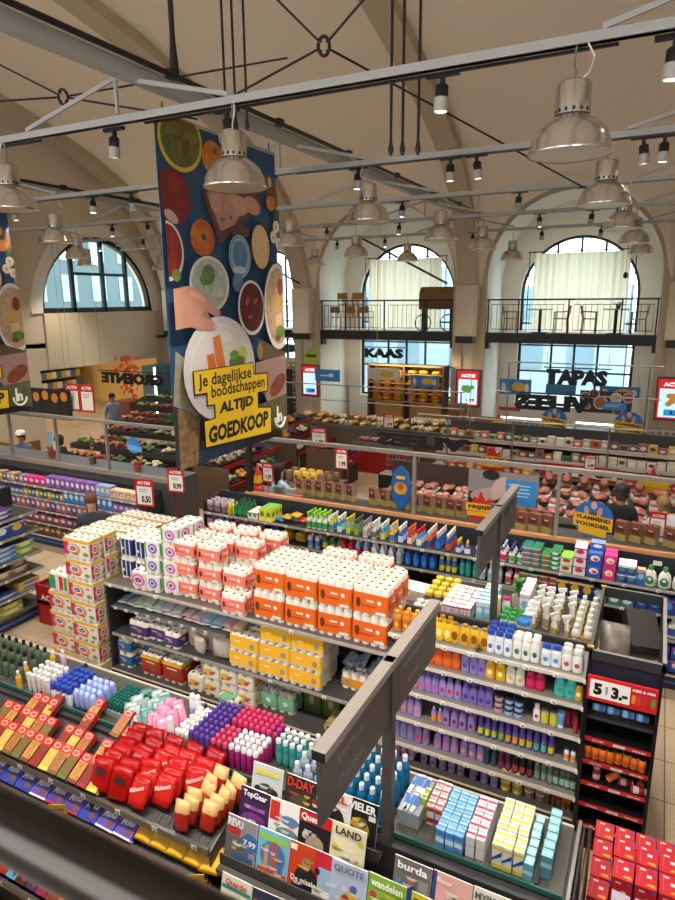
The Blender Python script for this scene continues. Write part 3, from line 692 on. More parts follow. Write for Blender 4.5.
# ---- banners: printed cloth in the YZ plane, print drawn as thin inlays of the cloth
def banner(x, y0, y1, z0, z1, lab, group, full=True):
    r = empty('hanging_banner', (x, (y0+y1)/2, z0), lab, 'banner', group)
    W, H = y1-y0, z1-z0; b = MB()
    blue = mat('#2f5478', .75, noise=.35, scale=2.2, h2='#1c3652'); wood = mat('#4a352c', .8, noise=.5, scale=5)
    U, V, N = Y, Z, X
    L = [0]
    def P(u, v, k): return Vector((.004+.0012*k, (u-.5)*W, v*H))
    b.box(-.004, .003, -W/2, W/2, 0, H, blue)
    def clip(pts):
        for ax, lim, sg in ((0,0.,1),(0,1.,-1),(1,0.,1),(1,1.,-1)):
            out = []
            for p, q in zip(pts, pts[1:]+pts[:1]):
                a, c = sg*(p[ax]-lim), sg*(q[ax]-lim)
                if a >= 0: out.append(p)
                if a*c < 0: t = a/(a-c); out.append((p[0]+(q[0]-p[0])*t, p[1]+(q[1]-p[1])*t))
            pts = out
            if len(pts) < 3: return []
        return pts
    def poly(pts, m):
        pts = clip(list(pts))
        if pts: L[0] += 1; b.face([P(u, v, L[0]) for u, v in pts], m)
    def disc(u, v, ru, rv, m, rot=0., n=30):
        cr, sr = math.cos(rot), math.sin(rot); pts = []
        for k in range(n):
            a, c = ru*math.cos(2*PI*k/n), rv*math.sin(2*PI*k/n)
            pts.append((u + a*cr - c*sr, v + (a*sr + c*cr)*W/H))
        poly(pts, m)
    mt = lambda h, h2=None, s=14, n=.6: mat(h, .7, noise=n, scale=s, h2=h2)
    def bowl(u, v, ru, rv, fill, rim='#d9d4cc', rot=0.):
        disc(u, v, ru*1.03, rv*1.03, mat('#1d2f45', .8), rot); disc(u, v, ru, rv, mat(rim, .7), rot); disc(u, v+.002, ru*.88, rv*.88, fill, rot)
    # wooden board, dark lower part
    poly([(0,0),(1,0),(1,.2),(.8,.15),(.3,.13),(0,.2)], mt('#2f2422','#4a3a32',5)); poly([(.15,0),(.6,0),(.55,.09),(.25,.09)], mt('#23364f','#31506f',4))
    poly([(.02,.0),(.16,.0),(.2,.15),(.03,.19)], mt('#5f4634','#a88a60',14,.9)); poly([(.0,.2),(.2,.15),(.25,.28),(.04,.36)], mt('#7f776d','#b0a797',5)); poly([(.04,.3),(.1,.28),(.12,.2),(.06,.2)], mt('#8a8f4a','#c2b67a',10))
    if True:
        bowl(.169,.947,.16,.14, mt('#3f3d1c','#6a6837',18,.9), '#c3ae2f', .2); 
        for (u,v,a,c) in ((.11,.97,.5,'#77753a'),(.17,.985,.9,'#6d6a30'),(.24,.96,.2,'#807c3f'),(.2,.925,1.2,'#5f3a22'),(.13,.915,.4,'#6f6c33'),(.22,.99,.1,'#8a5a30'),(.26,.93,.7,'#716c36')): disc(u,v,.05,.028,mt(c,'#4a4823',30),a)
        disc(.405,.923,.088,.082, mt('#c58a24','#b0552a',9,.8)); disc(.42,.945,.018,.014, mat('#5d4326'))
        bowl(.56,1.0,.105,.1, mt('#7d211c','#c9b0a2',14,.9)); disc(.93,.87,.06,.1, mt('#7a4a2c','#4a2f1f',12,.9), .5); disc(.92,.9,.02,.03,mat('#c2a27a'))
        disc(.088,.79,.12,.125, mt('#5c1a18','#7a2620',9,.8)); disc(.06,.735,.05,.025, mat('#bfa09b'), -.4); disc(.1,.83,.05,.04, mt('#701f1b','#8f3328',14,.8), .4)
        poly([(.3,.815),(.41,.878),(.58,.868),(.85,.845),(.83,.812),(.66,.76),(.425,.675)], mt('#5f4134','#4a3026',6))
        poly([(.332,.817),(.417,.868),(.518,.848),(.69,.82),(.56,.741),(.436,.715)], mt('#b98a79','#9d6c5d',7,.9)); disc(.6,.8,.1,.05, mt('#c79c8a','#b07d6b',8), .1); disc(.73,.81,.08,.045, mt('#c08f7e','#a87462',8), -.2); disc(.5,.77,.07,.06, mt('#bd9080','#9f6f5f',8), .6); disc(.4,.8,.05,.06, mt('#c49a89','#ad7d6c',8), .3); disc(.45,.75,.02,.012,mat('#6a5a2f')); disc(.52,.76,.015,.01,mat('#6a5a2f'))
        disc(.278,.687,.095,.088, mt('#bf7a28','#9e2d22',8,.9)); disc(.24,.69,.045,.06, mt('#a02f24','#c28a34',12,.8),.3); disc(.285,.69,.018,.016, mat('#4d3a20'))
        disc(.916,.831,.048,.04, mt('#c08a2a','#a84a28',9)); disc(.985,.76,.05,.09, mt('#4d6535','#2f4a2a',16,.9))
        for (u,v) in ((.964,.756),(.931,.72),(.985,.7)): disc(u,v,.034,.034,mt('#dedbd2','#bfc3b8',30)); disc(u,v,.013,.013,mat('#cfa82f'))
        bowl(.79,.679,.1,.135, mt('#d2c4aa','#c98a24',34,1.), '#2a2732', .1)
        disc(.6,.72,.09,.035, mat('#4d1f1d'), .1)
        disc(.581,.643,.102,.112, mat('#7f95a8', .4)); disc(.581,.645,.092,.1, mat('#4a6d8d', .4)); disc(.581,.645,.085,.094, mat('#8199ac', .4)); disc(.581,.647,.068,.076, mt('#3f6386','#5a7c9a',5)); disc(.57,.6,.06,.02, mat('#9db0bf',.4)); disc(.55,.56,.05,.05, mt('#3a5c80','#6a8aa5',6))
        bowl(.0,.639,.115,.135, mt('#6f241c','#9c3424',9,.9), '#d0ccc4'); disc(.04,.67,.035,.05, mt('#a33a26','#7c241a',9)); disc(.03,.61,.03,.05, mt('#a83d28','#86281c',9)); disc(.05,.575,.03,.03, mat('#6f8036'), .3)
        bowl(.3,.552,.162,.138, mt('#b9beb2','#8f9a88',10,.9), '#d2cec8'); disc(.29,.58,.055,.05, mt('#3f5a2a','#76935a',40,1.), .4); disc(.25,.565,.03,.03, mt('#48652f','#7d9a60',40,1.)); disc(.36,.53,.05,.03, mt('#c9ccc2','#a4ab9e',12))
        bowl(.662,.478,.132,.15, mt('#4d1613','#63211b',8,.8), '#d8d3cd'); disc(.62,.5,.026,.012, mat('#b5382b'), 1); disc(.7,.5,.026,.012, mat('#b03227'), .6); disc(.64,.45,.024,.011, mat('#a82f25'), .2)
        bowl(.935,.479,.15,.25, mt('#cdb698','#b08658',10,.9), '#dbd6d0'); poly([(.88,.5),(.95,.52),(.95,.47),(.88,.46)], mat('#d2a750')); poly([(.9,.45),(.97,.46),(.97,.42),(.9,.41)], mat('#dcc08a')); disc(.96,.55,.03,.05, mat('#8d3a24')); disc(.95,.39,.05,.035, mt('#4f7030','#7d9a48',20,.9)); disc(.92,.37,.03,.02, mt('#5a3a26','#8a6a44',30))
        poly([(.697,.378),(1.,.311),(1.,.216),(.779,.254)], mt('#3a2619','#7d6248',40,1.)); poly([(.6,.29),(1.,.305),(1.,.135),(.8,.132)], mt('#a5847a','#9a7a70',5)); disc(.72,.33,.03,.05, mt('#7a5a3a','#9a8a50',20))
        poly([(.62,.14),(1.,.16),(1.,.02),(.6,.06)], mt('#5f4138','#56703a',8,1.)); disc(.9,.2,.1,.05, mt('#6f2f24','#8a4a30',10,.9), .5)
        disc(.352,.285,.318,.282, mat('#2d2a2c')); disc(.348,.291,.308,.272, mat('#c9c4c3',.6)); disc(.352,.295,.26,.225, mat('#d3cecd',.6)); disc(.352,.293,.25,.215, mat('#cbc6c5',.6))
        disc(.433,.366,.105,.065, mt('#d6d3ca','#b5b9ab',26,.9), .3); disc(.4,.39,.05,.03, mt('#dedbd4','#c2c5b9',26,.9)); disc(.531,.325,.055,.05, mt('#8aa03a','#cfd189',14,.9), .5); disc(.483,.308,.075,.03, mt('#5d7a35','#3f5a28',26,.9)); disc(.46,.33,.04,.025, mt('#7a963f','#53702d',26,.9))
        poly([(.278,.392),(.339,.399),(.39,.27),(.309,.27)], mt('#bf5f24','#cf7836',6)); poly([(.223,.34),(.278,.343),(.309,.27),(.233,.27)], mt('#b5561f','#c76a2a',6))
        sk = mt('#bb8b78','#a87563',5,.5)
        poly([(-.01,.535),(.1,.545),(.17,.54),(.215,.525),(.252,.507),(.3,.49),(.345,.473),(.354,.466),(.343,.457),(.3,.458),(.255,.468),(.235,.475),(.262,.452),(.285,.44),(.309,.43),(.308,.42),(.299,.415),(.26,.413),(.223,.417),(.16,.42),(.105,.428),(.05,.425),(-.01,.42)], sk)
        poly([(.235,.477),(.262,.454),(.285,.441),(.25,.447),(.19,.462)], mt('#96644f','#a37260',5)); disc(.3,.424,.018,.008, mat('#c9a090')); poly([(.12,.535),(.2,.52),(.25,.5),(.2,.505),(.12,.52)], mt('#c79c8a','#bb8b78',5))
        yel = mat('#dfb81a', .7); ink = mat('#17150f', .7)
        poly([(.1,.298),(.632,.298),(.636,.258),(.775,.254),(.775,.185),(.672,.187),(.668,.14),(.808,.128),(.8,.03),(.165,.05),(.163,.14),(.255,.142),(.255,.18),(.195,.182),(.198,.22),(.1,.222)], mat('#1f1d16',.8))
        L[0] += 2
        poly([(.108,.295),(.624,.295),(.628,.254),(.766,.25),(.764,.189),(.664,.192),(.66,.136),(.798,.124),(.791,.035),(.173,.056),(.171,.137),(.265,.139),(.265,.184),(.204,.187),(.207,.226),(.11,.228)], yel)
        L[0] += 1
        T = U; Vn = V
        b.text('Je dagelijkse', P(.372,.259,L[0]), T, Vn, .052*H, ink, w=.47*W, bold=.02)
        b.text('boodschappen', P(.488,.219,L[0]), T, Vn, .05*H, ink, w=.5*W, bold=.02)
        b.text('ALTIJD', P(.456,.163,L[0]), T, Vn, .046*H, ink, w=.32*W, bold=.05, shear=.1)
        b.text('GOEDKOOP', P(.482,.09,L[0]), T, Vn, .056*H, ink, w=.57*W, bold=.05, shear=.1)
    b.build('printed_cloth', r)
    lg = MB(); c = Vector((.02+.0012*L[0], W*.388, H*.078)) if full else Vector((.06, W*.43, H*.13))
    w_ = mat('#ece8e0', .6)
    ring = [(c + U*(.055*W*math.cos(a)) + V*(.055*W*math.sin(a))) for a in [PI*.95+PI*1.05*k/14 for k in range(15)]]
    lg.tube(ring, .008*W, w_, 6); lg.text('n', c+V*.01, U, V, .055*W, w_, bold=.05); lg.box(c.x-.004,c.x+.004,c.y-.035*W,c.y-.02*W,c.z-.025*W,c.z+.075*W,w_)
    lg.build('emblem', r)
    for s in (-1, 1):
        t = MB(); t.tube([(0,s*W*.44,H),(0,s*W*.44,6.74-z0)], .01, BLACK, 5); t.build('suspension_cord', r)
    t = MB(); t.box(-.012,.012,-W/2,W/2,H-.02,H+.02,GREYP); t.build('top_bar', r)
banner(-5.2, 5.93, 8.4, 2.55, 6.62, 'large hanging food banner with yellow price slogan, beside the bell lamps', 'food banners')
banner(-11.45, 6.1, 8.75, 2.45, 6.3, 'farther food banner cut off at the picture edge', 'food banners')
# ================================================================ NEAR GONDOLA: candy, magazines, top shelf
SHELF = mat('#3a3836', .4, .3, noise=.15, scale=8); SHELFT = mat('#55524d', .4, .4, noise=.2, scale=6); RAILW = mat('#cfcac0', .4); TAGW = mat('#e6e4de', .5); INK = mat('#1b1b1b', .6); BLUE = mat('#2f56b0', .5)
LIGHTSHELF = mat('#8f8a83', .38, .35, noise=.2, scale=5)
def price_tags(parent, xs, y, z, axis='x', sgn=-1):
    b = MB(); b.box(-.022,.022,-.003,0,-.036,.0,TAGW, front=TAGW); b.rect((0,-.0036,-.014),X,Z,.026,.006,INK); b.rect((.006,-.0036,-.026),X,Z,.018,.01,INK)
    m = b.mesh('price_tag')
    for x in xs:
        o = bpy.data.objects.new('price_tag', m); COL.objects.link(o); o.parent = parent
        if axis == 'x': o.location = (x, y, z)
        else: o.location = (y, x, z); o.rotation_euler = (0,0,PI/2)
G1 = empty('shelving_unit', (-2.9, 3.1, 0), 'dark low shelving unit with candy, magazines and toiletries on top', 'shelving unit')
def part(root, name, bs, m=None):
    """parts given in world coordinates"""
    b = bs if isinstance(bs, MB) else MB()
    if not isinstance(bs, MB):
        for q in bs: b.box(*q[:6], q[6] if len(q) > 6 else m)
    o = b.build(name, root); o.location = -root.location
    return o
part(G1, 'plinth', [(-5.7,-.2,2.45,3.62,0,.18)], mat('#1e1e20', .5)); part(G1, 'back_panel', [(-5.7,-.2,3.03,3.07,.18,1.38)], DGREY)
part(G1, 'end_panel', [(-.22,-.18,2.5,3.62,.0,1.38)], DGREY); part(G1, 'lower_panel', [(-5.7,-.2,3.07,3.58,.18,.22)], DGREY)
t = MB(); t.box(-5.7,-.2,3.07,3.62,1.37,1.395,SHELF, top=SHELFT)
for k in range(60): t.box(-5.65+k*.09,-5.645+k*.09,3.09,3.6,1.395,1.397,DGREY)
ts = part(G1, 'top_shelf', t); part(G1, 'front_lip', [(-5.7,-.2,3.07,3.085,1.39,1.425)], mat('#2c5850', .3)); part(G1, 'rear_rail', [(-5.7,-.2,3.61,3.63,1.37,1.41)], GREYP)
for x in (-4.36,-3.02,-1.68,-.34):
    part(G1, 'divider', [(x-.01,x+.01,3.09,3.6,1.39,1.43)], DGREY)
# hanging aisle signs
def aisle_sign(x, y, z0, y0, y1, zs0, zs1, lab, lines):
    r = empty('aisle_sign', (x, y, z0), lab, 'sign', 'aisle signs')
    SG = mat('#4a4542', .45, .2, noise=.1)
    t = MB(); t.box(-.03,.03,-.03,.03,0,zs1-z0,SG); t.build('post', r)
    t = MB(); t.box(-.012,.012,y0-y,y1-y,zs0-z0,zs1-z0-.04,mat('#4f4845', .5, .1, noise=.08))
    tx = mat('#7a736e', .6)
    for i, s in enumerate(lines):
        if not s: t.rect(Vector((.0135, (y1-y)*.45, zs0-z0+(zs1-zs0)*(.62-.35*(i % 2)))), Y, Z, .34-.16*(i % 2), .022, tx)
        else:
            t.text(s, Vector((.0135, (y0-y)*.62 if i < 2 else (y1-y)*.45, zs0-z0+(zs1-zs0)*(.62-.35*(i % 2)))), Y, Z, .055, tx, w=.3)
    t.build('board', r)
    t = MB(); t.box(-.035,.035,y0-y,y1-y,zs1-z0-.05,zs1-z0,mat('#7a736c', .5), front=BLACK); t.build('top_rail', r)
aisle_sign(-1.2, 3.02, 1.391, 2.17, 3.83, 2.23, 2.63, 'brown-grey aisle sign board on a post above the magazine rack', ['Lectuur', 'Chocolade', '', ''])
aisle_sign(-1.22, 5.78, 1.44, 5.05, 6.58, 2.28, 2.71, 'brown-grey aisle sign board on a post behind the yellow shampoo', ['', '', '', ''])

# ---- rear top shelf goods, left to right
ZT = 1.398
p = bottle(.03,.19,'#4f5f49','#141414', name='shower_gel_bottle', ell=.7, caph=.2, capr=.015)
row(p, -5.25, .095, 7, 3.18, ZT, 'green-grey bottle with black cap', 'far shelf end', 'black-capped bottles', ny=3, dy=.13)
p = bottle(.028,.17,'#c9981f','#d8c9c9', name='bath_oil_bottle', ell=.8, capr=.013); p.put((-4.6,3.1,ZT),'yellow bottle in front, beside the white tube block'); p.put((-4.6,3.45,ZT),'yellow bottle at the back beside the white tube block'); p.put((-4.66,3.22,ZT),'yellow bottle before the black-capped bottles')
p2 = bottle(.028,.17,'#c7a2b8','#e3d6dc', name='bath_oil_bottle', ell=.8, capr=.013); p2.put((-4.53,3.5,ZT),'pink bottle behind the white tube block')
tb = MB(); tb.lathe([(.018,0),(.02,.03),(.026,.15),(.022,.165)], mat('#c9c5c0',.4), 10, sy=.8); p = Prod('cream_tube','tube',tb)
row(p, -4.5, .056, 5, 3.13, ZT, 'white tube', 'black-capped bottles','block of white tubes',ny=4,dy=.064)
p = bottle(.027,.17,'#c9cdd6','#20378f', name='roll_on_bottle', ell=.9, capr=.027, caph=.3); row(p,-4.19,.059,4,3.12,ZT,'white bottle with royal blue cap','white tubes','block of blue-capped bottles',ny=5,dy=.06)
p = Prod('wipes_pack','pack',pillow(.06,.18,.05,mat('#6a80c4',.25,noise=.6,scale=30,h2='#aebce0')))
row(p,-3.93,.06,4,3.13,ZT,'light blue film pack','blue-capped bottles','light blue film packs',ny=4,dy=.065)
b = MB(); b.box(-.15,.15,-.13,.13,0,.05,mat('#8d9291',.3)); tr = b.build('display_tray', loc=(-3.54,3.3,ZT)); tag(tr,'white tray of dark green tubes beside the clear bags','tray')
tb = MB(); tb.lathe([(.018,0),(.018,.06),(.012,.07)], mat('#0f4f45',.35), 8); p = Prod('cream_tube','tube',tb)
row(p,-3.67,.038,8,3.19,ZT+.05,'dark green tube upright in tray','light blue packs','dark green tubes in tray',ny=7,dy=.038,jit=.002)
for j in range(3):
    for i in range(4):
        Prod('refill_bag','bag',pillow(.11,.19,.03,mat(random.choice(['#a9b5b2','#93a8a7','#b9bdbb','#5f8a86']),.2,noise=.7,scale=25,h2='#3f726d'))).put((-3.36+.065*i,3.12+.11*j,ZT+.01),'clear bag with white and teal print, %s bag in %s row beside green tray' % (ORD[i],ORD[j]),'clear teal bags',rot=(R_(-.9,-.5),R_(-.1,.1),R_(.6,1.1)))
for j in range(3):
    for i in range(3):
        Prod('refill_bag','bag',pillow(.1,.18,.03,mat('#b04f78',.25,noise=.6,scale=22,h2='#cf93a9'))).put((-3.13+.06*i,3.11+.1*j,ZT+.01),'pink clear bag, %s bag in %s row behind the red candy' % (ORD[i],ORD[j]),'pink clear bags',rot=(R_(-.9,-.4),R_(-.15,.15),R_(.5,1.1)))
p = can(.025,.21,'#c3c6ca','#cfcfcf', label='#9fb0c4', name='deodorant_can'); row(p,-3.03,.058,2,3.45,ZT,'tall white deodorant can with dome cap','pink bags','white deodorant cans'); p.put((-2.99,3.15,ZT),'tall white deodorant can standing alone before the roll-ons','white deodorant cans')
p = bottle(.022,.12,'#bdb8a8','#cfcdc8',label='#a8a428',name='roll_on_bottle',ell=.9,capr=.021,caph=.35); row(p,-2.93,.05,3,3.16,ZT,'short white roll-on with yellow band','white cans','white yellow roll-ons',ny=6,dy=.055)
for (body,capc,x0,n,ny,y0,desc) in (('#33225c','#4c2f82',-2.77,4,8,3.12,'violet deodorant can with violet dome'),('#4e101f','#b8385a',-2.57,3,4,3.12,'dark red deodorant can with pink dome'),('#8a1048','#b82e58',-2.565,7,4,3.37,'magenta deodorant can with pink dome'),('#84155a','#cfcacb',-2.42,5,4,3.13,'magenta deodorant can with white dome'),('#681244','#93245f',-2.26,2,3,3.36,'dark magenta deodorant can with plum dome')):
    row(can(.022,.19,body,capc,name='deodorant_can',n=12),x0,.05,n,y0,ZT,desc,'pink bags','%ss' % desc,ny=ny,dy=.055,jit=.002)
p = bottle(.025,.2,'#25827c','#cfcfcd',label='#4a9a94',name='shower_gel_bottle',ell=.75,capr=.018,caph=.14); row(p,-2.14,.055,4,3.3,ZT,'teal bottle with white cap','magenta cans','teal bottles',ny=3,dy=.06)
BOT = clear_mat('#c9d4dd', .45, .1)
p = bottle(.034,.22,BOT,'#cfcfcf',label='#2f6db5',name='micellar_water_bottle',ell=.8,capr=.016,caph=.16,shoulder=.8); row(p,-1.9,.082,4,3.14,ZT,'clear bottle with blue label','teal bottles','clear bottles with blue label',ny=4,dy=.1)
p = bottle(.036,.24,'#0b5c88','#c9d2d6',label='#12709c',name='mouthwash_bottle',ell=.75,capr=.017,caph=.16,shoulder=.72); row(p,-1.5,.076,4,3.13,ZT,'blue mouthwash bottle with white cap','clear bottles','blue mouthwash bottles',ny=5,dy=.09)
b = MB(); b.box(-.07,.07,-.16,.16,0,.1,mat('#8d9399',.3)); o = b.build('display_tray',loc=(-1.13,3.34,ZT)); tag(o,'grey tray of toothbrushes just past the sign post','tray')
b = MB(); b.box(-.012,.012,-.08,.08,0,.02,'#c9ccd0'); b.box(-.0125,.0125,-.03,.06,.0205,.021,'#2f62a8'); p = Prod('toothbrush_pack','toothbrush',b); row(p,-1.17,.035,3,3.26,ZT+.1,'white and blue toothbrush pack','sign post','toothbrush packs',ny=2,dy=.165,rj=.3)
TC = 'toothpaste_carton'
def tpc(w, d, h, c, band, top, lines, sw=None):
    b = MB(); b.box(-w/2,w/2,-d/2,d/2,0,h,c,top=top)
    for (zz,hh,cc) in lines:
        b.rect((0,-d/2-.001,zz*h),X,Z,w,hh*h,cc)
    b.rect((0,0,h+.001),X,Y,w*.96,d*.3,lines[0][2]); b.rect((0,-d*.32,h+.0015),X,Y,w*.7,d*.12,lines[-1][2])
    if sw: b.face([(-w/2,-d/2-.002,h*.3),(w/2,-d/2-.002,h*.55),(w/2,-d/2-.002,h*.75),(-w/2,-d/2-.002,h*.4)],sw)
    return Prod(TC,'box',b)
for (pr_t,w,d,x0,n,ny,y0,desc) in (
  (tpc(.036,.05,.15,'#9fb04a',0,'#c2c98a',[(.5,.3,'#5f8a22')]),.036,.05,-1.06,1,2,3.3,'slim green and white toothpaste carton'),
  (tpc(.045,.055,.14,'#c4bfbd',0,'#cfcac8',[(.25,.25,'#9c1f28'),(.8,.2,'#a82a30')]),.045,.055,-1.01,2,4,3.28,'white carton with red band'),
  (tpc(.05,.055,.13,'#5f9fd0',0,'#8fbbdb',[(.8,.2,'#3f7fc0'),(.45,.25,'#d5dde2'),(.15,.12,'#3f7fc0')]),.05,.055,-.9,3,6,3.14,'light blue and white toothpaste carton'),
  (tpc(.05,.065,.16,'#cbc6c4',0,'#d5d0cd',[(.12,.06,'#a8245f'),(.6,.03,'#b0a5a8')]),.05,.065,-.72,2,5,3.14,'white carton with thin magenta line'),
  (tpc(.055,.06,.16,'#d0cdc2',0,'#d9d6c8',[(.1,.16,'#c9b41f'),(.85,.12,'#d0bd3a')],'#203f8a'),.055,.06,-.57,3,6,3.15,'white and yellow toothpaste carton with blue swoosh'),
  (tpc(.05,.06,.12,'#5a98a0',0,'#83b3b8',[(.5,.2,'#a8c6c8')]),.05,.06,-.385,1,6,3.14,'teal carton behind green lip'),
  (tpc(.06,.06,.15,'#457f8a',0,'#6fa5ad',[(.6,.2,'#93b9be')]),.06,.06,-.3,1,6,3.2,'dusky teal carton at the shelf end')):
    row(pr_t,x0,w+.006,n,y0,ZT,desc,'sign post','%ss' % desc,ny=ny,dy=d+.006,jit=.003,rj=.06)

# ---- candy racks
CX0, CX1 = -5.6, -2.27
WIRE = mat('#4d4b49', .35, .6); EDGE = mat('#6f6d6a', .3, .7)
TIERS = [(2.66,1.18,3.04,1.35),(2.60,.985,2.98,1.12),(2.55,.78,2.93,.9),(2.46,.58,2.9,.68),(2.38,.38,2.9,.46)]
for k, (y0,z0,y1,z1) in enumerate(TIERS):
    t = MB(); t.obox(((CX0+CX1)/2,(y0+y1)/2,(z0+z1)/2-.006),((CX1-CX0)/2,0,0),(0,(y1-y0)/2,(z1-z0)/2),(0,0,.004),mat('#242322',.5))
    n = 90
    for q in range(n):
        x = CX0+(CX1-CX0)*q/n; t.tube([(x,y0,z0+.004),(x,y1,z1+.004)],.0022,WIRE,4,cap=False)
    s = part(G1, 'candy_shelf', t)
    rl = part(s, 'price_rail', [(CX0,CX1,y0-.025,y0,z0-.03,z0+.02)], EDGE); rl.location = (0,0,0)
    price_tags(s, [CX0+.25+.33*q for q in range(10)], y0-.027, z0+.018)
for x in (-5.6,-4.36,-3.32,-2.26):
    t = MB(); t.obox((x,2.84,1.2),(.006,0,0),(0,.2,.07),(0,0,.06),mat('#3c3b3a',.4)); t.tube([(x,2.98,.2),(x,3.0,1.4)],.014,EDGE,6); part(G1,'side_divider',t)
def onslope(k, f):   # point on tier k, f from front to back
    y0,z0,y1,z1 = TIERS[k]; return y0+(y1-y0)*f, z0+(z1-z0)*f+.008
RED = '#b9201c'
def bar_box(c1, c2, name='chocolate_bar'):
    b = MB(); w, h, t = .088, .215, .05
    b.box(-w/2,w/2,0,h,0,t,c1,top=mat(c1,.4,noise=.7,scale=28,h2=c2),right=mat('#6d3a24',.5))
    b.box(-w/2-.0006,w/2+.0006,h*.72,h+.0006,0,t+.0006,mat(RED,.35)); b.disc((0,h*.86,t+.0015),X,Y,.032,.02,mat('#e8c9b6',.5),12); b.disc((0,h*.86,t+.002),X,Y,.027,.015,mat('#c23b2e',.5),12)
    b.box(-w/2-.0005,w/2+.0005,0,h*.12,0,t+.0005,mat(c2,.45))
    return Prod(name,'chocolate',b)
BARS = [bar_box('#c79a4d','#6b3416'),bar_box('#b06a38','#e0b24c'),bar_box('#6a3a20','#57602b'),bar_box('#4f2718','#8b1b1b'),bar_box('#a86a34','#6b4a26')]
BN = ['gold','copper-brown','brown and green','dark brown','caramel']
sl = math.atan2(.16,.38)
n = 0
for i in range(13):
    x = -4.5+i*.1
    for j, f in enumerate((.02,.33,.64,.9)):
        if x > -3.2 and False: continue
        if j >= 1 and i in (5,6,9,10) and j != 1: continue
        if j == 3 and i not in (4,5,8,11): continue
        if j == 2 and i in (0,1,7,11): continue
        if j == 1 and i in (6,10): continue
        y, z = onslope(0, f); k = (i*3+j*2) % 5
        BARS[k].put((x+R_(-.006,.006), y+.0, z+.0+.012*j), '%s chocolate bar carton with red head, %s column from the red bags, %s row' % (BN[k], ORD[12-i], ORD[j]), 'chocolate bar cartons', rot=(sl+.12, 0, R_(-.05,.05)))
def bag(c, lab, rot, w=.15, h=.21, band=None, t=.05, grp='red candy bags', name='candy_bag', top=None, logo=None, lt=None):
    b = pillow(w,h,t,mat(c,.2,noise=.4,scale=22,bump=.9),m_band=band,m_top=top)
    if logo and not lt: b.disc((0,-t*.55,h*.6),X,Z,w*.26,h*.13,logo,12)
    if lt: b.text(lt,(0,-t*.58,h*.6),(X+Z*.45).normalized(),(Z-X*.3).normalized(),h*.14,logo,w=w*.72,bold=.03)
    o = Prod(name,'candy bag',b)
    return o
bp = [bag('#a80f0f','',0,w=.19,h=.24,logo=mat('#3a1612',.5)),bag('#b51412','',0,w=.18,h=.22,band=mat('#b8211a',.25),logo=mat('#c9b5aa',.5),lt='Maltesers'),bag('#960b0e','',0,w=.18,h=.22)]
for i in range(5):
    for j in range(6):
        if i == 3 and j == 0 or i == 4 and j < 3: continue
        x = -3.26+i*.165; y, z = onslope(0, .04+.16*j)
        bp[0 if i < 2 and j < 3 else (1 if i > 1 and j < 5 else 2)].put((x+.012*j+R_(-.012,.012), y, z+R_(0,.02)), 'red candy bag, %s column from the chocolate bars, %s row' % (ORD[i],ORD[j]), 'red candy bags', rot=(R_(-.6,-.42), R_(-.08,.08), R_(-.15,.25)))
CREAM = mat('#b98d54',.3,noise=.6,scale=22,h2='#cfae7a')
cb = []
for _ in range(2):
    b = pillow(.13,.2,.06,mat(['#8f1513','#a3541a'][_],.3,noise=.5,scale=14,h2='#9c2a1c'),m_band=CREAM,band=(.6,1.)); cb.append(Prod('candy_bag','candy bag',b))
for i in range(2):
    for j in range(6):
        x = -2.5+i*.14; y, z = onslope(0, .03+.135*j)
        if i == 1 and j < 1: continue
        cb[1 if (i*3+j) % 4 == 3 else 0].put((x+.02*j-.02, y, z+R_(0,.012)), 'cream and red candy bag, %s column beyond the red bags, %s row' % (ORD[i],ORD[j]), 'cream candy bags', rot=(R_(-.45,-.2), R_(-.12,.12), R_(-.5,.1)))
for i in range(6):
    y, z = onslope(0, .15+.22*(i % 3)); c = ['#5a3420','#8a5a34','#3f2418','#a8784a','#6b3f26','#7a4a2c'][i]
    b = MB(); b.lathe([(.0,0),(.05,.01),(.06,.03),(.03,.05),(0,.055)],mat(c,.5,noise=.5,scale=40),10,sx=1.3); o = b.build('biscuit_pack',loc=(-4.78-.13*(i//3),y,z+.02),rot=(sl,0,R_(0,3))); tag(o,'small brown biscuit pack in the dark tray past the chocolate bars, %s along' % ORD[i],'biscuits','small biscuit packs')
# second tier: purple chocolate, yellow bags, dark packs
def flat(w,h,t,base,lg,name='chocolate_tablet',cat='chocolate',edge=None,lt=None):
    b = MB(); b.box(-w/2,w/2,0,h,0,t,base,top=mat(base,.3,noise=.3,scale=20))
    if edge: b.box(-w/2-.001,w/2+.001,0,.012,0,t+.001,edge)
    if lt: b.text(lt,(0,h*.6,t+.0015),(X+Y*.15).normalized(),Y,h*.3,mat(lg,.5),w=w*.7,bold=.02,shear=.2)
    else: b.disc((0,h*.6,t+.001),X,Y,w*.34,h*.2,mat(lg,.5),14)
    b.disc((w*.2,h*.25,t+.001),X,Y,w*.16,h*.13,mat('#6b3a1e',.5),10); return Prod(name,cat,b)
pm = [flat(.16,.17,.04,'#4a3a8f','#d9d6e6',edge=mat('#b01e35',.4),lt='Milka'),flat(.16,.17,.04,'#5a4aa5','#e3e0ee',edge=mat('#dcd2ea',.4),lt='Milka'),flat(.16,.17,.04,'#2b3f9c','#dfe3f2',lt='Milka')]
for i in range(13):
    y, z = onslope(1, .03)
    pm[(i*2+i//3) % 3].put((-5.0+i*.168,y,z),'purple chocolate tablet on second tier, %s from the yellow bags' % ORD[12-i],'purple chocolate tablets',rot=(.38+.2,0,R_(-.06,.06)))
yb = Prod('candy_bag','candy bag',pillow(.16,.17,.05,mat('#d99a12',.3,noise=.4,scale=15,h2='#e8bf3a')))
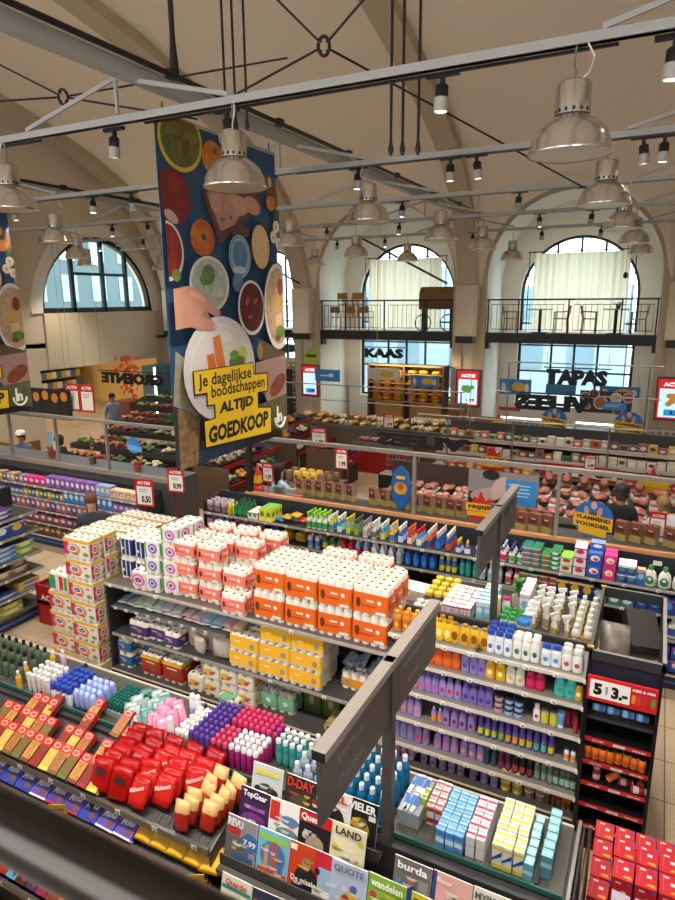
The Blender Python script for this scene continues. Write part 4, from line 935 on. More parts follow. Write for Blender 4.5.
for i in range(5):
    y, z = onslope(1, .1); yb.put((-2.97+i*.14+.14,y-.02,z+.03),'yellow candy bag on second tier, %s from purple tablets' % ORD[i],'yellow candy bags',rot=(-1.1,R_(-.1,.1),R_(-.2,.2)))
    yb.put((-2.97+i*.14+.14,y+.14,z+.075),'yellow candy bag lying behind, %s from purple tablets' % ORD[i],'yellow candy bags at back',rot=(-1.1,R_(-.1,.1),R_(-.2,.2)))
cols = ['#4d1f1a','#a1241d','#6b2f22','#b5401f','#7a3a24','#3f2a63','#5a9ec4','#c8362c','#3d6a2c','#d06a2a','#8a2350']
for k in (2,3,4):
    for i in range(28):
        y, z = onslope(k, .05); c = cols[(i*5+k*3) % len(cols)] if (k > 2 or i > 17) else ['#4d3a95','#7a5fb0','#5ea0c8','#45307f'][i % 4]
        b = flat(.1,.15,.035,c,'#dcd3cc',name='candy_box',cat='candy'); b.put((-5.25+i*.107,y,z),'%s candy box on the %s tier, %s from the magazine side' % ({'#4d3a95':'violet','#7a5fb0':'lilac','#5ea0c8':'pale blue','#45307f':'deep violet','#4d1f1a':'dark brown','#a1241d':'red','#6b2f22':'brown','#b5401f':'orange-red','#7a3a24':'tan','#3f2a63':'dark purple','#5a9ec4':'sky blue','#c8362c':'bright red','#3d6a2c':'green','#d06a2a':'orange','#8a2350':'plum'}[c],ORD[k],ORD[27-i]),'candy boxes on the %s tier' % ORD[k],rot=(.5,0,R_(-.05,.05)))
for k in range(9):
    y, z = onslope(1, .1); c = cols[k % 5]
    flat(.1,.16,.04,c,'#c9b9a6',name='candy_pack',cat='candy').put((-3.0+k*.1-.0+.0,y-.0,z-.0) if False else (-2.33-.0*k, 2.64+.04*k, 1.0+.015*k) if k > 6 else (-2.95+k*.095,2.56+.12,.82+.03),'dark candy pack on third tier front, %s from the violet boxes' % ORD[k],'dark candy packs',rot=(.45,0,R_(-.2,.2)))
for i, (x, z, lab) in enumerate(((-3.55,1.01,'yellow price flag on the candy rail under purple tablets'),(-2.98,.84,'yellow price flag on the candy rail under the yellow bags'),(-2.32,.98,'yellow price flag on the candy rail end beside the magazines'))):
    b = MB(); b.box(-.06,.06,-.002,.002,-.06,.1,mat('#c79a17',.5)); b.rect((0,-.003,.05),X,Z,.08,.02,mat('#8a6a10',.6)); b.rect((0,-.003,.0),X,Z,.09,.012,mat('#8a6a10',.6)); o = b.build('price_flag',loc=(x,2.56 if i != 1 else 2.52,z),rot=(.15,0,.5)); tag(o,lab,'price sign')

# ---- magazine rack
MX0, MX1 = -2.22, -.22
t = MB()
steps = [(3.0,2.96,1.33),(2.94,2.85,1.22),(2.83,2.72,1.10),(2.68,2.58,.79),(2.95,2.87,1.13),(2.85,2.77,1.03)]
for q, (yb_, yf, z) in enumerate(steps):
    xa, xb = (MX0,-1.22) if q < 2 else (MX0,-.98) if q < 4 else (-1.13,MX1) if q == 4 else (-.97,MX1)
    t.box(xa,xb,yf-.03,yb_,z-.02,z,DGREY); t.box(xa,xb,yf-.035,yf-.025,z-.02,z+.06,mat('#3b3a39',.5))
t.box(MX0,MX1,3.0,3.03,.2,1.39,DGREY)
part(G1,'magazine_rack',t)
part(G1,'lower_ledge',[(MX0,-.98,2.64,2.69,1.04,1.08)],mat('#4a4846',.4))
def magazine(x, row_, base, title, tcol, lab, art=None, w=.228, h=.3, tw=.8, th=.045, extra=None, dx=0, lean=.0, thick=.008):
    yb_, yf, z = steps[row_]
    b = MB(); b.box(-w/2,w/2,0,thick,0,h,mat('#e0dcd2',.5),front=mat(base,.28))
    o = lambda u, v, k=1: Vector((u*w,-.0006*k,v*h))
    if art:
        for a in art:
            kind, u, v, ru, rv, c = a[:6]
            if kind == 'd': b.disc(o(u,v,2+art.index(a)*.5),X,Z,ru*w,rv*h,mat(c,.35,noise=.3,scale=30),18)
            elif kind == 'r': b.rect(o(u,v,2+art.index(a)*.5),X,Z,ru*w,rv*h,mat(c,.35))
            elif kind == 't': b.text(a[6],o(u,v,6+art.index(a)*.5),X,Z,rv*h,mat(c,.4),w=ru*w,bold=.02)
    rr = random.Random(int(abs(x)*1000)+row_*77)
    for q in range(7):
        u, v, ww = rr.uniform(-.3,.3), rr.uniform(.06,.72), rr.uniform(.12,.34); cc = rr.choice(['#e8e4da','#e8e4da',tcol if len(tcol) == 7 else '#e8e4da','#d8c23a','#2a2a2a'])
        for z_ in range(2): b.rect(o(u,v-.03*z_,10+q*.2),X,Z,ww*w*(1-.3*z_),h*.016,mat(cc,.5))
    if title: b.text(title,o(dx,.87,12),X,Z,th,mat(tcol,.4),w=tw*w,bold=.03)
    m = b.build('magazine',loc=(x,yf-.02,z+.005),rot=(-.26+lean,0,R_(-.03,.03))); tag(m,lab,'magazine','magazines in the rack')
person_art = lambda coat, bg='#d9a48a': [('d',0,.5,.17,.16,bg),('r',0,.2,.62,.4,coat),('d',0,.62,.18,.07,'#3a2c22'),('d',0,.54,.15,.13,'#c9957c')]
magazine(-2.04,0,'#b9bfc2','autovisie','#e2d21c','magazine with grey sports car cover beside the cream candy bags',[('d',0,.45,.4,.12,'#22272d'),('d',.0,.52,.25,.09,'#3c434a'),('r',0,.2,.9,.2,'#5c6468')])
magazine(-1.79,0,'#2f2a25','D-DAY','#c2362c','dark war history magazine with red title',[('d',0,.4,.35,.25,'#57493a'),('r',.3,.2,.3,.15,'#b5a58a')],th=.06,tw=.85)
magazine(-1.64,0,'#d8d2cd','VOLT','#222222','white magazine with a black and white portrait, half behind the sign board',[('d',0,.4,.3,.25,'#3b3735'),('d',0,.6,.3,.1,'#8a2a2a')],th=.045)
magazine(-1.545,0,'#cfcac6','BAL','#c02a2a','white magazine half hidden behind the sign board',[('d',0,.4,.33,.28,'#282624')],th=.045)
magazine(-1.37,0,'#17191a','WIELER','#e8e6e0','black cycling magazine with a yellow rider cover',[('d',0,.4,.3,.25,'#b8912a'),('d',.1,.55,.12,.1,'#6d5a2a'),('d',-.2,.3,.15,.15,'#3c3a2d'),('r',.35,.7,.2,.1,'#c9c7c2')],th=.05,tw=.9)
magazine(-1.0,4,'#6d6a66','burda','#f0eee9','sewing magazine with a woman in a blue dress',[('d',-.02,.38,.16,.2,'#2d5a9c'),('d',-.02,.6,.09,.09,'#b07a5c'),('r',.3,.4,.25,.6,'#8d8a80'),('r',-.35,.45,.15,.3,'#4f86b0')],th=.045)
magazine(-.765,4,'#d9a49c','flow','#e9dcd8','pink magazine with a dark-haired woman cover',[('d',.05,.5,.14,.14,'#3b2620'),('d',.05,.46,.1,.1,'#b98264'),('d',.1,.2,.3,.2,'#7f8f5a'),('r',-.45,.5,.1,1,'#34417f')],th=.035,tw=.4,dx=-.2)
magazine(-.53,4,'#d9d3ca','MYIMAGE','#5b5752','pale fashion magazine with thin grey lettering',[('d',.0,.35,.25,.25,'#b98f70'),('r',.3,.6,.4,.35,'#d8845a')],th=.04,tw=.9)
magazine(-2.07,1,'#3b2446','TopGear','#ece8ee','dark purple car magazine in the middle row',[('d',0,.35,.4,.15,'#7a3a8c'),('r',0,.6,.7,.08,'#9c5ab0'),('d',.1,.25,.25,.1,'#1d1620')],th=.05,tw=.8)
magazine(-1.84,1,'#dfe0dd','','#c32626','white car weekly with red corner block',[('r',-.33,.75,.3,.4,'#c8302d'),('d',.15,.62,.3,.1,'#5a83b5'),('d',.1,.35,.35,.12,'#6f8f8a'),('d',.0,.15,.3,.1,'#3f6b4a')],th=.035,tw=.25,dx=-.33)
magazine(-1.63,1,'#1f1c1d','Quest','#f0ece6','dark science magazine with a red top bar',[('r',0,.87,1,.22,'#c01f28'),('d',.05,.35,.28,.2,'#b9a08a'),('d',-.25,.5,.1,.08,'#d8d0c2')],th=.05,tw=.6,dx=-.12)
magazine(-1.4,1,'#d9cfae','LAND','#2b2a26','cream magazine with large black title in front of the cycling one',[('d',-.35,.5,.1,.07,'#d8c22a'),('d',.38,.72,.09,.06,'#d8c22a'),('r',.1,.25,.5,.05,'#a89a78')],th=.045,tw=.75)
magazine(-.86,5,'#c8c22c','PSYCHOLOGIE','#20201c','yellow-green magazine with black title under the sewing magazine',[('d',.1,.3,.3,.3,'#8a9a35')],th=.03,tw=.85)
magazine(-2.09,2,'#8a8688','REVU','#ece9e6','grey gossip weekly bundle with blue price corner in front row',[('r',-.1,.35,.8,.5,'#5d5a60'),('d',.3,.55,.28,.2,'#3f6da8'),('t',.3,.55,.4,.12,'#f0f0f0','7.99'),('r',-.25,.7,.45,.15,'#a8302f'),('r',.1,.15,.7,.2,'#3c5a86')],th=.05,tw=.5,dx=-.2)
magazine(-1.85,2,'#6fb5d6','',"#fff",'blue and green puzzle magazine with tower drawing',[('r',0,.85,.95,.12,'#8cc152'),('d',0,.5,.4,.3,'#5a7db5'),('r',-.2,.45,.12,.5,'#c98a4a'),('r',.05,.5,.12,.6,'#b5502f'),('r',.28,.42,.12,.45,'#4f6aa5'),('r',0,.12,.9,.2,'#c64a3a'),('t',0,.1,.8,.1,'#f2e6d2','DE ULTIEME')])
magazine(-1.62,2,'#c9421f','De missie','#f3efe6','red-orange magazine with a man in dark coat cover',[('d',.05,.3,.36,.3,'#1d2026'),('r',.05,.1,.8,.3,'#1d2026'),('d',.03,.63,.13,.13,'#c98f72'),('d',.03,.73,.12,.04,'#8a8078'),('r',0,.05,1,.1,'#3a4a8a'),('t',-.02,.3,.75,.11,'#f3efe6','De missie'),('r',-.38,.9,.2,.12,'#e9e4da'),('d',.36,.6,.08,.07,'#2a2624')],th=.001,tw=.01)
magazine(-1.475,2,'#c5283a','','#f2eded','red and blue magazine tucked behind the lilac cover',[('r',.1,.45,.7,.5,'#8fb0cc'),('r',0,.15,1,.25,'#d9d5d5')],th=.04,tw=.3,dx=-.3)
magazine(-1.33,2,'#aebbd6','QUOTE','#6f6d80','lilac-blue magazine with thin grey capital title',[('d',.1,.4,.12,.1,'#d8c22a'),('d',-.05,.3,.12,.1,'#b5324f'),('d',.1,.2,.12,.1,'#3f7a5a'),('d',-.1,.5,.08,.07,'#e3e1ea'),('d',.15,.55,.1,.08,'#4a64b5')],th=.045,tw=.85,lean=.03)
magazine(-1.1,2,'#7faa3a','wandelen','#eef2e2','green walking magazine with hill cover',[('d',.1,.35,.45,.25,'#5f8fc2'),('d',.0,.18,.5,.15,'#4a7a35'),('d',-.35,.62,.1,.07,'#c23a4a')],th=.045,tw=.85)
magazine(-.62,5,'#c8c22c','','#2a2a24','yellow magazine at the front row end before the pink cover',[('d',.1,.4,.3,.25,'#e2dd8a')])
for i, (c, c2, tt, tc, lab) in enumerate((('#d9d6c8','#2f8f86','Quardin','#c42a3a','teal-topped cookery weekly in the lowest row'),('#27384c','#b5643a','','#e8e4da','dark blue weekly in the lowest row'),('#7a1f2a','#d8c9b8','','#f2e9d8','dark red weekly in the lowest row'),('#d6d0c4','#8a6a4a','','#c22a2a','white gossip weekly in the lowest row'),('#3f6d4a','#d8d29a','','#eef0dc','green garden weekly in the lowest row'))):
    magazine(-2.05+i*.24,3,c,tt,tc,lab,[('d',0,.4,.35,.2,c2),('r',0,.75,.95,.08,c2)],th=.045,tw=.7)

# ---- red cartons and wire basket past the gondola end
rc = MB(); w, d, h = .115,.155,.2
rc.box(-w/2,w/2,-d/2,d/2,0,h,mat('#9c1620',.35),top=mat('#a81c26',.35))
for o_, XX, YY, ww, hh in (((0,-d/2-.001,h*.5),X,Z,w,h),((0,0,h+.001),X,Y,w,d)):
    O = Vector(o_); rc.rect(O+XX*.015+YY*.01,XX,YY,.026,.022,'#cdbfba'); rc.rect(O-XX*.035,XX,YY,.004,hh*.6,'#b8505a'); rc.face([O+XX*.0-YY*hh*.36,O+XX*.05-YY*hh*.4,O+XX*.045-YY*hh*.25,O+XX*.01-YY*hh*.27],'#c08a24'); rc.rect(O+XX*.045+YY*hh*.4,XX,YY,.02,.02,'#39439c'); rc.rect(O-XX*.02+YY*hh*.35,XX,YY,.03,.012,'#c9bcb8')
p = Prod('red_carton','box',rc)
b = MB(); b.box(-.1,.62,3.05,4.15,0,.14,mat('#29336f',.5)); b.box(-.08,.6,3.07,4.13,.14,.62,mat('#29336f',.5),top=mat('#20285a',.5)); o = b.build('carton_base'); tag(o,'dark blue display base under the red cartons','display base')
for i in range(5):
    for j in range(6):
        nz = (2, 3, 3, 3, 2)[i] if j > 1 else (1,2,2,2,1)[i]
        if j > 3: nz = 2
        for k in range(nz):
            p.put((-.03+i*.125,3.25+j*.165,.66+k*.2),'red carton with white cup print, %s column from the wire rack, %s row, %s layer' % (ORD[i],ORD[j],ORD[k]),'red cartons',rot=R_(-.04,.04))
for i, (x, y, z) in enumerate(((.095,3.59,1.17),(.222,3.59,1.17))):
    b = MB(); b.box(-.05,.05,-.003,.003,0,.13,mat('#cfcad6',.4)); b.text('1.69',(0,-.004,.045),X,Z,.03,mat('#6f7fb0',.5),w=.07,bold=.02); b.box(-.052,.052,-.004,.004,.13,.17,mat('#d8d5d8',.4)); o = b.build('price_card',loc=(x,y-.12,z-.1),rot=(-.35,0,0)); tag(o,'white price card on the red cartons, %s one from the wire rack' % ORD[i],'price card')
r = empty('wire_rack',(-.14,3.2,0),'grey wire rack with slatted side beside the red cartons','rack')
t = MB(); 
for q in range(16): t.tube([(.03,-.3+.001*q,.75+q*.034),(.03,.5,.75+q*.034)],.004,STEEL,4,cap=False)
t.build('wire_side',r); t = MB(); t.box(-.04,-.02,-.3,.5,.2,1.4,STEEL); t.box(-.01,.0,-.3,.5,.2,1.36,DGREY); t.build('side_panel',r)
for y in (-.3,.5):
    t = MB(); t.tube([(.03,y,0),(.03,y,1.38)],.012,STEEL,6); t.build('post',r)
# ================================================================ MIDDLE GONDOLA: toilet paper half and hair care half
G2 = empty('shelving_unit', (-3.9, 5.6, 0), 'long shelving unit filled with toilet paper packs', 'shelving unit')
G2b = empty('shelving_unit', (-1.2, 5.6, 0), 'shelving unit with rows of purple hair care, topped by soaps', 'shelving unit')
DKB = mat('#23252c', .6)
def plinth(root, x0, x1, yf, yb):
    part(root,'plinth',[(x0,x1,yf,yb,0,.185)],mat('#2a2928',.5)); part(root,'plinth_stripe',[(x0,x1,yf-.004,yf,.075,.105)],BLUE)
    t = MB(); t.box(x0,x1,yf-.012,yf+.5,.17,.195,mat('#4a4744',.4,.2), front=mat('#c9bfae',.4)); part(root,'base_tray',t)
def shelf(root, x0, x1, yf, yb, z, tags=None, m=LIGHTSHELF, rail=RAILW, th=.03):
    s = part(root,'shelf',[(x0,x1,yf,yb,z-.03,z)],m)
    b = MB(); b.box(x0,x1,yf-.014,yf,z-th,z+.004,rail); rl = b.build('price_rail',s)
    if tags: price_tags(s,tags,yf-.015,z)
    return s
plinth(G2,-5.72,-2.05,5.09,6.62); plinth(G2b,-2.05,-.3,5.09,6.62)
part(G2,'back_panel',[(-5.7,-2.05,5.64,5.68,.18,1.3)],DKB); part(G2b,'back_panel',[(-2.05,-.3,5.56,5.6,.18,1.6)],DKB)
part(G2,'end_panel',[(-5.72,-5.69,5.1,6.62,.18,1.32)],DGREY); part(G2b,'end_panel',[(-.304,-.296,5.1,6.62,.18,1.5)],DGREY)
STEELSH = mat('#6a625a', .35, .3, noise=.2, scale=4)
shelf(G2,-5.7,-2.05,5.09,6.6,1.325,[-5.6,-5.35,-4.9,-4.2,-3.1],STEELSH,mat('#a39c92',.4))
shelf(G2,-5.7,-3.98,5.16,5.6,1.0,[-5.62+.17*q for q in range(9)],mat('#4d4a47',.4),mat('#6b6864',.4))
shelf(G2,-5.7,-2.05,5.13,5.62,.65,[-5.5,-5.3,-4.4,-3.4,-2.75],mat('#454341',.4,.2),mat('#8d8880',.4))
HS = [1.55,1.295,.99,.69,.41]
for k, z in enumerate(HS): shelf(G2b,-2.04,-.3,5.09,5.55,z,[-1.97+.24*q for q in range(8)],LIGHTSHELF,mat('#c6c0b4',.35))
t = MB(); t.box(-2.05,-.3,5.68,6.62,1.425,1.45,mat('#4b4843',.4,.3,noise=.3,scale=20)); part(G2b,'soap_shelf',t); part(G2b,'top_rail',[(-2.05,-.3,5.57,5.6,1.58,1.615)],mat('#4a4846',.4)); part(G2b,'soap_back_rail',[(-2.05,-.3,6.6,6.63,1.42,1.5)],mat('#6c6863',.4))
part(G2b,'bay_divider',[(-1.21,-1.19,5.1,5.55,1.55,1.6)],mat('#4a4846',.4))
TP = 'toilet paper'
# ---- printed packs
def face_orange(c, c2):
    def f(b, w, d, z0, z1):
        h = z1-z0
        for O, XX, ww in ((Vector((0,-d/2-.004,(z0+z1)/2)),X,w),(Vector((w/2+.004,0,(z0+z1)/2)),Y,d)):
            b.disc(O-XX*ww*.34, XX, Z, ww*.07, h*.26, mat('#6e3014',.5), 12); b.rect(O+Z*h*.14, XX, Z, ww*.22, h*.1, '#e9d2bd'); b.rect(O-XX*ww*.05-Z*h*.12, XX, Z, ww*.4, h*.06, c2)
            b.disc(O+XX*ww*.26+Z*h*.12, XX, Z, min(.022,ww*.1), .022, '#e8d9ca', 12); b.disc(O+XX*ww*.38-Z*h*.25, XX, Z, .014, .014, '#6fae3a', 10); b.rect(O+XX*ww*.3-Z*h*.4, XX, Z, ww*.28, h*.14, '#e5dacd')
    return f
OR, oz = roll_pack(4,2,3,mat('#ea6a26',.3,noise=.15,scale=10),face=face_orange('#cf5a1c','#a8430f'),r=.046,hl=.1,white_top=.2)
PK, pz = roll_pack(3,2,2,mat('#f08070',.3,noise=.15,scale=10),face=face_orange('#dd6a58','#b8453a'),r=.05,hl=.112,white_top=.22)
n = 0
for i in range(4):
    for k in range(2):
        for j in range(3):
            OR.put((-3.42+i*.385+(.012 if k else 0),5.24+j*.19+(.0 if k == 0 else .02*(i == 0)),1.327+k*.303),'orange toilet paper pack, %s column from the pink packs, %s row, %s layer' % (ORD[i],ORD[j],('bottom','top')[k]),'orange toilet paper packs',rot=R_(-.03,.03))
for j in range(2): OR.put((-2.93+j*.42,5.86+.03*j,1.327),'orange toilet paper pack low behind the block, %s from the pink packs' % ORD[j],'low orange packs at back'); OR.put((-2.93+j*.42,5.86+.03*j,1.327+.303),'orange toilet paper pack behind the block, %s from the pink packs' % ORD[j],'orange toilet paper packs at back')
for i in range(3):
    for k in range(3):
        for j in range(2):
            if k == 2 and i == 2 and j == 0: continue
            PK.put((-4.56+i*.335+R_(-.01,.01),5.3+j*.25,1.327+k*.226),'pink toilet paper pack, %s column from the tall white packs, %s row, %s layer' % (ORD[i],ORD[j],('bottom','middle','top')[k]),'pink toilet paper packs',rot=R_(-.04,.04))
PK.put((-3.83,5.18,1.327),'pink toilet paper pack standing in front of the pink block, beside orange packs','pink toilet paper packs')
for i in range(3):
    for k in range(3): PK.put((-4.5+.36*i,5.86,1.327+k*.226),'pink toilet paper pack in the rear stack, %s from tall white packs, %s layer' % (ORD[i],('bottom','middle','top')[k]),'rear pink packs',rot=R_(-.15,.15))
def face_page(b, w, d, z0, z1):
    h = z1-z0
    for O, XX, ww in ((Vector((0,-d/2-.004,(z0+z1)/2)),X,w),(Vector((w/2+.004,0,(z0+z1)/2)),Y,d)):
        b.rect(O+Z*h*.4, XX, Z, ww*.98, h*.16, '#d8ad1f'); b.rect(O-XX*ww*.38-Z*h*.07, XX, Z, ww*.2, h*.74, '#b72a62')
        b.disc(O-XX*ww*.1-Z*h*.08, XX, Z, ww*.27, h*.32, '#d98a4a', 16); b.disc(O-XX*ww*.12-Z*h*.05, XX, Z, ww*.17, h*.2, '#e9e2da', 14); b.disc(O-XX*ww*.12-Z*h*.05, XX, Z, ww*.13, h*.13, '#243a7c', 14); b.text('Page',O-XX*ww*.12-Z*h*.05+XX.cross(Z)*.002, XX, Z, h*.1, '#dfe3ea', w=ww*.17, bold=.02)
        b.disc(O+XX*ww*.36-Z*h*.28, XX, Z, ww*.11, h*.12, '#5f9a3c', 10); b.rect(O+XX*ww*.32+Z*h*.15, XX, Z, ww*.14, h*.08, '#8d2244'); b.disc(O-XX*ww*.02-Z*h*.33, XX, Z, ww*.13, h*.06, '#c43f3a', 10)
    b.rect((0,0,z1+.001),X,Y,w*.98,.002,'#d8ad1f')
PG, gz = roll_pack(4,2,2,mat('#dcd3c6',.35),face=face_page,r=.052,hl=.132,white_top=.03)
def face_green(b, w, d, z0, z1):
    h = z1-z0
    for O, XX, ww in ((Vector((0,-d/2-.004,(z0+z1)/2)),X,w),(Vector((w/2+.004,0,(z0+z1)/2)),Y,d)):
        b.rect(O-XX*ww*.3, XX, Z, ww*.3, h*.9, '#4f9a3f'); b.disc(O-XX*ww*.25, XX, Z, ww*.12, h*.16, '#1f7f9c', 12); b.rect(O+XX*ww*.15, XX, Z, ww*.2, h*.9, '#c2302a'); b.rect(O+XX*ww*.38, XX, Z, ww*.15, h*.9, '#4f9a3f')
KG, kz = roll_pack(3,2,2,mat('#dcd8cc',.35),face=face_green,r=.055,hl=.13,white_top=.1)
# floor stack at the end of the unit
for k in range(7):
    for j in range(2):
        PG.put((-5.98+R_(-.01,.01)-.012*(6-k)*0,5.07+j*.24,.002+k*.268),'yellow-banded toilet paper pack in the tall floor stack, %s layer from floor, %s row' % (ORD[k],ORD[j]),'floor stack of yellow-banded packs',rot=R_(-.03,.03))
for k in range(4): PG.put((-6.42,5.12+R_(-.01,.01),.002+k*.268),'yellow-banded toilet paper pack in the low floor column, %s layer from floor' % ORD[k],'low column of yellow-banded packs',rot=R_(-.04,.04))
KG.put((-6.41,5.12,.002+4*.268),'green, red and white kitchen roll pack on top of the low floor column')
for j in range(4):
    for i in range(2):
        for k in range(3):
            pass
            PG.put((-6.02-i*.44+.02*j,5.62+j*.26,.84+k*.268+.05),'yellow-banded pack behind the tall stack, %s row, %s column from the shelf, %s layer' % (ORD[j],ORD[i],ORD[k]),'rear yellow-banded packs',rot=PI/2*0+R_(-.03,.03))
b = MB(); b.box(-6.75,-5.76,5.5,6.75,0,.12,mat('#6a5136',.8)); b.box(-6.72,-5.78,5.52,6.72,.12,.885,mat('#9a8a72',.8)); tag(b.build('pallet'),'pallet block carrying the rear yellow-banded packs','pallet')
# packs on the top shelf next to the stack
def face_navy(b, w, d, z0, z1):
    h = z1-z0
    for O, XX, ww in ((Vector((0,-d/2-.004,(z0+z1)/2)),X,w),(Vector((w/2+.004,0,(z0+z1)/2)),Y,d)):
        for q in range(3): b.rect(O+XX*ww*(-.3+.3*q), XX, Z, ww*.07, h*.95, '#d9d5cc')
        b.disc(O-XX*ww*.2-Z*h*.1, XX, Z, ww*.1, h*.1, '#d8d4cd', 10)
NV, nz_ = roll_pack(2,4,2,mat('#1f2f66',.3),face=face_navy,r=.055,hl=.13,white_top=.1)
for k in range(2):
    for i in range(2): NV.put((-5.52+i*.235,5.5+.02*k,1.327+k*.265),'navy blue kitchen roll pack, %s from the floor stack, %s layer' % (ORD[i],('bottom','top')[k]),'navy kitchen roll packs',rot=R_(-.03,.03))
def face_pinkflower(b, w, d, z0, z1):
    h = z1-z0; O = Vector((0,-d/2-.004,(z0+z1)/2)); b.disc(O,X,Z,w*.46,h*.44,'#cf6a94',18); b.disc(O,X,Z,w*.3,h*.3,'#e2b3c6',16); b.disc(O,X,Z,w*.22,h*.16,'#1d2a45',14); b.rect(O,X,Z,w*.22,h*.08,'#8fb7c9')
PF, _ = roll_pack(2,2,2,mat('#dcc9cb',.35),face=face_pinkflower,r=.055,hl=.11,white_top=.05)
PF.put((-5.17,5.22,1.327),'white tissue pack with pink ring emblem before navy packs'); PF.put((-5.12,5.5,1.327+.1),'pink-ringed tissue pack tilted behind its twin',None,(.3,.1,.4))
def face_purpleq(c, c2, c3):
    def f(b, w, d, z0, z1):
        h = z1-z0
        for O, XX, ww in ((Vector((0,-d/2-.004,(z0+z1)/2)),X,w),(Vector((w/2+.004,0,(z0+z1)/2)),Y,d)):
            b.disc(O+XX*ww*.08,XX,Z,ww*.3,h*.4,c,16); b.disc(O+XX*ww*.06,XX,Z,ww*.17,h*.22,'#e4e0dc',14); b.disc(O+XX*ww*.06,XX,Z,ww*.12,h*.14,c2,12); b.rect(O-XX*ww*.4,XX,Z,ww*.1,h*.9,c3)
    return f
QA, _ = roll_pack(2,2,2,mat('#dcd6cf',.35),face=face_purpleq('#7a62ab','#3f2f86','#5c9a4a'),r=.055,hl=.1,white_top=.06)
QB, _ = roll_pack(2,2,2,mat('#ddd4cf',.35),face=face_purpleq('#c56a9c','#3d4d93','#4f9a57'),r=.06,hl=.098,white_top=.06)
for k in range(3): QA.put((-4.99,5.24+.02*k,1.327+k*.204),'white toilet paper pack with purple swirl, %s of its tower beside pink ring pack' % ('bottom','middle','top')[k],'purple swirl tower')
for k in range(4): QB.put((-4.76,5.3+.01*k,1.327+k*.199-(.0)),'white toilet paper pack with pink swirl, %s of tower beside pink block' % ('bottom','second','third','top')[k],'pink swirl tower',rot=R_(-.03,.03))
for k in range(4): QB.put((-4.74,5.56,1.327+k*.199),'white toilet paper pack with pink swirl, %s of rear tower' % ('bottom','second','third','top')[k],'rear pink swirl tower',rot=R_(-.05,.05))
# refuse of bags and wrappers on the back of the top shelf
for i in range(9):
    c, n_ = [('#2a2a2e','black'),('#c9c4bf','white'),('#a8a29b','grey')][i % 3]
    Prod('film_bag','bag',pillow(.26,.28,.1,mat(c,.25,noise=.5,scale=12,bump=.6))).put((-5.55+.12*i,6.05+.12*(i % 3),1.33+.08*(i % 2)),'%s crumpled film bag behind the navy packs, %s from the floor stack' % (n_,ORD[i]),'crumpled film bags',rot=(R_(-1.2,-.5),R_(-.3,.3),R_(-.6,.6)))
for i in range(4): QB.put((-4.6+.16*i,6.15,1.5+.02*i),'pale pack lying on its side behind the pink packs, %s from the bags' % ORD[i],'lying pale packs',rot=(1.5,0,R_(-.4,.4)))
b = MB(); b.box(-.45,.45,-.12,.12,0,.12,mat('#d8d0c4',.5)); b.box(-.45,.45,-.12,.12,.12,.125,mat('#e4ddd2',.5)); p = Prod('tissue_box','box',b)
for i in range(3): p.put((-3.35+i*.5,6.35,1.33+.14*(i == 1)),'long white tissue box at the back of the shelf, %s from the pink packs' % ORD[i],'long white tissue boxes',rot=R_(-.1,.1))
# wipes and tissues on the short second shelf
WC = [('#2f4a7a','navy'),('#3f5f8f','slate blue'),('#7fb86a','green'),('#b7cfa0','pale green'),('#a9bfa6','sage'),('#b9a3b8','mauve'),('#cdb7b0','beige pink'),('#d48f95','pink'),('#d39aa0','rose'),('#4fa3c4','turquoise'),('#5fb0cf','light turquoise'),('#d8868f','salmon'),('#e2a21f','amber')]
for i, (c, nm) in enumerate(WC):
    for j in range(2):
        for k in range(2):
            if i < 2 and k == 1: continue
            Prod('tissue_pack','tissues',pillow(.15,.2,.05,mat(c,.35,noise=.2,scale=18,h2='#c9c6bf'))).put((-5.58+i*.142+R_(-.01,.01),5.2+j*.2,1.005+.028+k*.045),'%s soft tissue pack, %s from the floor stack, %s row, %s layer' % (nm,ORD[i],ORD[j],('bottom','top')[k]),'soft tissue packs',rot=(-1.5,R_(-.1,.1),R_(-.2,.2)))
# packs on the third shelf
def face_plain(c, c2=None, u=.0):
    def f(b, w, d, z0, z1):
        h = z1-z0
        for O, XX, ww in ((Vector((0,-d/2-.004,(z0+z1)/2)),X,w),(Vector((w/2+.004,0,(z0+z1)/2)),Y,d)):
            b.disc(O+XX*ww*u,XX,Z,ww*.14,h*.2,c,12)
            if c2: b.rect(O+Z*h*.2-XX*ww*.15,XX,Z,ww*.3,h*.1,c2)
    return f
PU, _ = roll_pack(3,2,2,mat('#3b2a5e',.3),face=face_plain('#8f6a7f','#b9b2c9',.1),r=.05,hl=.1,white_top=.22)
PU.put((-5.3,5.26,.653),'dark purple six-roll pack at the front of the third shelf'); PU.put((-5.28,5.48,.653),'dark purple pack behind its twin on the third shelf'); PU.put((-5.02,5.3,.653),'dark purple pack standing beside the front purple one on the third shelf')
for i in range(3): PU.put((-4.62+.31*i,5.52,.653),'dark purple pack in the dim back of third shelf, %s from the front one' % ORD[i],'dim purple packs')
PU2, _ = roll_pack(2,2,2,mat('#3f2f66',.3),face=face_plain('#a5788f','#c5bfd4'),r=.055,hl=.095,white_top=.2)
PU2.put((-4.78,5.25,.653),'purple four-roll pack standing alone on the third shelf'); PU2.put((-4.83,5.48,.7),'purple four-roll pack half hidden behind the lone one')
OW, _ = roll_pack(2,1,2,mat('#d98f3f',.3,noise=.5,scale=14,h2='#dcd5ca'),face=face_plain('#e4d6c2',None),r=.052,hl=.12,white_top=.12)
for i in range(4): OW.put((-4.56+i*.13,5.36,.653),'orange and white two-roll pack, %s from the purple pack' % ORD[i],'orange white two-roll packs')
FB = Prod('film_bag','bag',pillow(.34,.36,.16,clear_mat('#dcd3cb',.55,.15)))
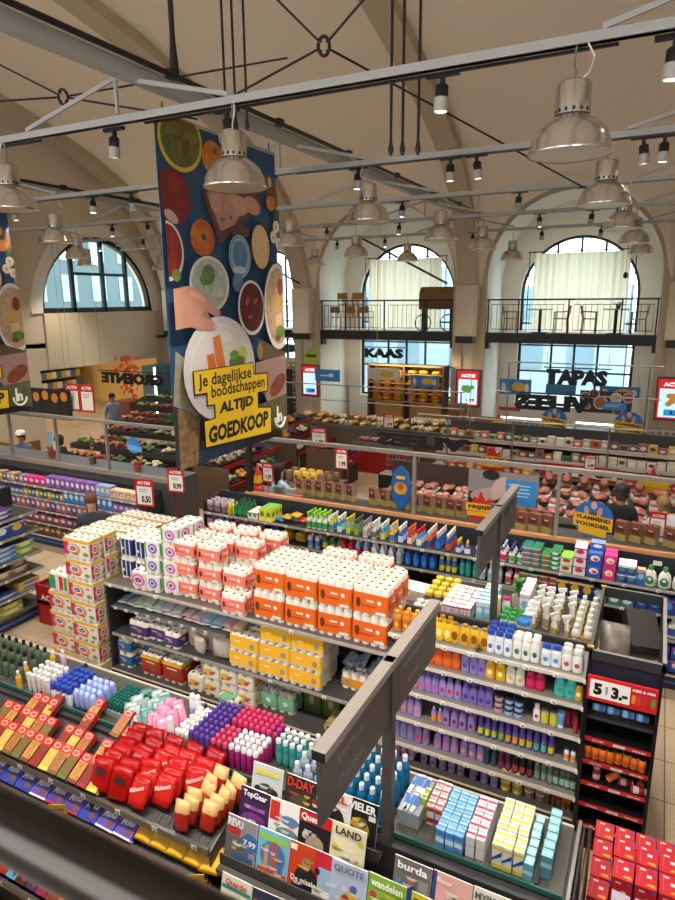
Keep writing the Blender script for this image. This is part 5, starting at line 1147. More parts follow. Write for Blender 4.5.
FB.put((-4.1,5.24,.655),'large clear crumpled film bag hanging beside the yellow packs',None,(0,0,.2),.8); FB.put((-4.42,5.22,.655),'clear film bag on the shelf beside purple pack',None,(0,.1,-.3),.6)
def face_yellow(b, w, d, z0, z1):
    h = z1-z0
    O = Vector((0,-d/2-.004,(z0+z1)/2)); b.disc(O+X*w*.3-Z*h*.05,X,Z,.03,.035,'#8d8a86',8); b.rect(O-X*w*.2+Z*h*.1,X,Z,w*.18,h*.1,'#e8d9b0'); b.rect(O-Z*h*.43,X,Z,w*.95,h*.06,'#dccfae')
    b.rect((w/2+.004,0,(z0+z1)/2),Y,Z,d*.95,h*.98,'#ddd3c2')
YE, yz = roll_pack(4,2,2,mat('#eaa818',.3,noise=.25,scale=16,h2='#e8b53a'),face=face_yellow,r=.047,hl=.1,white_top=.04)
for i in range(4):
    for k in range(3):
        for j in range(2):
            if i == 0 and k == 2: continue
            if i == 3: continue
            YE.put((-3.77+i*.385+.02*k,5.24+j*.2,.653+k*.2),'yellow toilet paper pack, %s column from the film bag, %s row, %s layer' % (ORD[i],ORD[j],('bottom','middle','top')[k]),'yellow toilet paper packs',rot=R_(-.04,.04))
YG, _ = roll_pack(4,2,2,mat('#d98a1a',.3),face=face_plain('#8d8a86',None,-.35),r=.048,hl=.098,white_top=.35)
YG.put((-2.47,5.42,.653),'orange-yellow pack with grey tops behind the small open pack')
YS, _ = roll_pack(2,2,2,mat('#d98d16',.3),r=.053,hl=.09,white_top=.3); YS.put((-2.22,5.24,.653),'small open yellow pack of four rolls near the hair care shelves')
for i in range(7): Prod('film_bag','bag',pillow(.14,.18,.05,mat('#3b4048',.2,noise=.7,scale=20,h2='#8d97a5',bump=.5))).put((-2.62+.085*i,5.38,.87+.02*(i % 3)),'dark shiny film wrapper in the shelf back, %s from the yellow packs' % ORD[i],'dark film wrappers',rot=(R_(-1.3,-.7),R_(-.5,.5),R_(-1,1)))
# base tray
BL, _ = roll_pack(2,2,2,mat('#1c5f9e',.3,noise=.3,scale=14),face=face_plain('#b58a2f','#9fc0dc'),r=.055,hl=.09,white_top=.14)
for k in range(2):
    for i in range(3): BL.put((-5.55+.2*i,5.26+.12*i,.197+k*.185),'bright blue pack on base tray, %s from the floor stack, %s layer' % (ORD[i],('bottom','top')[k]),'blue packs on base tray')
def face_redp(b, w, d, z0, z1):
    h = z1-z0
    for O, XX, ww in ((Vector((0,-d/2-.004,(z0+z1)/2)),X,w),(Vector((w/2+.004,0,(z0+z1)/2)),Y,d)):
        b.rect(O+Z*h*.4,XX,Z,ww*.98,h*.18,'#d8b022'); b.disc(O+XX*ww*.12-Z*h*.1,XX,Z,ww*.2,h*.2,'#7a4a2c',12); b.rect(O+Z*h*.15,XX,Z,ww*.5,h*.08,'#e0c4b4')
RD, _ = roll_pack(3,2,2,mat('#a81c1c',.3,noise=.25,scale=10),face=face_redp,r=.05,hl=.14,white_top=.06)
for i in range(2):
    for j in range(2): RD.put((-5.12+.33*i,5.24+.22*j,.197),'red pack with yellow top band, %s from the blue packs, %s row' % (ORD[i],ORD[j]),'red yellow-topped packs')
def face_flow(b, w, d, z0, z1):
    h = z1-z0
    for O, XX, ww in ((Vector((0,-d/2-.004,(z0+z1)/2)),X,w),(Vector((w/2+.004,0,(z0+z1)/2)),Y,d)):
        b.disc(O-XX*ww*.1,XX,Z,ww*.3,h*.3,'#d0a728',12); b.disc(O+XX*ww*.1-Z*h*.05,XX,Z,ww*.14,h*.16,'#c0392b',10); b.disc(O+XX*ww*.25+Z*h*.1,XX,Z,ww*.1,h*.1,'#4a7ab5',10); b.disc(O-XX*ww*.3-Z*h*.2,XX,Z,ww*.1,h*.1,'#b53a5f',10)
FL, _ = roll_pack(2,2,2,mat('#d9d2c6',.35),face=face_flow,r=.055,hl=.1,white_top=.1)
for i in range(4):
    for k in range(2):
        for j in range(2):
            if i == 0 and k == 1 and j == 0: continue
            FL.put((-4.45+.235*i,5.24+.22*j,.197+.2*k),'white pack with bright flower print, %s from red packs, %s row, %s layer' % (ORD[i],ORD[j],('bottom','top')[k]),'flower print packs')
GR, _ = roll_pack(2,1,2,mat('#6fae8f',.3),face=face_plain('#cfe0d4',None),r=.052,hl=.12,white_top=.2)
GR.put((-4.03,5.16,.262),'green two-roll pack lying on its side on the base tray',None,(PI/2,.0,1.1))
for i in range(3):
    for j in range(2): GR.put((-3.72+.215*i,5.28+.13*j,.197),'green two-roll pack upright, %s from the flower packs, %s row' % (ORD[i],ORD[j]),'upright green packs')
for i in range(2): GR.put((-3.7+.2*i,5.46,.44),'green pack stacked at the back, %s from the flower packs' % ORD[i],'stacked green packs')
OL, _ = roll_pack(2,2,3,mat('#58662f',.3,noise=.35,scale=14),face=face_plain('#9aa35a',None),r=.055,hl=.1,white_top=.02,wrap_full=True)
for i in range(2): OL.put((-3.05+.235*i,5.5,.197),'olive green pack against the back panel, %s from the green packs' % ORD[i],'olive packs')
br = MB()
for s in (-1,1):
    br.lathe([(.055,0),(.058,.01),(.058,.25),(.055,.26)],[mat('#7d6a42',.7),mat('#8d8a4a',.6,noise=.4,scale=14,h2='#a8925f'),mat('#7d6a42',.7)],16,c=(s*.058,0,0),closed=False); br.disc((s*.058,0,.26),X,Y,.055,.055,mat('#b39a70',.8)); br.disc((s*.058,0,.261),X,Y,.02,.02,mat('#3a3128',.9)); br.disc((s*.058,0,0),X,-Y,.055,.055,mat('#b39a70',.8))
Prod('kitchen_roll_pack','kitchen roll',br).put((-2.68,5.42,.256),'brown two-roll kitchen paper pack lying on the base tray',None,(PI/2,0,.05))
def face_cream(b, w, d, z0, z1):
    h = z1-z0; O = Vector((0,-d/2-.004,(z0+z1)/2)); b.rect(O-X*w*.4,X,Z,w*.12,h*.9,'#6fa886'); b.rect(O+X*w*.3,X,Z,w*.25,h*.5,'#8fbf9f'); b.rect(O-Z*h*.1,X,Z,w*.3,h*.04,'#b5a994')
CR, _ = roll_pack(4,2,3,mat('#d8cdb7',.35),face=face_cream,r=.052,hl=.135,white_top=.1); CR.put((-2.32,5.32,.197),'tall cream pack with green marks by the red shelf strip')
b = MB(); b.box(-.012,.012,-.03,.03,0,.2,mat('#b32a1c',.5)); o = b.build('shelf_strip',loc=(-2.63,5.15,.197)); tag(o,'small red strip standing before the tall cream pack','shelf strip')

# ---- hair care shelves
FROM = 'the toilet paper side'
def hb(*a, **k): return bottle(*a, name='shampoo_bottle', **k)
Y0 = 5.17
def hrow(z, spec):
    for (x0, n, pr, desc, ny) in spec:
        if z > .3 and not getattr(pr[0],'big',0): pr[0].me.transform(Matrix.Diagonal((1.1,1.1,1.08,1))); [m.transform(Matrix.Diagonal((1.1,1.1,1.08,1))) for _, m in pr[0].parts if m.users < 2 or True]; pr[0].big = 1
        row(pr[0], x0, pr[1], n, Y0, z+.002, desc, FROM, '%ss' % desc, ny=ny, dy=pr[2] if len(pr) > 2 else .075, jit=.003)
LIL, LIL2 = '#8f79b8', '#7c66ad'
amb = bottle(.038,.19,'#c77a1a','#d9952a',label='#b5651a',label2='#e0a83a',ell=.6,caph=.12,capr=.02,shoulder=.8)
oval = MB(); oval.lathe([(.02,0),(.036,.02),(.044,.07),(.042,.12),(.03,.16),(.02,.172)], '#d6a51c', 14, sy=.5); oval.disc((0,-.0225,.08),X,Z,.026,.04,mat('#8a4a1c',.5),14); oc = MB(); oc.lathe([(.022,.17),(.022,.195)], '#a87a1a', 12, sy=.7)
OV = Prod('shampoo_bottle','bottle',oval,[('cap',oc)])
oval2 = MB(); oval2.lathe([(.02,0),(.036,.02),(.044,.07),(.042,.12),(.03,.16),(.02,.172)], '#d9b421', 14, sy=.5); oval2.disc((0,-.0225,.08),X,Z,.024,.036,mat('#e6d680',.5),14); OV2 = Prod('shampoo_bottle','bottle',oval2,[('cap',oc.mesh('cap'))])
hrow(1.55,[(-1.98,3,(amb,.085),'amber shower bottle on the top hair shelf',2),(-1.64,3,(OV2,.075),'yellow oval bottle with pale badge on the top hair shelf',2),(-1.42,4,(OV,.088),'yellow oval bottle with brown badge on the top hair shelf',1),
  (-1.1,3,(hb(.034,.2,'#d9dbe0','#23429c',label='#e2e3e6',label2='#4a67b0',capr=.03,caph=.2),.075,.085),'white bottle with royal blue cap on the top hair shelf',3),
  (-.87,3,(hb(.035,.2,'#dedcd5','#e6e3dc',label2='#2f6b58',capr=.03,caph=.15),.075),'white bottle with dark green script on the top hair shelf',2),
  (-.63,2,(hb(.038,.185,'#dcdde0','#2748a5',label2='#4a8fd0',capr=.033,caph=.2),.085),'white bottle with slanted blue cap on the top hair shelf',1),
  (-.46,2,(hb(.038,.185,'#dcd9d2','#cfccc4',label2='#b04a6a',capr=.033,caph=.2),.085),'white bottle with pink and navy print on the top hair shelf',2)])
hrow(1.295,[(-1.97,3,(hb(.035,.19,'#a8142c','#7a1020',label2='#d8808a',capr=.02),.075),'crimson bottle on the second hair shelf',2),
  (-1.73,5,(hb(.038,.19,'#d0521c','#b83a14',label='#d9642a',capr=.024,shoulder=.7),.082),'orange rounded bottle on the second hair shelf',1),
  (-1.32,3,(hb(.036,.2,LIL,'#a594c4',label2='#5a4590',capr=.022),.078),'lilac bottle with dark badge on the second hair shelf',2),
  (-1.09,2,(hb(.04,.19,'#d9a51c','#e0b53a',label2='#f0e0a0',capr=.03),.088),'sunny yellow bottle on the second hair shelf',2),
  (-.91,2,(hb(.037,.18,'#d8d3c6','#c9c4b8',label2='#d9a82a',capr=.03),.082),'ivory bottle with yellow dot on the second hair shelf',1),
  (-.74,2,(hb(.036,.18,'#b5164a','#98123d',label='#c5255a',capr=.028),.08),'magenta bottle on the second hair shelf',2)])
hrow(1.295,[(-.5,2,(bottle(.042,.185,'#45b0a5','#55bdb2',label2='#2c8d85',capr=.034,name='shampoo_bottle'),.09),'turquoise bottle beyond the shelf gap',2)])
hb(.036,.175,'#d9a012','#23231c',label2='#efe2c0',capr=.026).put((-.345,5.17,1.297),'amber yellow bottle with black cap beside the green one'); 
hb(.033,.17,'#3f7f2a','#23361c',label2='#d9a53a',capr=.026).put((-.345,5.3,1.297),'green bottle with dark cap behind the amber yellow one')
P_P = lambda l2, lab=None, body=LIL, cap='#6d58a0': hb(.033,.19,body,cap,label=lab,label2=l2,capr=.02,shoulder=.72)
PUMP = bottle(.024,.15,'#8a78b5','#d9d6df',label='#d9862a',ell=.9,capr=.012,pump=True,name='hair_serum_bottle')
spr = lambda lab, body='#5b4a9c', cap='#4c3d8c': can(.024,.205,body,cap,label=lab,name='hair_spray_can',caph=.22,dome=False)
hrow(.99,[(-1.97,4,(PUMP,.06,.06),'small lilac pump bottle with orange label on the third hair shelf',2),(-1.73,3,(P_P('#c9509a'),.07),'lilac bottle with pink label on the third hair shelf',2),(-1.52,3,(P_P('#b5304a',body='#9c86bf'),.07),'lilac bottle with red label on the third hair shelf',1),(-1.3,4,(P_P('#3f2f86',body=LIL2,cap='#5a4690'),.07),'violet bottle with dark label on the third hair shelf',2),
  (-.67,1,(hb(.028,.15,'#dcdad6','#e6e4e0',label2='#c0392b',capr=.018),.062),'white bottle with red mark on the third hair shelf',1),(-.6,2,(jar(.03,.15,'#8f9193','#3c3d40',label='#c9c23a',name='gel_tube',lidh=.15),.07),'grey gel tube with yellow band on the third hair shelf',1)])
POT = jar(.04,.055,'#8fb0d9','#23262e',name='hair_wax_pot',lidh=.4); POT2 = jar(.04,.055,'#d8c9cf','#3a3338',label='#c58a9c',name='hair_wax_pot',lidh=.4)
for k in range(3):
    POT2.put((-1.0,5.17,.992+.056*k),'pink and white wax pot, %s of the stack next to violet bottles' % ('bottom','middle','top')[k],'pink wax pots')
    for i in range(2): POT.put((-.91+.085*i,5.17,.992+.056*k),'pale blue wax pot with black lid, %s stack from the violet bottles, %s of stack' % (ORD[i],('bottom','middle','top')[k]),'blue wax pots')
tube_b = MB(); tube_b.lathe([(.024,0),(.026,.03),(.034,.12),(.036,.15)],[mat('#dfe3ea',.4),mat('#5f93cf',.4),mat('#7fa9d9',.4)],12,sy=.7); Prod('gel_tube','tube',tube_b).put((-.47,5.17,.992),'light blue gel tube beside grey yellow-banded tubes')
tr_ = MB(); tr_.lathe([(.02,0),(.022,.03),(.03,.13),(.033,.16)],[mat('#2a0f12',.4),mat('#8a1a26',.35),mat('#7a1622',.35)],12,sy=.7); row(Prod('gel_tube','tube',tr_),-.42,.055,2,5.2,.992,'dark red gel tube on the third hair shelf','the grey tubes')
for j in range(2): can(.02,.17,'#8f1a26','#5a1018',label='#a83240',name='hair_mousse_can').put((-.345,5.15+.07*j,.992),'dark red mousse can at the shelf end, %s row' % ('front','second')[j],'red mousse cans')
hrow(.69,[(-1.97,3,(P_P('#d97a2a'),.07),'lilac bottle with orange label on the fourth hair shelf',2),(-1.76,1,(P_P('#d5708f',body='#a48fc2'),.07),'lilac bottle with rose label on the fourth hair shelf',1),(-1.6,2,(PUMP,.06,.06),'small lilac pump bottle on the fourth hair shelf',1),(-1.48,4,(P_P('#7a1f35'),.08),'lilac bottle with wine red label on the fourth hair shelf',2)])
for i in range(11):
    c = ['#c9c22c','#b8c22f','#a3b83a','#7fae3f','#d99a2a','#d9942a','#d8b32a','#cfae2f','#4fa59c','#5aa9a0','#e0b81f'][i]; 
    spr(c,body=['#4a3d92','#5b4a9c'][i % 2]).put((-1.15+.062*i,Y0,.692),'violet hair spray with %s label on fourth shelf, %s from the wine red labels' % (['lemon','lime','lime green','green','orange','orange','amber','amber','teal','teal','yellow'][i],ORD[i]),'violet hair sprays')
    spr(c).put((-1.15+.062*i,Y0+.06,.692),'violet hair spray in second row, %s from the wine red labels' % ORD[i],'violet hair sprays, second row')
for i in range(2): bottle(.022,.13,'#d9d3dc','#3a3040',label='#d98a3a',ell=.9,capr=.012,pump=True,name='hair_serum_bottle').put((-.4+.055*i,5.17,.692),'white pump bottle with orange band, %s from the violet sprays' % ORD[i],'white pump bottles')
hrow(.41,[(-1.97,3,(P_P('#3f9c7f'),.072),'lilac bottle with green label on the fifth hair shelf',2),(-1.75,2,(P_P('#c9404f'),.075),'lilac bottle with coral label on the fifth hair shelf',1),(-1.55,3,(P_P('#d8507a',body='#9a83c0'),.08),'lilac bottle with hot pink label on the fifth hair shelf',1),(-1.3,3,(P_P('#d9962a'),.078),'lilac bottle with amber label on the fifth hair shelf',1)])
for i, (c, cc, lb, nm) in enumerate((('#1d3d4a','#2a5563',None,'dark teal'),('#24505c','#1d3d4a',None,'dark teal'),('#4a1d3f','#6b2a55','#7a2f62','plum'),('#521f45','#6b2a55','#7a2f62','plum'),('#1b191b','#2a2628','#a8334a','black and red'),('#1b191b','#2a2628','#a8334a','black and red'),('#201c1e','#2a2628','#8a2a3f','black and red'))):
    can(.024,.19,c,cc,label=lb,name='hair_spray_can',dome=False).put((-1.08+.064*i,Y0,.412),'%s hair spray on the fifth shelf, %s from the amber labels' % (nm,ORD[i]),'dark hair sprays')
row(can(.024,.2,'#5a6f62','#6f8375',label='#7a9080',name='hair_spray_can'),-.63,.056,3,Y0,.412,'grey-green hair spray on the fifth shelf','the black sprays','grey-green sprays',ny=2,dy=.06)
row(can(.025,.21,'#37625a','#2a4a45',label='#8fae9f',label2='#b03a3a',name='hair_spray_can',dome=False),-.47,.05,4,Y0,.412,'dark green hair spray with red ring on the fifth shelf','the black sprays','dark green sprays',ny=2,dy=.06)
PB = bottle(.034,.172,LIL,'#6d58a0',label2='#4f8a9c',ell=.6,capr=.02,pump=True,name='shampoo_bottle')
row(bottle(.033,.172,'#a48fc4','#6d58a0',label2='#e07a6a',name='shampoo_bottle',capr=.02,shoulder=.72),-1.97,.078,3,Y0,.197,'lilac bottle with coral label on the base tray',FROM,'coral label bottles',ny=2)
row(bottle(.034,.172,LIL,'#6d58a0',label2='#3a5fae',ell=.6,capr=.02,pump=True,name='shampoo_bottle'),-1.68,.09,2,Y0,.197,'lilac pump bottle with blue label on the base tray',FROM); row(bottle(.034,.172,LIL,'#6d58a0',label2='#3f8a4a',ell=.6,capr=.02,pump=True,name='shampoo_bottle'),-1.5,.09,3,Y0,.197,'lilac pump bottle with green label on the base tray',FROM)
row(PB,-1.2,.1,3,Y0,.197,'lilac pump bottle with teal label on the base tray',FROM,ny=2)
YJ = jar(.048,.07,'#b5a43a','#c9b23a',label='#d8cb6a',name='hair_mask_jar',lidh=.35); BJ = jar(.045,.075,'#2b2826','#d0ccc4',label='#8a8276',name='hair_mask_jar',lidh=.3)
for i in range(2):
    for k in range(3): YJ.put((-.9+.105*i,5.19,.197+.072*k),'yellow hair mask jar, %s stack from the teal labels, %s of stack' % (ORD[i],('bottom','middle','top')[k]),'yellow mask jars')
    for k in range(2): BJ.put((-.69+.1*i,5.19,.197+.077*k),'black jar with pale lid, %s stack from yellow jars, %s of stack' % (ORD[i],('bottom','top')[k]),'black jars')
row(can(.022,.17,'#6d4230','#3f241a',label='#7d5540',name='hair_oil_bottle',dome=False),-.53,.05,3,Y0,.197,'brown slim bottle on the base tray','the black jars','brown slim bottles',ny=2,dy=.06)
row(can(.02,.172,'#b07a1f','#d9d4c9',label='#8a5a18',name='hair_oil_bottle',dome=False),-.385,.043,2,Y0,.197,'amber slim bottle with white cap on the base tray','the brown bottles','amber slim bottles',ny=3,dy=.06)

# ---- soap shelf behind the hair care
ZS_ = 1.452; S0 = 'the toilet paper side'
row(jar(.045,.1,'#cfc6b2','#d9b02a',label='#8a5a3a',name='cream_jar'),-1.98,.1,3,6.1,ZS_,'cream jar with yellow lid behind the orange packs',S0,'yellow-lid jars',ny=4,dy=.13)
row(jar(.04,.09,'#4a3527','#d8d0c2',label='#a88a5a',name='cream_jar'),-2.0,.09,3,5.78,ZS_,'dark brown jar with pale lid behind the orange packs',S0,'brown jars',ny=2,dy=.1)
row(carton(.07,.07,.13,'#dcd9d6',name='soap_carton',logo='#c9a3b0',top='#e9e6e2',stripe='#b83a6a'),-1.72,.078,4,5.85,ZS_,'white soap carton with pink band',S0,'white pink soap cartons',ny=6,dy=.09)
row(carton(.07,.06,.2,'#8fc2da',name='soap_carton',top='#b9d9e6',stripe='#d9e6ea',logo='#cfe3ec'),-1.38,.075,2,5.9,ZS_,'light blue tall soap carton',S0,'light blue soap cartons',ny=6,dy=.085)
carton(.09,.08,.21,'#dccb9a',name='soap_carton',top='#e9e0c4',logo='#efe6cd').put((-1.26,6.05,ZS_),'pale yellow tall carton between light blue cartons and pink-capped bottle')
bottle(.04,.2,'#dcd6d6','#c92a6a',label='#e3d5da',capr=.036,caph=.15,name='lotion_bottle').put((-1.16,6.1,ZS_),'white bottle with bright pink cap near the second sign post')
gp = MB(); gp.lathe([(.05,0),(.06,.12)],'#d8d4c8',12); o = gp.build('potted_herb',loc=(-1.1,6.35,ZS_)); tag(o,'small green leafy plant among the soaps','plant'); t = MB()
for q in range(60):
    a, r, zz = R_(0,6.28), R_(0,.07), R_(.1,.3); t.disc((r*math.cos(a),r*math.sin(a),zz),(math.cos(a),math.sin(a),.4),(-math.sin(a),math.cos(a),.3),.03,.02,['#2f7a3c','#3f8f4a','#276b33'][q % 3],6)
t.build('foliage',o)
row(bottle(.035,.13,'#d9dcd4','#2f9c4a',label='#c2d8c2',capr=.034,caph=.3,name='soap_bottle'),-1.13,.08,3,5.85,ZS_,'white soap bottle with bright green cap','the plant','green-capped soap bottles',ny=3,dy=.09)
row(carton(.1,.07,.26,'#dcdcdc',name='soap_carton',top='#e6e6e6',logo='#8fa8cf',stripe='#d9a9b0'),-.99+.0,.1,1,6.15,ZS_,'tall white carton with blue badge by the sign post','','tall white cartons',ny=5,dy=.09)
row(carton(.08,.07,.2,'#b9c5de',name='soap_carton',top='#dfe4ee',logo='#e9edf5',stripe='#5a78b5'),-.9,.09,1,5.85,ZS_,'pale blue white carton before the sign post','','pale blue cartons',ny=4,dy=.09)
row(jar(.06,.16,'#dcd4c6','#2f76bd',label='#e5dfd3',name='cream_tub'),-.93,.12,1,5.78,ZS_,'white tub with blue lid beside the sign post','')
SPB = spray(.042,.26,'#d8d2c0','#e3e0d8',label='#b59a5f',name='spray_bottle'); LOT = bottle(.042,.23,'#d9d3bf','#dfdcd2',label='#a98f56',capr=.02,caph=.14,ell=.75,name='lotion_bottle')
row(SPB,-.86,.105,4,5.86,ZS_,'white spray bottle with tan label',"the sign post",'tan-label spray bottles',ny=5,dy=.14,rot=-1.1,rj=.4,jit=.012,skip=((1,0),(3,1)))
row(LOT,-.45,.1,2,5.75,ZS_,'ivory lotion bottle with tan label','the spray bottles','tan-label lotion bottles',ny=6,dy=.13)
bottle(.042,.2,'#b07a3a','#e3dfd6',label='#d5cbb8',capr=.03,caph=.2,name='lotion_bottle').put((-.5,5.7,1.5),'tan bottle lying tipped over among the spray bottles',None,(.0,1.3,.6))

# ---- drink display at the end of the hair care unit
D = empty('drink_display',(-.02,5.7,0),'black promotional drink display with a red price board and open top bin','display stand')
BK = mat('#0f0f12',.45); NVY = mat('#1b1e2c',.5)
part(D,'side_panel',[(-.29,-.265,5.05,6.3,0,1.78)],BK); part(D,'side_panel',[(.235,.26,5.05,6.3,0,1.78)],BK); part(D,'back_panel',[(-.29,.26,5.6,5.63,0,1.2)],BK); part(D,'base',[(-.29,.26,5.02,6.3,0,.1)],BK)
part(D,'front_board',[(-.28,.25,5.08,5.1,1.42,1.78)],NVY)
t = MB(); t.box(-.288,-.265,5.06,6.32,1.76,1.86,DGREY,top=mat('#4f4d4c',.4)); t.box(.24,.27,5.06,6.32,1.76,1.86,DGREY,top=mat('#8a8683',.4)); t.box(-.288,.27,6.3,6.33,1.76,1.86,DGREY,top=mat('#6b6866',.4)); t.box(-.288,.27,5.06,5.09,1.76,1.84,DGREY,top=mat('#7d7a77',.4)); t.box(-.27,.24,5.09,6.3,1.42,1.45,mat('#b0a590',.7,noise=.2,scale=5)); part(D,'top_bin',t)
for q,(cx,cy) in enumerate(((-.285,5.075),(-.285,6.31))): part(D,'corner_clip',[(cx-.02,cx+.03,cy-.012,cy+.012,1.855,1.87)],mat('#c9973a',.5))
t = MB(); pb = mat('#c01f25',.4); t.box(-.275,.235,5.0,5.02,1.44,1.65,pb)
t.box(-.255,.04,4.997,5.0,1.47,1.625,mat('#e8e4dc',.5)); ik = mat('#111111',.5)
t.text('5',(-.195,4.995,1.547),X,Z,.105,ik,w=.065,bold=.07); t.text('3.-',(-.035,4.995,1.543),X,Z,.105,ik,w=.12,bold=.06); t.text('VOOR',(-.13,4.995,1.547),Z,-X,.02,ik,bold=.03)
t.text('KIES & MIX',(.138,4.995,1.61),X,Z,.022,'#f0e9e2',w=.165,bold=.04)
for q,c in enumerate(('#d9812a','#c8453a','#b52a33','#b02a2a','#4f8a2f')): t.rect((.068+.035*q,4.996,1.53),X,Z,.028,.075,c)
part(D,'price_board',t)
DZ = [1.03,.81,.60,.39,.18]
for k, z in enumerate(DZ):
    yf = 5.09-.0
    s = part(D,'shelf',[(-.265,.235,yf,5.6,z-.02,z)],BK)
    b = MB(); b.box(-.265,.235,yf-.012,yf,z-.028,z+.008,mat('#a81e24',.45)); b.rect((-.0,yf-.013,z-.01),X,Z,.09,.022,'#e2ddd5'); b.text('KIES & MIX',(.15,yf-.0135,z-.01),X,Z,.014,'#e6dcd4',w=.1,bold=.03); b.text('KIES & MIX',(-.16,yf-.0135,z-.01),X,Z,.014,'#e6dcd4',w=.09,bold=.03); b.text('5 VOOR 3.-',(0,yf-.0138,z-.01),X,Z,.012,'#1a1a1a',w=.07,bold=.03); b.rect((.07,yf-.0134,z-.01),X,Z,.02,.016,'#3f7a2a'); b.build('price_strip',s)
price_tags(D,[],0,0)
part(D,'empty_tray',[(-.262,.232,5.1,5.59,1.2,1.22)],mat('#3a3431',.6,noise=.3,scale=10))
dc = can(.031,.115,'#c8661a','#2a2624',label='#b8541a',name='drink_can',caph=.06,dome=False)
for i in range(8): dc.put((-.235+.06*i,5.15+R_(-.01,.01),.812),'orange drink can standing in the display, %s from the hair care side' % ORD[i],'standing orange cans')
for i in range(4): dc.put((-.2+.07*i,5.24,.812),'orange drink can in second row, %s from the hair care side' % ORD[i],'orange cans second row')
dr = can(.031,.115,'#8a1822','#c9c9c9',label='#c9a6a6',name='drink_can',caph=.06,dome=False)
dr.put((-.15,5.16,.602),'dark red can upright on the middle display shelf'); dc.put((-.06,5.15,.635),'orange can tipped over beside the dark red one',None,(.0,.9,.3)); dr.put((.02,5.17,.632),'dark red can lying flat on the middle shelf',None,(0,PI/2,.2)); dr.put((.12,5.12,.632),'red can lying at the aisle end of the middle display shelf',None,(0,PI/2,.1)); dc.put((.19,5.2,.632),'orange can lying behind the red can at the aisle end',None,(0,PI/2,PI/2-.3))
wb = can(.03,.1,'#3f7fc0','#d0d6dc',label='#a9c8e6',name='drink_can',caph=.08)
for i in range(4): wb.put((-.23+.11*i,5.2,1.252),'blue can lying under the price board, %s from the hair care side' % ORD[i],'blue cans',(0,PI/2,0))
# discarded things in the bin
b = MB(); b.box(-.13,.13,-.2,.2,0,.13,mat('#2b2725',.5,noise=.3,scale=9)); 
for q in range(6):
    for w in range(4): b.rect((.131,-.18+.07*q,.025+.03*w),Y,Z,.045,.018,'#0b0b0b')
o = b.build('black_crate',loc=(.07,5.95,1.6),rot=(.5,.1,.3)); tag(o,'black plastic crate tipped inside the display bin','crate')
b = MB(); b.lathe([(0,-.08),(.055,-.06),(.08,0),(.055,.06),(0,.08)],mat('#3b3836',.25,noise=.4,scale=30,h2='#9a9590'),14); o = b.build('foil_ball',loc=(-.07,5.42,1.535)); tag(o,'dark shiny foil ball in the display bin','foil ball')
b = pillow(.3,.34,.14,mat('#4d453d',.3,noise=.6,scale=12,h2='#9d9488',bump=.6)); o = b.build('film_bag',loc=(-.1,5.62,1.47),rot=(-.6,.2,.4)); tag(o,'crumpled grey film in the display bin','film')
for q,(x,y,a,c,nm) in enumerate(((.1,5.25,.5,'#8d857a','grey'),(.16,5.35,-.4,'#cfc6b6','white'),(.02,5.22,1.2,'#b5a995','beige'))):
    b = MB(); b.box(-.1,.1,-.03,.03,0,.03,mat(c,.6)); o = b.build('scrap_carton',loc=(x,y,1.47+.03*q),rot=(.2,.3,a)); tag(o,'%s carton scrap in front of the tipped crate' % nm,'scrap')
# ================================================================ CLEANING UNIT, LEDGE, RAIL, LEFT UNITS
def gondola(x0, x1, yf, yb, zs, lab, back=1.48, tagstep=.28, sh=SHELF, rail=mat('#9a958c',.4)):
    g = empty('shelving_unit', ((x0+x1)/2,yf+.2,0), lab, 'shelving unit')
    plinth(g,x0,x1,yf,yb); part(g,'back_panel',[(x0,x1,yb-.04,yb,.18,back)],DKB)
    part(g,'end_panel',[(x0-.02,x0,yf+.04,yb,.18,back-.06)],DGREY); part(g,'end_panel',[(x1,x1+.02,yf+.04,yb,.18,back-.06)],DGREY)
    for z in zs:
        n = int((x1-x0)/tagstep); n = min(n, 22)
        shelf(g,x0,x1,yf+.04,yb-.04,z,[x0+.1+(x1-x0)/n*q for q in range(n)],sh,rail)
    return g
G3 = gondola(-6.45,1.6,7.9,8.42,[1.235,.93,.62],'long shelving unit of cleaning products along the wood-edged ledge')
G4 = gondola(-13.4,-7.8,7.9,8.42,[1.17,.93,.69,.43],'long shelving unit of boxed pantry goods below the produce ledge',back=1.3)
# ledge (half-height wall) with wooden nosing
LEDT = mat('#3b3734',.35,noise=.2,scale=3); NOSE = mat('#c98f5f',.5,noise=.25,scale=6)
b = MB(); b.box(-5.95,2.2,8.44,8.96,0,1.47,mat('#37332f',.6),top=LEDT); struct(b.build('wall_ledge'),'dark half-height wall behind the cleaning products')
b = MB(); b.box(-14,-7.55,8.44,9.15,0,1.47,mat('#4a4642',.6),top=mat('#56595c',.35,noise=.2,scale=3)); struct(b.build('wall_ledge_produce'),'half-height wall before the produce stands')
b = MB(); b.box(-5.95,2.2,8.39,8.5,1.44,1.51,NOSE); struct(b.build('trim_5'),'wooden nosing of the ledge'); b = MB(); b.box(-14,-7.55,8.39,8.5,1.44,1.51,mat('#8a8174',.5)); struct(b.build('trim_6'),'greyish nosing of the produce ledge')
RAILM = mat('#8f8981',.4,.35)
def railing(x0, x1, posts, lab):
    r = empty('guard_rail',((x0+x1)/2,8.5,1.5),lab,'railing','ledge guard rails')
    for x in posts:
        t = MB(); t.box(x-.024,x+.024,8.475,8.525,1.5,2.42,RAILM); part(r,'post',t)
    t = MB(); t.box(x0,x1,8.465,8.535,2.4,2.455,RAILM); part(r,'handrail',t)
railing(-5.85,2.2,[-3.03,-1.03,.42],'grey metal guard rail on the wooden ledge'); railing(-14,-7.3,[-9.1,-10.45,-11.8,-13.2],'grey metal guard rail before the produce stands')
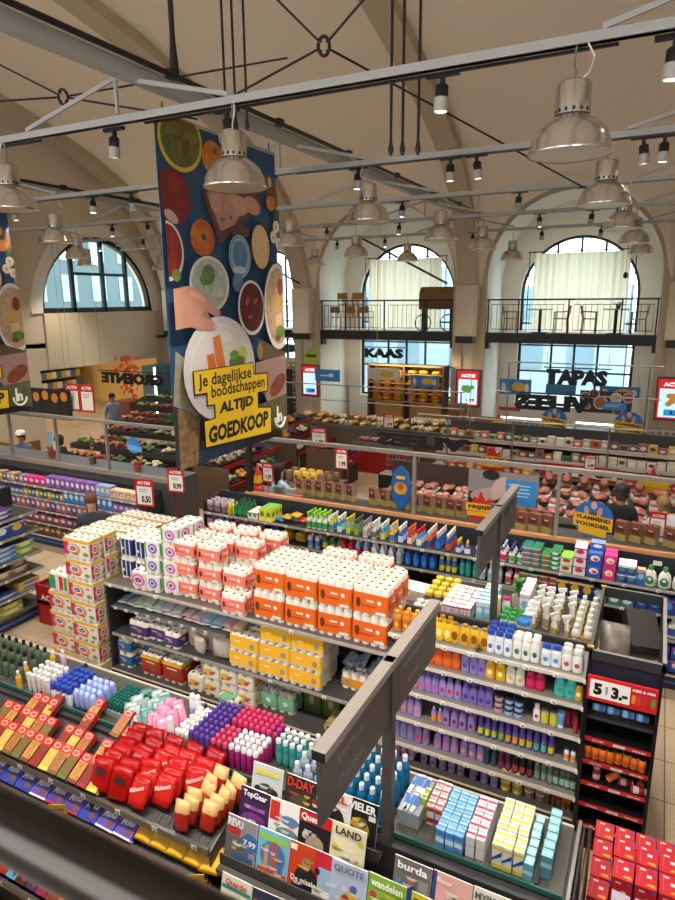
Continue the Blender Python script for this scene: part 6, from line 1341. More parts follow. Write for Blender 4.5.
b = MB(); b.box(-5.92,-5.84,8.42,8.5,.0,2.75,BLACK); tag(b.build('black_post'),'thick black post under the large banner at the ledge end','post')
# gift boxes on the ledge
gb = MB(); w, d, h = .15,.09,.26
gb.box(-w/2,w/2,-d/2,d/2,0,h,mat('#4f2a20',.5,noise=.5,scale=15,h2='#82492e'),top=mat('#6b3828',.5)); gb.rect((0,-d/2-.001,h*.18),X,Z,w,h*.36,mat('#8f7d48',.5)); gb.rect((w/2+.001,0,h*.18),Y,Z,d,h*.36,mat('#a08f58',.5)); gb.rect((w/2+.001,0,h*.68),Y,Z,d,h*.64,mat('#8f7460',.5)); gb.rect((0,-d/2-.002,h*.6),X,Z,w*.7,h*.3,mat('#4a2018',.5)); gb.rect((0,-d/2-.003,h*.72),X,Z,w*.4,h*.06,'#c9ad94')
GB = Prod('gift_box','box',gb)
for (x0, n, dx, lab) in ((-5.12,6,.185,'from the woman in pale blue'),(-3.8,8,.18,'from the blue board'),(-2.42,1,.16,'before the red meat board'),(-1.93,5,.18,'from the aisle sign board'),(-.24,3,.18,'from the round blue sign'),(.34,4,.18,'near the far guard post')):
    row(GB,x0,dx,n,8.82,1.472,'brown and cream gift box on the ledge',lab.replace('from ','').replace('before ','').replace('near ',''),'gift boxes %s' % lab,rot=-.45,rj=.1)
for i in range(3): GB.put((-1.5+.17*i,8.66,1.472),'brown gift box in front of the ledge row, %s from the aisle sign board' % ORD[i],'front gift boxes',rot=-.35)
b = MB(); b.box(-.12,.12,-.03,.03,0,.03,mat('#b05a4a',.6)); o = b.build('flat_carton',loc=(-5.1,8.62,1.472),rot=(0,0,.1)); tag(o,'reddish flat carton lying on the ledge by the gift boxes','carton')
# signs on the ledge
def bubble(x, y, z, r, lab, lines, base='#1f63a8', panel='#d9a61c', stand=True, rot=0, sy=1., hand=True):
    o = empty('promotion_sign',(x,y,z),lab,'sign',None,(0,0,rot))
    b = MB(); n = 28
    pts = [(r*math.cos(2*PI*k/n), r*sy*math.sin(2*PI*k/n)) for k in range(n)]
    f = [(p[0],-.006,p[1]+r*sy) for p in pts]; bk = [(p[0],.006,p[1]+r*sy) for p in pts]
    m = mat(base,.45)
    b.face(f,m); b.face(list(reversed(bk)),m)
    for k in range(n): b.face([f[k],bk[k],bk[(k+1)%n],f[(k+1)%n]],m)
    if stand: b.face([(-r*.35,-.007,r*sy*.2),(r*.05,-.007,r*sy*.12),(-r*.5,-.007,-r*.12)],m)
    b.build('disc',o)
    t = MB(); nl = len(lines)
    if hand:
        sk = mat('#b98a72',.6); t.disc((-.35*r,-.0075,r*sy*1.4),X,Z,r*.13,r*.3,sk,10,.2); t.disc((.3*r,-.0075,r*sy*1.4),X,Z,r*.13,r*.3,sk,10,-.2); t.rect((0,-.0074,r*sy*1.25),X,Z,r*.8,r*.2,mat('#5a3a2c',.6)); t.disc((0,-.0078,r*sy*1.75),X,Z,r*.16,r*.22,mat('#c9a183',.6),10)
    for i, s in enumerate(lines):
        zz = r*sy*(1.02-.36*i)
        t.obox((0,-.0085-.0004*i,zz),(r*(.98 if i < 2 else .7),0,-r*.1),(0,.001,0),(0,0,r*.19),mat(panel,.5))
        if s: t.text(s,(0,-.0105-.0004*i,zz),(X-Z*.1).normalized(),Z,r*.22,mat('#16120c',.5),w=r*(1.75 if i < 2 else 1.1),bold=.05)
    t.build('slogan_panel',o)
    return o
bubble(-.6,8.75,1.48,.25,'round blue flame-deal sign standing on the wooden ledge',['VLAMMEND','VOORDEEL',''])
def flame(x, y, z, h, lab, text, sub=True, rot=0, w=None):
    w = w or h*.62; o = empty('promotion_sign',(x,y,z),lab,'sign',None,(0,0,rot))
    pts = [(-.45,0),(.4,0),(.5,.25),(.42,.5),(.3,.62),(.33,.8),(.15,.66),(.05,.8),(-.05,1),(-.15,.72),(-.3,.8),(-.35,.6),(-.5,.45),(-.52,.2)]
    b = MB(); m = mat('#b8241a',.45)
    f = [(p[0]*w,-.005,p[1]*h) for p in pts]; bk = [(p[0]*w,.005,p[1]*h) for p in pts]
    b.face(f,m); b.face(list(reversed(bk)),m)
    for k in range(len(f)): b.face([f[k],bk[k],bk[(k+1)%len(f)],f[(k+1)%len(f)]],m)
    b.build('flame_board',o)
    t = MB(); t.obox((0,-.008,h*.42),(w*.6,0,-h*.02),(0,.001,0),(0,0,h*.13),mat('#d9a61c',.5))
    if text: t.text(text,(0,-.010,h*.42),X,Z,h*.16,mat('#16120c',.5),w=w*1.0,bold=.05)
    if sub: t.obox((-.05*w,-.0075,h*.2),(w*.5,0,0),(0,.001,0),(0,0,h*.07),mat('#d9a61c',.5))
    t.build('slogan_panel',o)
flame(-2.1,8.78,1.48,.44,'red flame-shaped price sign on the ledge beside the aisle sign board','PRIJSJES',rot=.1,w=.38)
o = empty('promotion_sign',(-5.9,8.72,1.475),'orange-red striped cone sign on the ledge by the woman in pale blue','sign')
b = MB(); b.lathe([(.1,0),(.1,.05),(.05,.08),(.08,.12),(.06,.25),(.01,.44)],[mat('#b8301c',.5)]*2+[mat('#c24a1c',.5)]+[mat('#c2921f',.5)]+[mat('#b8301c',.5)],12); b.build('cone',o)
o = empty('promotion_sign',(-3.33,8.75,1.48),'tall blue surfboard-shaped sign beside the gift box row','sign')
b = MB(); b.lathe([(.02,0),(.14,.12),(.17,.35),(.12,.58),(.02,.68)],mat('#1d5a9c',.45),16,sy=.12); b.disc((0,-.024,.33),X,Z,.11,.1,mat('#c9962a',.5),12); b.disc((0,-.026,.36),X,Z,.05,.06,mat('#b0522a',.5),10); b.rect((0,-.025,.5),X,Z,.14,.05,mat('#d9b02a',.5)); b.build('board',o)
# potted plants with cards on the produce ledge
for i,(x,c) in enumerate(((-11.0,True),(-9.85,False),(-8.68,True))):
    pt = MB(); pt.lathe([(.06,0),(.08,.14)],mat(['#8a3a2c','#5a4632','#a8442c'][i],.6),12); o = pt.build('potted_plant',loc=(x,8.8,1.472)); tag(o,['flowering pot with a tall blue card at the corner of the produce ledge','thin yellow-leaved plant on the middle of the produce ledge','potted plant under a round blue card on the produce ledge'][i],'plant')
    t = MB()
    for q in range(50):
        a, r, zz = R_(0,6.28), R_(0,.1 if c else .035), R_(.12,.26 if c else .6); t.disc((r*math.cos(a),r*math.sin(a),zz),(math.cos(a),math.sin(a),.4),(-math.sin(a),math.cos(a),.3),.035,.02,['#3c5a2a','#4d6b2f','#b5402a','#c9a22a'][q % 4] if c else ['#8a7a2a','#a8922f','#5a6a2a'][q % 3],6)
    t.build('foliage',o)
    if i == 0: t = MB(); t.box(-.06,.06,-.004,.004,.25,.55,mat('#7fa3c9',.5)); t.build('card',o)
    if i == 2:
        t = MB(); t.disc((0,-.06,.5),X,Z,.17,.16,mat('#3f86c4',.5),18); t.obox((.02,-.063,.44),(.18,0,-.015),(0,.001,0),(0,0,.05),mat('#6fa8d8',.5)); t.tube([(0,-.05,.1),(0,-.05,.36)],.006,BLACK,4); t.build('card',o)

# ---- cleaning products, top shelf of the long unit
F0 = 'the cardboard crate'; T1 = 'on the top cleaning shelf'
YC = 8.0
def crow(x0, dx, n, pr, desc, z=1.237, ny=2, dy=.085, **k): row(pr,x0,dx,n,YC,z,desc,F0,'%ss' % desc,ny=ny,dy=dy,jit=.004,**k)
pch = lambda c, c2, w=.13, h=.2: Prod('detergent_pouch','pouch',pillow(w,h,.06,mat(c,.3,noise=.4,scale=20,h2=c2),m_band=mat(c2,.3),band=(.3,.6)))
crow(-6.36,.14,3,pch('#b9b6b8','#7a5f6a',h=.19),'silver pouch on the top cleaning shelf',ny=3,dy=.1)
crow(-5.98,.1,2,bottle(.04,.2,'#d0b51c','#d9d2b0',name='cleaner_bottle'),'yellow bottle on the top cleaning shelf',ny=2)
crow(-5.86,.09,3,bottle(.04,.22,'#1f6a3a','#1d5230',label='#2f8a4a',name='cleaner_bottle'),'dark green bottle on the top cleaning shelf',ny=4)
crow(-5.56,.1,2,carton(.09,.1,.11,'#d9cfd0',name='sponge_box',stripe='#b5324a',logo='#3f8a4a'),'white red and green carton on the top cleaning shelf',ny=3,dy=.11,nz=1)
crow(-5.33,.12,2,carton(.11,.1,.2,'#d8c022',name='cleaner_box',logo='#2f8a4a',band='#e0cf60',top='#4f9a3a'),'yellow and green carton on the top cleaning shelf',ny=3,dy=.11)
fl = lambda c, w=.2: Prod('cloth_pack','pack',pillow(w,.16,.04,mat(c,.35,noise=.3,scale=20)))
for i,(c,nm,x,z) in enumerate((('#2f7ab5','blue',-5.08,1.26),('#d0a01f','amber',-4.98,1.3),('#c9a020','golden',-4.85,1.34),('#c23f2a','red',-4.74,1.26),('#8fb5cf','pale blue',-4.92,1.26))): fl(c).put((x,8.02+.03*i,z),'%s cloth pack lying on the top cleaning shelf before the gap' % nm,None,(-1.45,0,R_(-.4,.4)))
SP = lambda body, trig, label=None, t2=None, r=.04, h=.26: spray(r,h,body,trig,label,t2)
crow(-4.52,.09,4,SP('#d9dcd0','#7fb82f','#3f9a4a','#8fc43a'),'white spray with lime trigger on the top cleaning shelf',ny=3,dy=.1)
seq = [('#d0c42a','#d9d6c8','#3f8ac4',None,'yellow spray with white trigger'),('#2f8fb5','#e0ddd5','#c9dde6',None,'teal spray with white trigger'),('#8f9a8a','#c9c22a','#a8c83a',None,'grey spray with yellow-green trigger'),('#6f7a70','#5a6058','#8fa83a',None,'grey-green spray'),('#c9c6c0','#8a8580','#a8a29c',None,'white spray with grey trigger'),('#d6d3cc','#e0ddd5','#6f6a68',None,'ivory spray with white trigger'),('#3f8fc9','#dcd9d2','#e0c83a',None,'sky blue spray with white trigger'),('#d9b52a','#e0ddd6','#3f6fb5','#d9a02a','amber spray with white trigger'),('#2a66b5','#dcd8d0','#c9d6e6',None,'blue spray with ivory trigger'),('#c23a2a','#d9832a','#e0d5c8','#c93a2a','red spray with orange trigger'),('#3f9ac9','#c9222a','#e3e0da','#c9222a','light blue spray with red trigger'),('#d0541f','#ddd8cf','#2a4a8f',None,'orange spray with white trigger'),('#22509c','#ddd9d2','#2f6fc0',None,'royal blue spray with white trigger'),('#274a8c','#e0dcd5','#d0552a',None,'navy spray with white trigger')]
for i,(bd,tg,lb,t2,nm) in enumerate(seq): row(SP(bd,tg,lb,t2),-4.14+.138*i,.1,1,YC,1.237,nm+' on the top cleaning shelf','',nm+'s',ny=4 if i > 10 else 3,dy=.1)
crow(-2.2,.1,1,SP('#2c4f96','#d9b02a','#c9d0de','#d9b02a',h=.2),'short navy spray with yellow head',ny=2); crow(-2.08,.1,1,SP('#3a5fa5','#d9b52a','#dfe2ea','#d9b52a',h=.2),'short blue spray with yellow head',ny=1)
crow(-1.93,.11,2,SP('#d8d5d8','#d9b52a','#3f4fa0','#d9b52a',h=.25),'white spray with yellow head and navy label',ny=3,dy=.1)
crow(-1.71,.11,2,SP('#dbd5d8','#2f3f86','#b52a55','#cfccd2',h=.22),'white spray with magenta label',ny=3,dy=.1); crow(-1.49,.11,2,SP('#dadbd5','#2f3f86','#5f9a4a','#2f3f86',h=.22),'white spray with green label',ny=3,dy=.1)
for (x0, n, nz_, c, lg, st, nm) in ((-1.3,2,4,'#1f7a63','#c93a6a','#d9d6d0','teal green tablet box'),(-1.064,1,3,'#2f7d3f','#c22f3a','#d8d5cf','green tablet box with red badge'),(-.946,1,4,'#237a52','#e0dcd4','#c9dccf','deep green tablet box')):
    row(carton(.11,.13,.062,c,name='tablet_box',logo=lg,stripe=st,top=mat(c,.4,noise=.3)),x0,.118,n,YC+.02,1.237,nm,F0,nm+'es',ny=2,dy=.14,nz=nz_,dz=.064)
row(carton(.14,.12,.1,'#d5d3c8',name='detergent_box',logo='#a8324a',stripe='#6fb02f',band='#c9c6b8',top='#7fb83a'),-.81,.16,1,YC+.02,1.237,'white detergent box with lime top','','lime-top boxes',ny=2,dy=.13,nz=2,dz=.102)
row(carton(.14,.12,.12,'#d8d2d2',name='detergent_box',logo='#b5304a',stripe='#b52a7a',top='#cfc4cc'),-.655,.15,1,YC,1.237,'white detergent box with magenta band','','magenta-band boxes',ny=2,dy=.13,nz=3,dz=.122)
row(carton(.16,.13,.16,'#274f9c',name='detergent_box',logo='#dcdde3',logo2='#c22f3a',top='#3c66b0',stripe='#3f6fc0'),-.48,.17,1,YC,1.237,'royal blue detergent box with white oval','','royal blue boxes',ny=2,dy=.14,nz=2,dz=.163)
carton(.16,.14,.09,'#2f5aa8',name='detergent_box',logo='#d9dbe2',top='#7f8fc0').put((-.47,8.12,1.237+.326),'royal blue detergent box lying on top of the blue stack')
row(carton(.14,.13,.16,'#c02a72',name='detergent_box',logo='#e3d5dc',logo2='#d9a02a',top='#d8387f',stripe='#d0357c'),-.31,.15,1,YC,1.237,'hot pink detergent box with white heart oval','','hot pink boxes',ny=2,dy=.14,nz=2,dz=.163)
row(carton(.1,.12,.11,'#2a3f96',name='paper_box',stripe='#d8d5e0',logo='#3f8a4a',top='#cfd0dc'),-.17,.105,2,YC,1.237,'navy paper box with white top',F0,'navy paper boxes',ny=2,dy=.13,nz=2,dz=.112)
carton(.09,.1,.2,'#2a5a96',name='paper_box',stripe='#c98a6a',logo='#7fb5d5',top='#d5a58a').put((.04,8.0,1.237),'blue slim carton with orange-striped top beside white detergent bottles')
def deter(col, lid, nm, x, k):
    b = MB(); b.lathe([(.05,0),(.07,.02),(.072,.1),(.06,.17),(.035,.205),(.03,.21)],mat('#dedbd4',.4),14,sy=.55); b.disc((-.005,-.041,.085),X,Z,.045,.055,mat(col,.4),14); b.disc((-.005,-.042,.1),X,Z,.02,.02,mat('#d9d6cf',.4),10)
    c = MB(); c.lathe([(.028,.208),(.028,.25),(.022,.262)],mat(lid,.4),12)
    Prod('detergent_bottle','bottle',b,[('cap',c)]).put((x,YC+.0,1.237),nm,'white detergent bottles')
deter('#2a7f3f','#2f8a3f','white detergent bottle with green badge, first from the orange-topped carton',.14,0); deter('#2a7f3f','#2f8a3f','white detergent bottle with green badge, second from the orange-topped carton',.295,1); deter('#3f2f7a','#3a2440','white detergent bottle with purple badge and dark cap',.45,2); deter('#3f2f7a','#3a2440','white detergent bottle with purple badge, last before the picture edge',.6,3)
b = MB(); b.box(-.05,.05,-.002,.002,0,.06,TAGW); o = b.build('notice_card',loc=(.21,8.375,1.36)); tag(o,'small white card on the dark back panel above detergent bottles','card')
# second cleaning shelf
Z2 = .932; YC = 7.99
def c2(x0, dx, n, pr, nm, ny=1, **k): row(pr,x0,dx,n,YC,Z2,nm+' on the second cleaning shelf',F0,nm+'s',ny=ny,dy=.1,**k)
c2(-6.38,.15,3,pch('#1f2a66','#c9a8b0',.14,.2),'navy pouch with pale band',ny=2); c2(-5.9,.15,4,pch('#1f3f8f','#d8663a',.14,.2),'blue pouch with orange band',ny=2)
for i in range(4):
    for k in range(3):
        fl(['#2c6fb5','#c9a01f','#d0a828','#7a2a6a'][i],.2).put((-5.2+.24*i,8.06,Z2+.03+.045*k),'%s cloth pack on the second cleaning shelf, %s layer' % (['blue','amber','golden','plum'][i],('bottom','middle','top')[k]),'cloth packs',(-1.5,0,R_(-.1,.1)))
fl('#3f9aa8',.2).put((-4.24,8.04,Z2+.05),'turquoise cloth pack beside the plum ones',None,(-1.4,0,.1))
CB = lambda body, cap, lab: bottle(.042,.23,body,cap,label=lab,name='cleaner_bottle',capr=.02,caph=.15)
for (x0,n,bd,cp,lb,nm) in ((-4.5,2,'#b5bcc4','#c22f3a','#3f7ab5','clear cleaner bottle with red cap'),(-4.24,3,'#1f6a45','#c22a35','#c9a03a','green cleaner bottle with red cap'),(-3.94,2,'#b01c24','#8f1620','#c9404a','red cleaner bottle'),(-3.7,2,'#5f93c9','#d8d3d0','#c22f3a','blue cleaner bottle with white cap'),(-3.44,2,'#d5d5d5','#e0dcd8','#a8c4d8','white cleaner bottle'),(-3.18,2,'#b9c2c9','#d8d5d0','#8fa9bf','clear cleaner bottle')): c2(x0,.125,n,CB(bd,cp,lb),nm,ny=2)
c2(-2.92,.12,4,CB('#1c57a8','#1a3f86','#2f74c4'),'blue cleaner bottle',ny=2)
c2(-2.42,.09,3,can(.035,.24,'#274a9c','#c9c22a',label='#c9c22a',name='aerosol_can'),'blue aerosol with yellow cap',ny=2); c2(-2.14,.09,3,can(.035,.24,'#1f7f7c','#22655f',label='#2f9a90',name='aerosol_can'),'teal aerosol',ny=2)
c2(-1.86,.11,3,SP('#cdd3d6','#c2c6c9','#8fb5c4',h=.25),'clear spray bottle',ny=2); c2(-1.52,.11,2,SP('#d9d6d4','#c22440','#c24a5a','#c22440',h=.25),'white spray with red trigger',ny=2)
for (x0,n,nz_,c,lg,nm) in ((-1.3,2,3,'#2a7a3a','#b52f3a','green tablet box'),(-1.06,2,3,'#b02a35','#2f7a3f','red tablet box')): row(carton(.11,.13,.07,c,name='tablet_box',logo=lg,stripe='#d8d5cf'),x0,.118,n,YC+.02,Z2,nm+' on the second shelf',F0,nm+'es',nz=nz_,dz=.072)
row(carton(.14,.12,.22,'#202c66',name='tablet_bag',logo='#c9a02a',stripe='#d0b03a'),-.84,.15,3,YC,Z2,'navy box with gold oval on the second shelf',F0,'navy gold boxes')
row(carton(.14,.12,.13,'#3f6f70',name='tablet_bag',logo='#c9d6d4',top='#8fb0b0',stripe='#b9cfd0'),-.38,.15,3,YC,Z2,'grey-teal box on the second shelf',F0,'grey-teal boxes')
row(carton(.13,.12,.2,'#22357f',name='tablet_bag',logo='#3f8fd0',stripe='#7a2f86'),.08,.14,4,YC,Z2,'dark blue box on the second shelf',F0,'dark blue boxes')
row(bottle(.07,.26,'#dcdad4','#c9ccd4',label='#2f4f96',name='detergent_bottle',capr=.03),.45,.15,3,8.0,.622,'large white detergent bottle with blue label on the third shelf','the display end','large white detergent bottles')
for k in range(2): row(carton(.15,.13,.15,'#22479a',name='detergent_box',logo='#c9d6e6',logo2='#c22f3a',stripe='#c23a72'),.36,.16,4,7.99,.22+.17*k,'blue laundry box on %s' % ('base tray','base tray, upper layer')[k],'the display end','blue laundry boxes %d' % k)
for i in range(10):
    c,nm = [('#d0a020','amber'),('#23305f','navy'),('#1f2a55','deep navy'),('#8a7a3a','olive'),('#2f4a8f','blue')][i % 5]; pch(c,'#c9c2b0',.15,.2).put((-6.3+.19*i,7.99,.622),'%s pouch on the third cleaning shelf, %s from the cardboard crate' % (nm,ORD[i]),'pouches on the third shelf')

# ---- pantry unit on the far side
def boxrow(x0, x1, z, items, where, yf=7.99, grp='pantry'):
    x = x0; i = 0
    while x < x1-.06:
        c, lg, w, h, nm = items(i, x)
        carton(w-.006,.16,h,c,name='pantry_box',logo=lg,logo2='#d8d0c4',top=mat(c,.5)).put((x+w/2,yf+.07,z),'%s %s, %s counting from the produce corner' % (nm,where,ORD[i % 36]),'%s boxes %s' % (grp,where),rot=R_(-.03,.03)); x += w; i += 1
def it1(i, x):
    if x < -10.9: return [('#5a4030','#c9b08a',.12,.13,'brown box'),('#6f8099','#c9d0d8',.12,.14,'slate box'),('#b88a5a','#e0d0b0',.12,.15,'tan box')][i % 3]
    if x < -10.3: return ('#b5286a','#e0b0c8',.16,.14,'hot pink box')
    if x < -9.0: return [('#6a3f86','#cbb5d5',.13,.2,'purple cereal box'),('#7a5a9c','#d5c9de',.13,.2,'lilac cereal box')][i % 2]
    if x < -8.7: return ('#7f93b5','#c9c2b5',.12,.19,'blue-grey box')
    return [('#c9a886','#b5583a',.17,.15,'beige box with rust badge'),('#d0b598','#a8643f',.17,.15,'sand box')][i % 2]
boxrow(-12.2,-7.85,1.172,it1,'on the top pantry shelf')
def it2(i, x):
    if x < -11: return [('#5f7fa8','#c9d0d8',.13,.1,'slate blue box'),('#8a6f7f','#c9b5bd',.13,.1,'mauve box')][i % 2]
    if x < -9.9: return [('#2f5f9c','#d8c24a',.11,.13,'blue box'),('#c98a2a','#e6d0a0',.11,.13,'amber box'),('#3f7a4a','#d8d29a',.11,.13,'green box')][i % 3]
    return ('#2f72b5','#cfe0ea',.14,.2,'bright blue box with portrait oval') if x < -8.6 else ('#8a5f9c','#cfc0d5',.13,.14,'purple box')
boxrow(-12.2,-7.85,.932,it2,'on the second pantry shelf')
boxrow(-12.0,-7.85,.692,lambda i, x: [('#6a4a7a','#c9b5d0',.14,.18,'plum bag box'),('#5a3a55','#b59aa8',.14,.18,'dark mauve box'),('#8f5a8a','#d5c0d0',.14,.18,'orchid box'),('#a8643a','#e0c9a0',.14,.17,'copper box')][(i+(x > -9))%4],'on the third pantry shelf')
boxrow(-11.6,-7.85,.432,lambda i, x: [('#7a4a5f','#c9a8b0',.18,.16,'dusky rose bag'),('#6a3f55','#bfa0b0',.18,.15,'dark rose bag'),('#8f3a3a','#d0b0a0',.18,.14,'brick bag')][i % 3],'on the fourth pantry shelf')
boxrow(-11.4,-7.85,.2,lambda i, x: [('#8a6030','#c9a060',.16,.14,'honey box'),('#5a4028','#a8844a',.16,.13,'umber box')][i % 2],'on the pantry base tray')
# ---- side unit whose face looks along the aisle
G5 = empty('shelving_unit',(-8.25,4.6,0),'shelving unit of bags and wraps at the aisle end','shelving unit')
part(G5,'plinth',[(-8.6,-8.0,3.0,6.05,0,.17)],mat('#2a2928',.5)); part(G5,'plinth_stripe',[(-8.0,-7.996,3.0,6.05,.07,.1)],BLUE); part(G5,'back_panel',[(-8.6,-8.56,3.0,6.05,.17,1.9)],DKB); part(G5,'base_tray',[(-8.6,-7.98,3.0,6.05,.165,.19)],mat('#4a4744',.4))
GZ = [1.62,1.34,1.0,.75,.46]
for z in GZ:
    s = part(G5,'shelf',[(-8.56,-8.0,3.0,6.03,z-.03,z)],SHELF); rl = MB(); rl.box(-8.0,-7.985,3.0,6.03,z-.035,z+.004,mat('#8d8880',.4)); rl.build('price_rail',s); price_tags(s,[3.3+.35*q for q in range(8)],-7.984,z,axis='y')
def g5row(z, items, where, ny=1, nz=1):
    y = 4.0; i = 0
    while y < 5.95:
        c, lg, w, h, nm, nz = items[i % len(items)]
        if y+w > 6.02: break
        for k in range(nz):
            carton(w-.01,.34,h,c,name='household_box',logo=lg,top=mat(c,.45,noise=.25,scale=9),stripe='#d0ccc6').put((-8.2,y+w/2,z+k*(h+.002)),'%s on %s of the side unit, %s along, %s layer' % (nm,where,ORD[i],ORD[k]),'%s boxes' % where,rot=PI/2+R_(-.03,.03))
        y += w; i += 1
g5row(1.622,[('#4a2f6f','#d0c9dc',.42,.06,'purple foil carton',2),('#d5d0d8','#5a3f8a',.42,.06,'white and purple foil carton',2),('#8a2a5a','#d8c9d0',.4,.06,'plum foil carton',1)],'the top shelf')
g5row(1.342,[('#6f7a86','#c9d0d6',.28,.2,'grey bag carton',1),('#274a86','#d0d8e0',.26,.19,'navy bag carton',1),('#23508f','#d5a04a',.24,.2,'blue bag carton',1),('#b5305a','#d9c04a',.26,.22,'pink and gold carton',1)],'the second shelf')
g5row(1.002,[('#3f6fa8','#9fbfd8',.5,.07,'blue refuse bag roll pack',3),('#6f8f3f','#c9d08a',.3,.1,'olive bag carton',2),('#c9822a','#e6c99a',.34,.11,'orange bag carton',2)],'the third shelf')
g5row(.752,[('#b5a04a','#e0d6a0',.24,.09,'straw carton',2),('#7a6656','#c9b5a0',.26,.11,'taupe carton',1),('#6a5648','#b8a490',.26,.1,'umber carton',2),('#8d7a68','#c9bba8',.26,.1,'drab carton',2)],'the fourth shelf')
g5row(.462,[('#c9a03a','#3f6fb5',.36,.07,'amber and blue carton',2),('#2c4f8f','#c9a03a',.34,.06,'deep blue carton',1),('#a8521f','#d8a06a',.5,.05,'rust carton',1),('#3f5f96','#9fb5d5',.4,.05,'steel blue carton',1)],'the fifth shelf')
g5row(.192,[('#8a8f2f','#c9cc7a',.4,.09,'moss green bag roll',2),('#9c9a34','#d0cf80',.4,.1,'yellow-green bag roll',2),('#8f1f44','#c96a86',.44,.11,'crimson bag roll',2)],'the base tray')
# red bargain bins, cardboard crate, price signs
def dumpbin(x, y, w, d, h, lab, txt):
    o = empty('bargain_bin',(x,y,0),lab,'bin')
    b = MB(); m = mat('#9c1418',.5); b.box(-w/2,w/2,-d/2,-d/2+.02,0,h,m); b.box(-w/2,w/2,d/2-.02,d/2,0,h,m); b.box(-w/2,-w/2+.02,-d/2,d/2,0,h,m); b.box(w/2-.02,w/2,-d/2,d/2,0,h,m); b.box(-w/2,w/2,-d/2,d/2,h-.3,h-.25,m); b.build('body',o)
    t = MB()
    if txt: t.text(txt,(0,-d/2-.002,h*.7),X,Z,.09,mat('#d8cfc8',.5),w=w*.7,bold=.04); t.text(txt,(w/2+.002,0,h*.7),Y,Z,.09,mat('#d8cfc8',.5),w=d*.7,bold=.04)
    t.build('lettering',o)
dumpbin(-7.5,6.02,.62,.62,.62,'red bargain bin heaped with dark packs between side unit and tall stack','ACTIE!')
for i in range(16):
    c,nm = [('#23262c','black'),('#2c3a4a','dark blue'),('#5a6068','grey'),('#7a2a2c','dark red'),('#8f8a86','pale grey')][i % 5]
    carton(.17,.12,.05,c,name='packed_snack',logo='#8a93a0',cat='pack').put((-7.68+.12*(i % 4)+R_(-.02,.02),5.82+.13*(i//4),.40+.05*(i % 3)+.14),'%s pack in the red bargain bin, %s place from its front corner' % (nm,ORD[i]),'packs in the red bin',(R_(-.4,.4),R_(-.4,.4),R_(0,3)))
b = MB(); b.box(-.33,.33,-.38,.38,0,1.02,mat('#9a6f45',.8,noise=.2,scale=8)); w_ = .33
b.rect((0,-.382,.9),X,Z,.64,.2,mat('#b01c20',.5)); b.text('ACTIE!',(0,-.384,.9),X,Z,.12,mat('#e3d8cc',.5),w=.5,bold=.04); b.rect((0,-.3815,.45),X,Z,.6,.6,mat('#cdbfa8',.6)); b.text('0.99',(.02,-.384,.5),X,Z,.3,mat('#151310',.5),w=.5,bold=.05)
o = b.build('cardboard_crate',loc=(-6.5,7.45,0)); tag(o,'tall cardboard crate with large 0.99 price heaped with oranges','crate')
ob = MB(); ob.lathe([(0,-.04),(.03,-.03),(.04,0),(.03,.03),(0,.04)],mat('#b8581c',.6,bump=.2,scale=80),10); OB = Prod('orange','fruit',ob)
for i in range(30): OB.put((-6.75+.1*(i % 6)+R_(-.02,.02),7.15+.13*(i//6)+R_(-.02,.02),1.05+R_(0,.03)),'dull orange fruit heaped in the cardboard crate, %s of its heap row %s' % (ORD[i % 6],ORD[i//6]),'oranges in the crate')
b = MB(); b.box(-.4,.4,-.3,.3,0,.95,mat('#7a1418',.5),top=mat('#2a3a3a',.7,noise=.6,scale=10,h2='#5a6f6a')); o = b.build('bargain_bin',loc=(-7.32,7.4,0)); tag(o,'red bin of dark green goods beside the cardboard crate','bin')
def price_sign(x, y, z0, z, w, h, lab, txt, rot=0, ch=False):
    o = empty('price_sign',(x,y,z0),lab,'price sign',None,(0,0,rot)); zc = z-z0
    if z > z0: 
        t = MB(); t.tube([(0,0.01,0),(0,.01,zc)],.008,mat('#9c1418',.5),5); t.build('stick',o)
    b = MB(); b.box(-w/2,w/2,-.004,.004,zc,zc+h,mat('#b0161c',.45)); b.rect((0,-.005,zc+h*.4),X,Z,w*.8,h*.66,mat('#dcd6cc',.5)); b.text('ACTIE!',(0,-.0055,zc+h*.86),X,Z,h*.12,mat('#e6ddd4',.5),w=w*.7,bold=.04)
    if txt: b.text(txt,(w*.08,-.006,zc+h*.27),X,Z,h*.26,mat('#141210',.5),w=w*.5,bold=.05)
    for q in range(2): b.rect((-w*.05,-.0055,zc+h*(.62-.08*q)),X,Z,w*(.5-.1*q),h*.03,mat('#7a746c',.5))
    b.build('card',o)
price_sign(-7.1,7.3,.9,1.42,.34,.45,'red-edged price sign on a stick above the dark green bin','0.50',rot=.15); price_sign(-6.62,7.5,1.03,1.66,.3,.38,'red-edged price sign on a stick above the orange crate','0.99',rot=.15)
# out of focus handrail right before the viewpoint
b = MB(); b.tube([(-3.0,.31,4.122),(1.2,.31,4.122)],.027,mat('#393430',.24,.8),24); o = b.build('handrail_front'); tag(o,'thick blurred metal handrail in front of the candy racks','handrail')
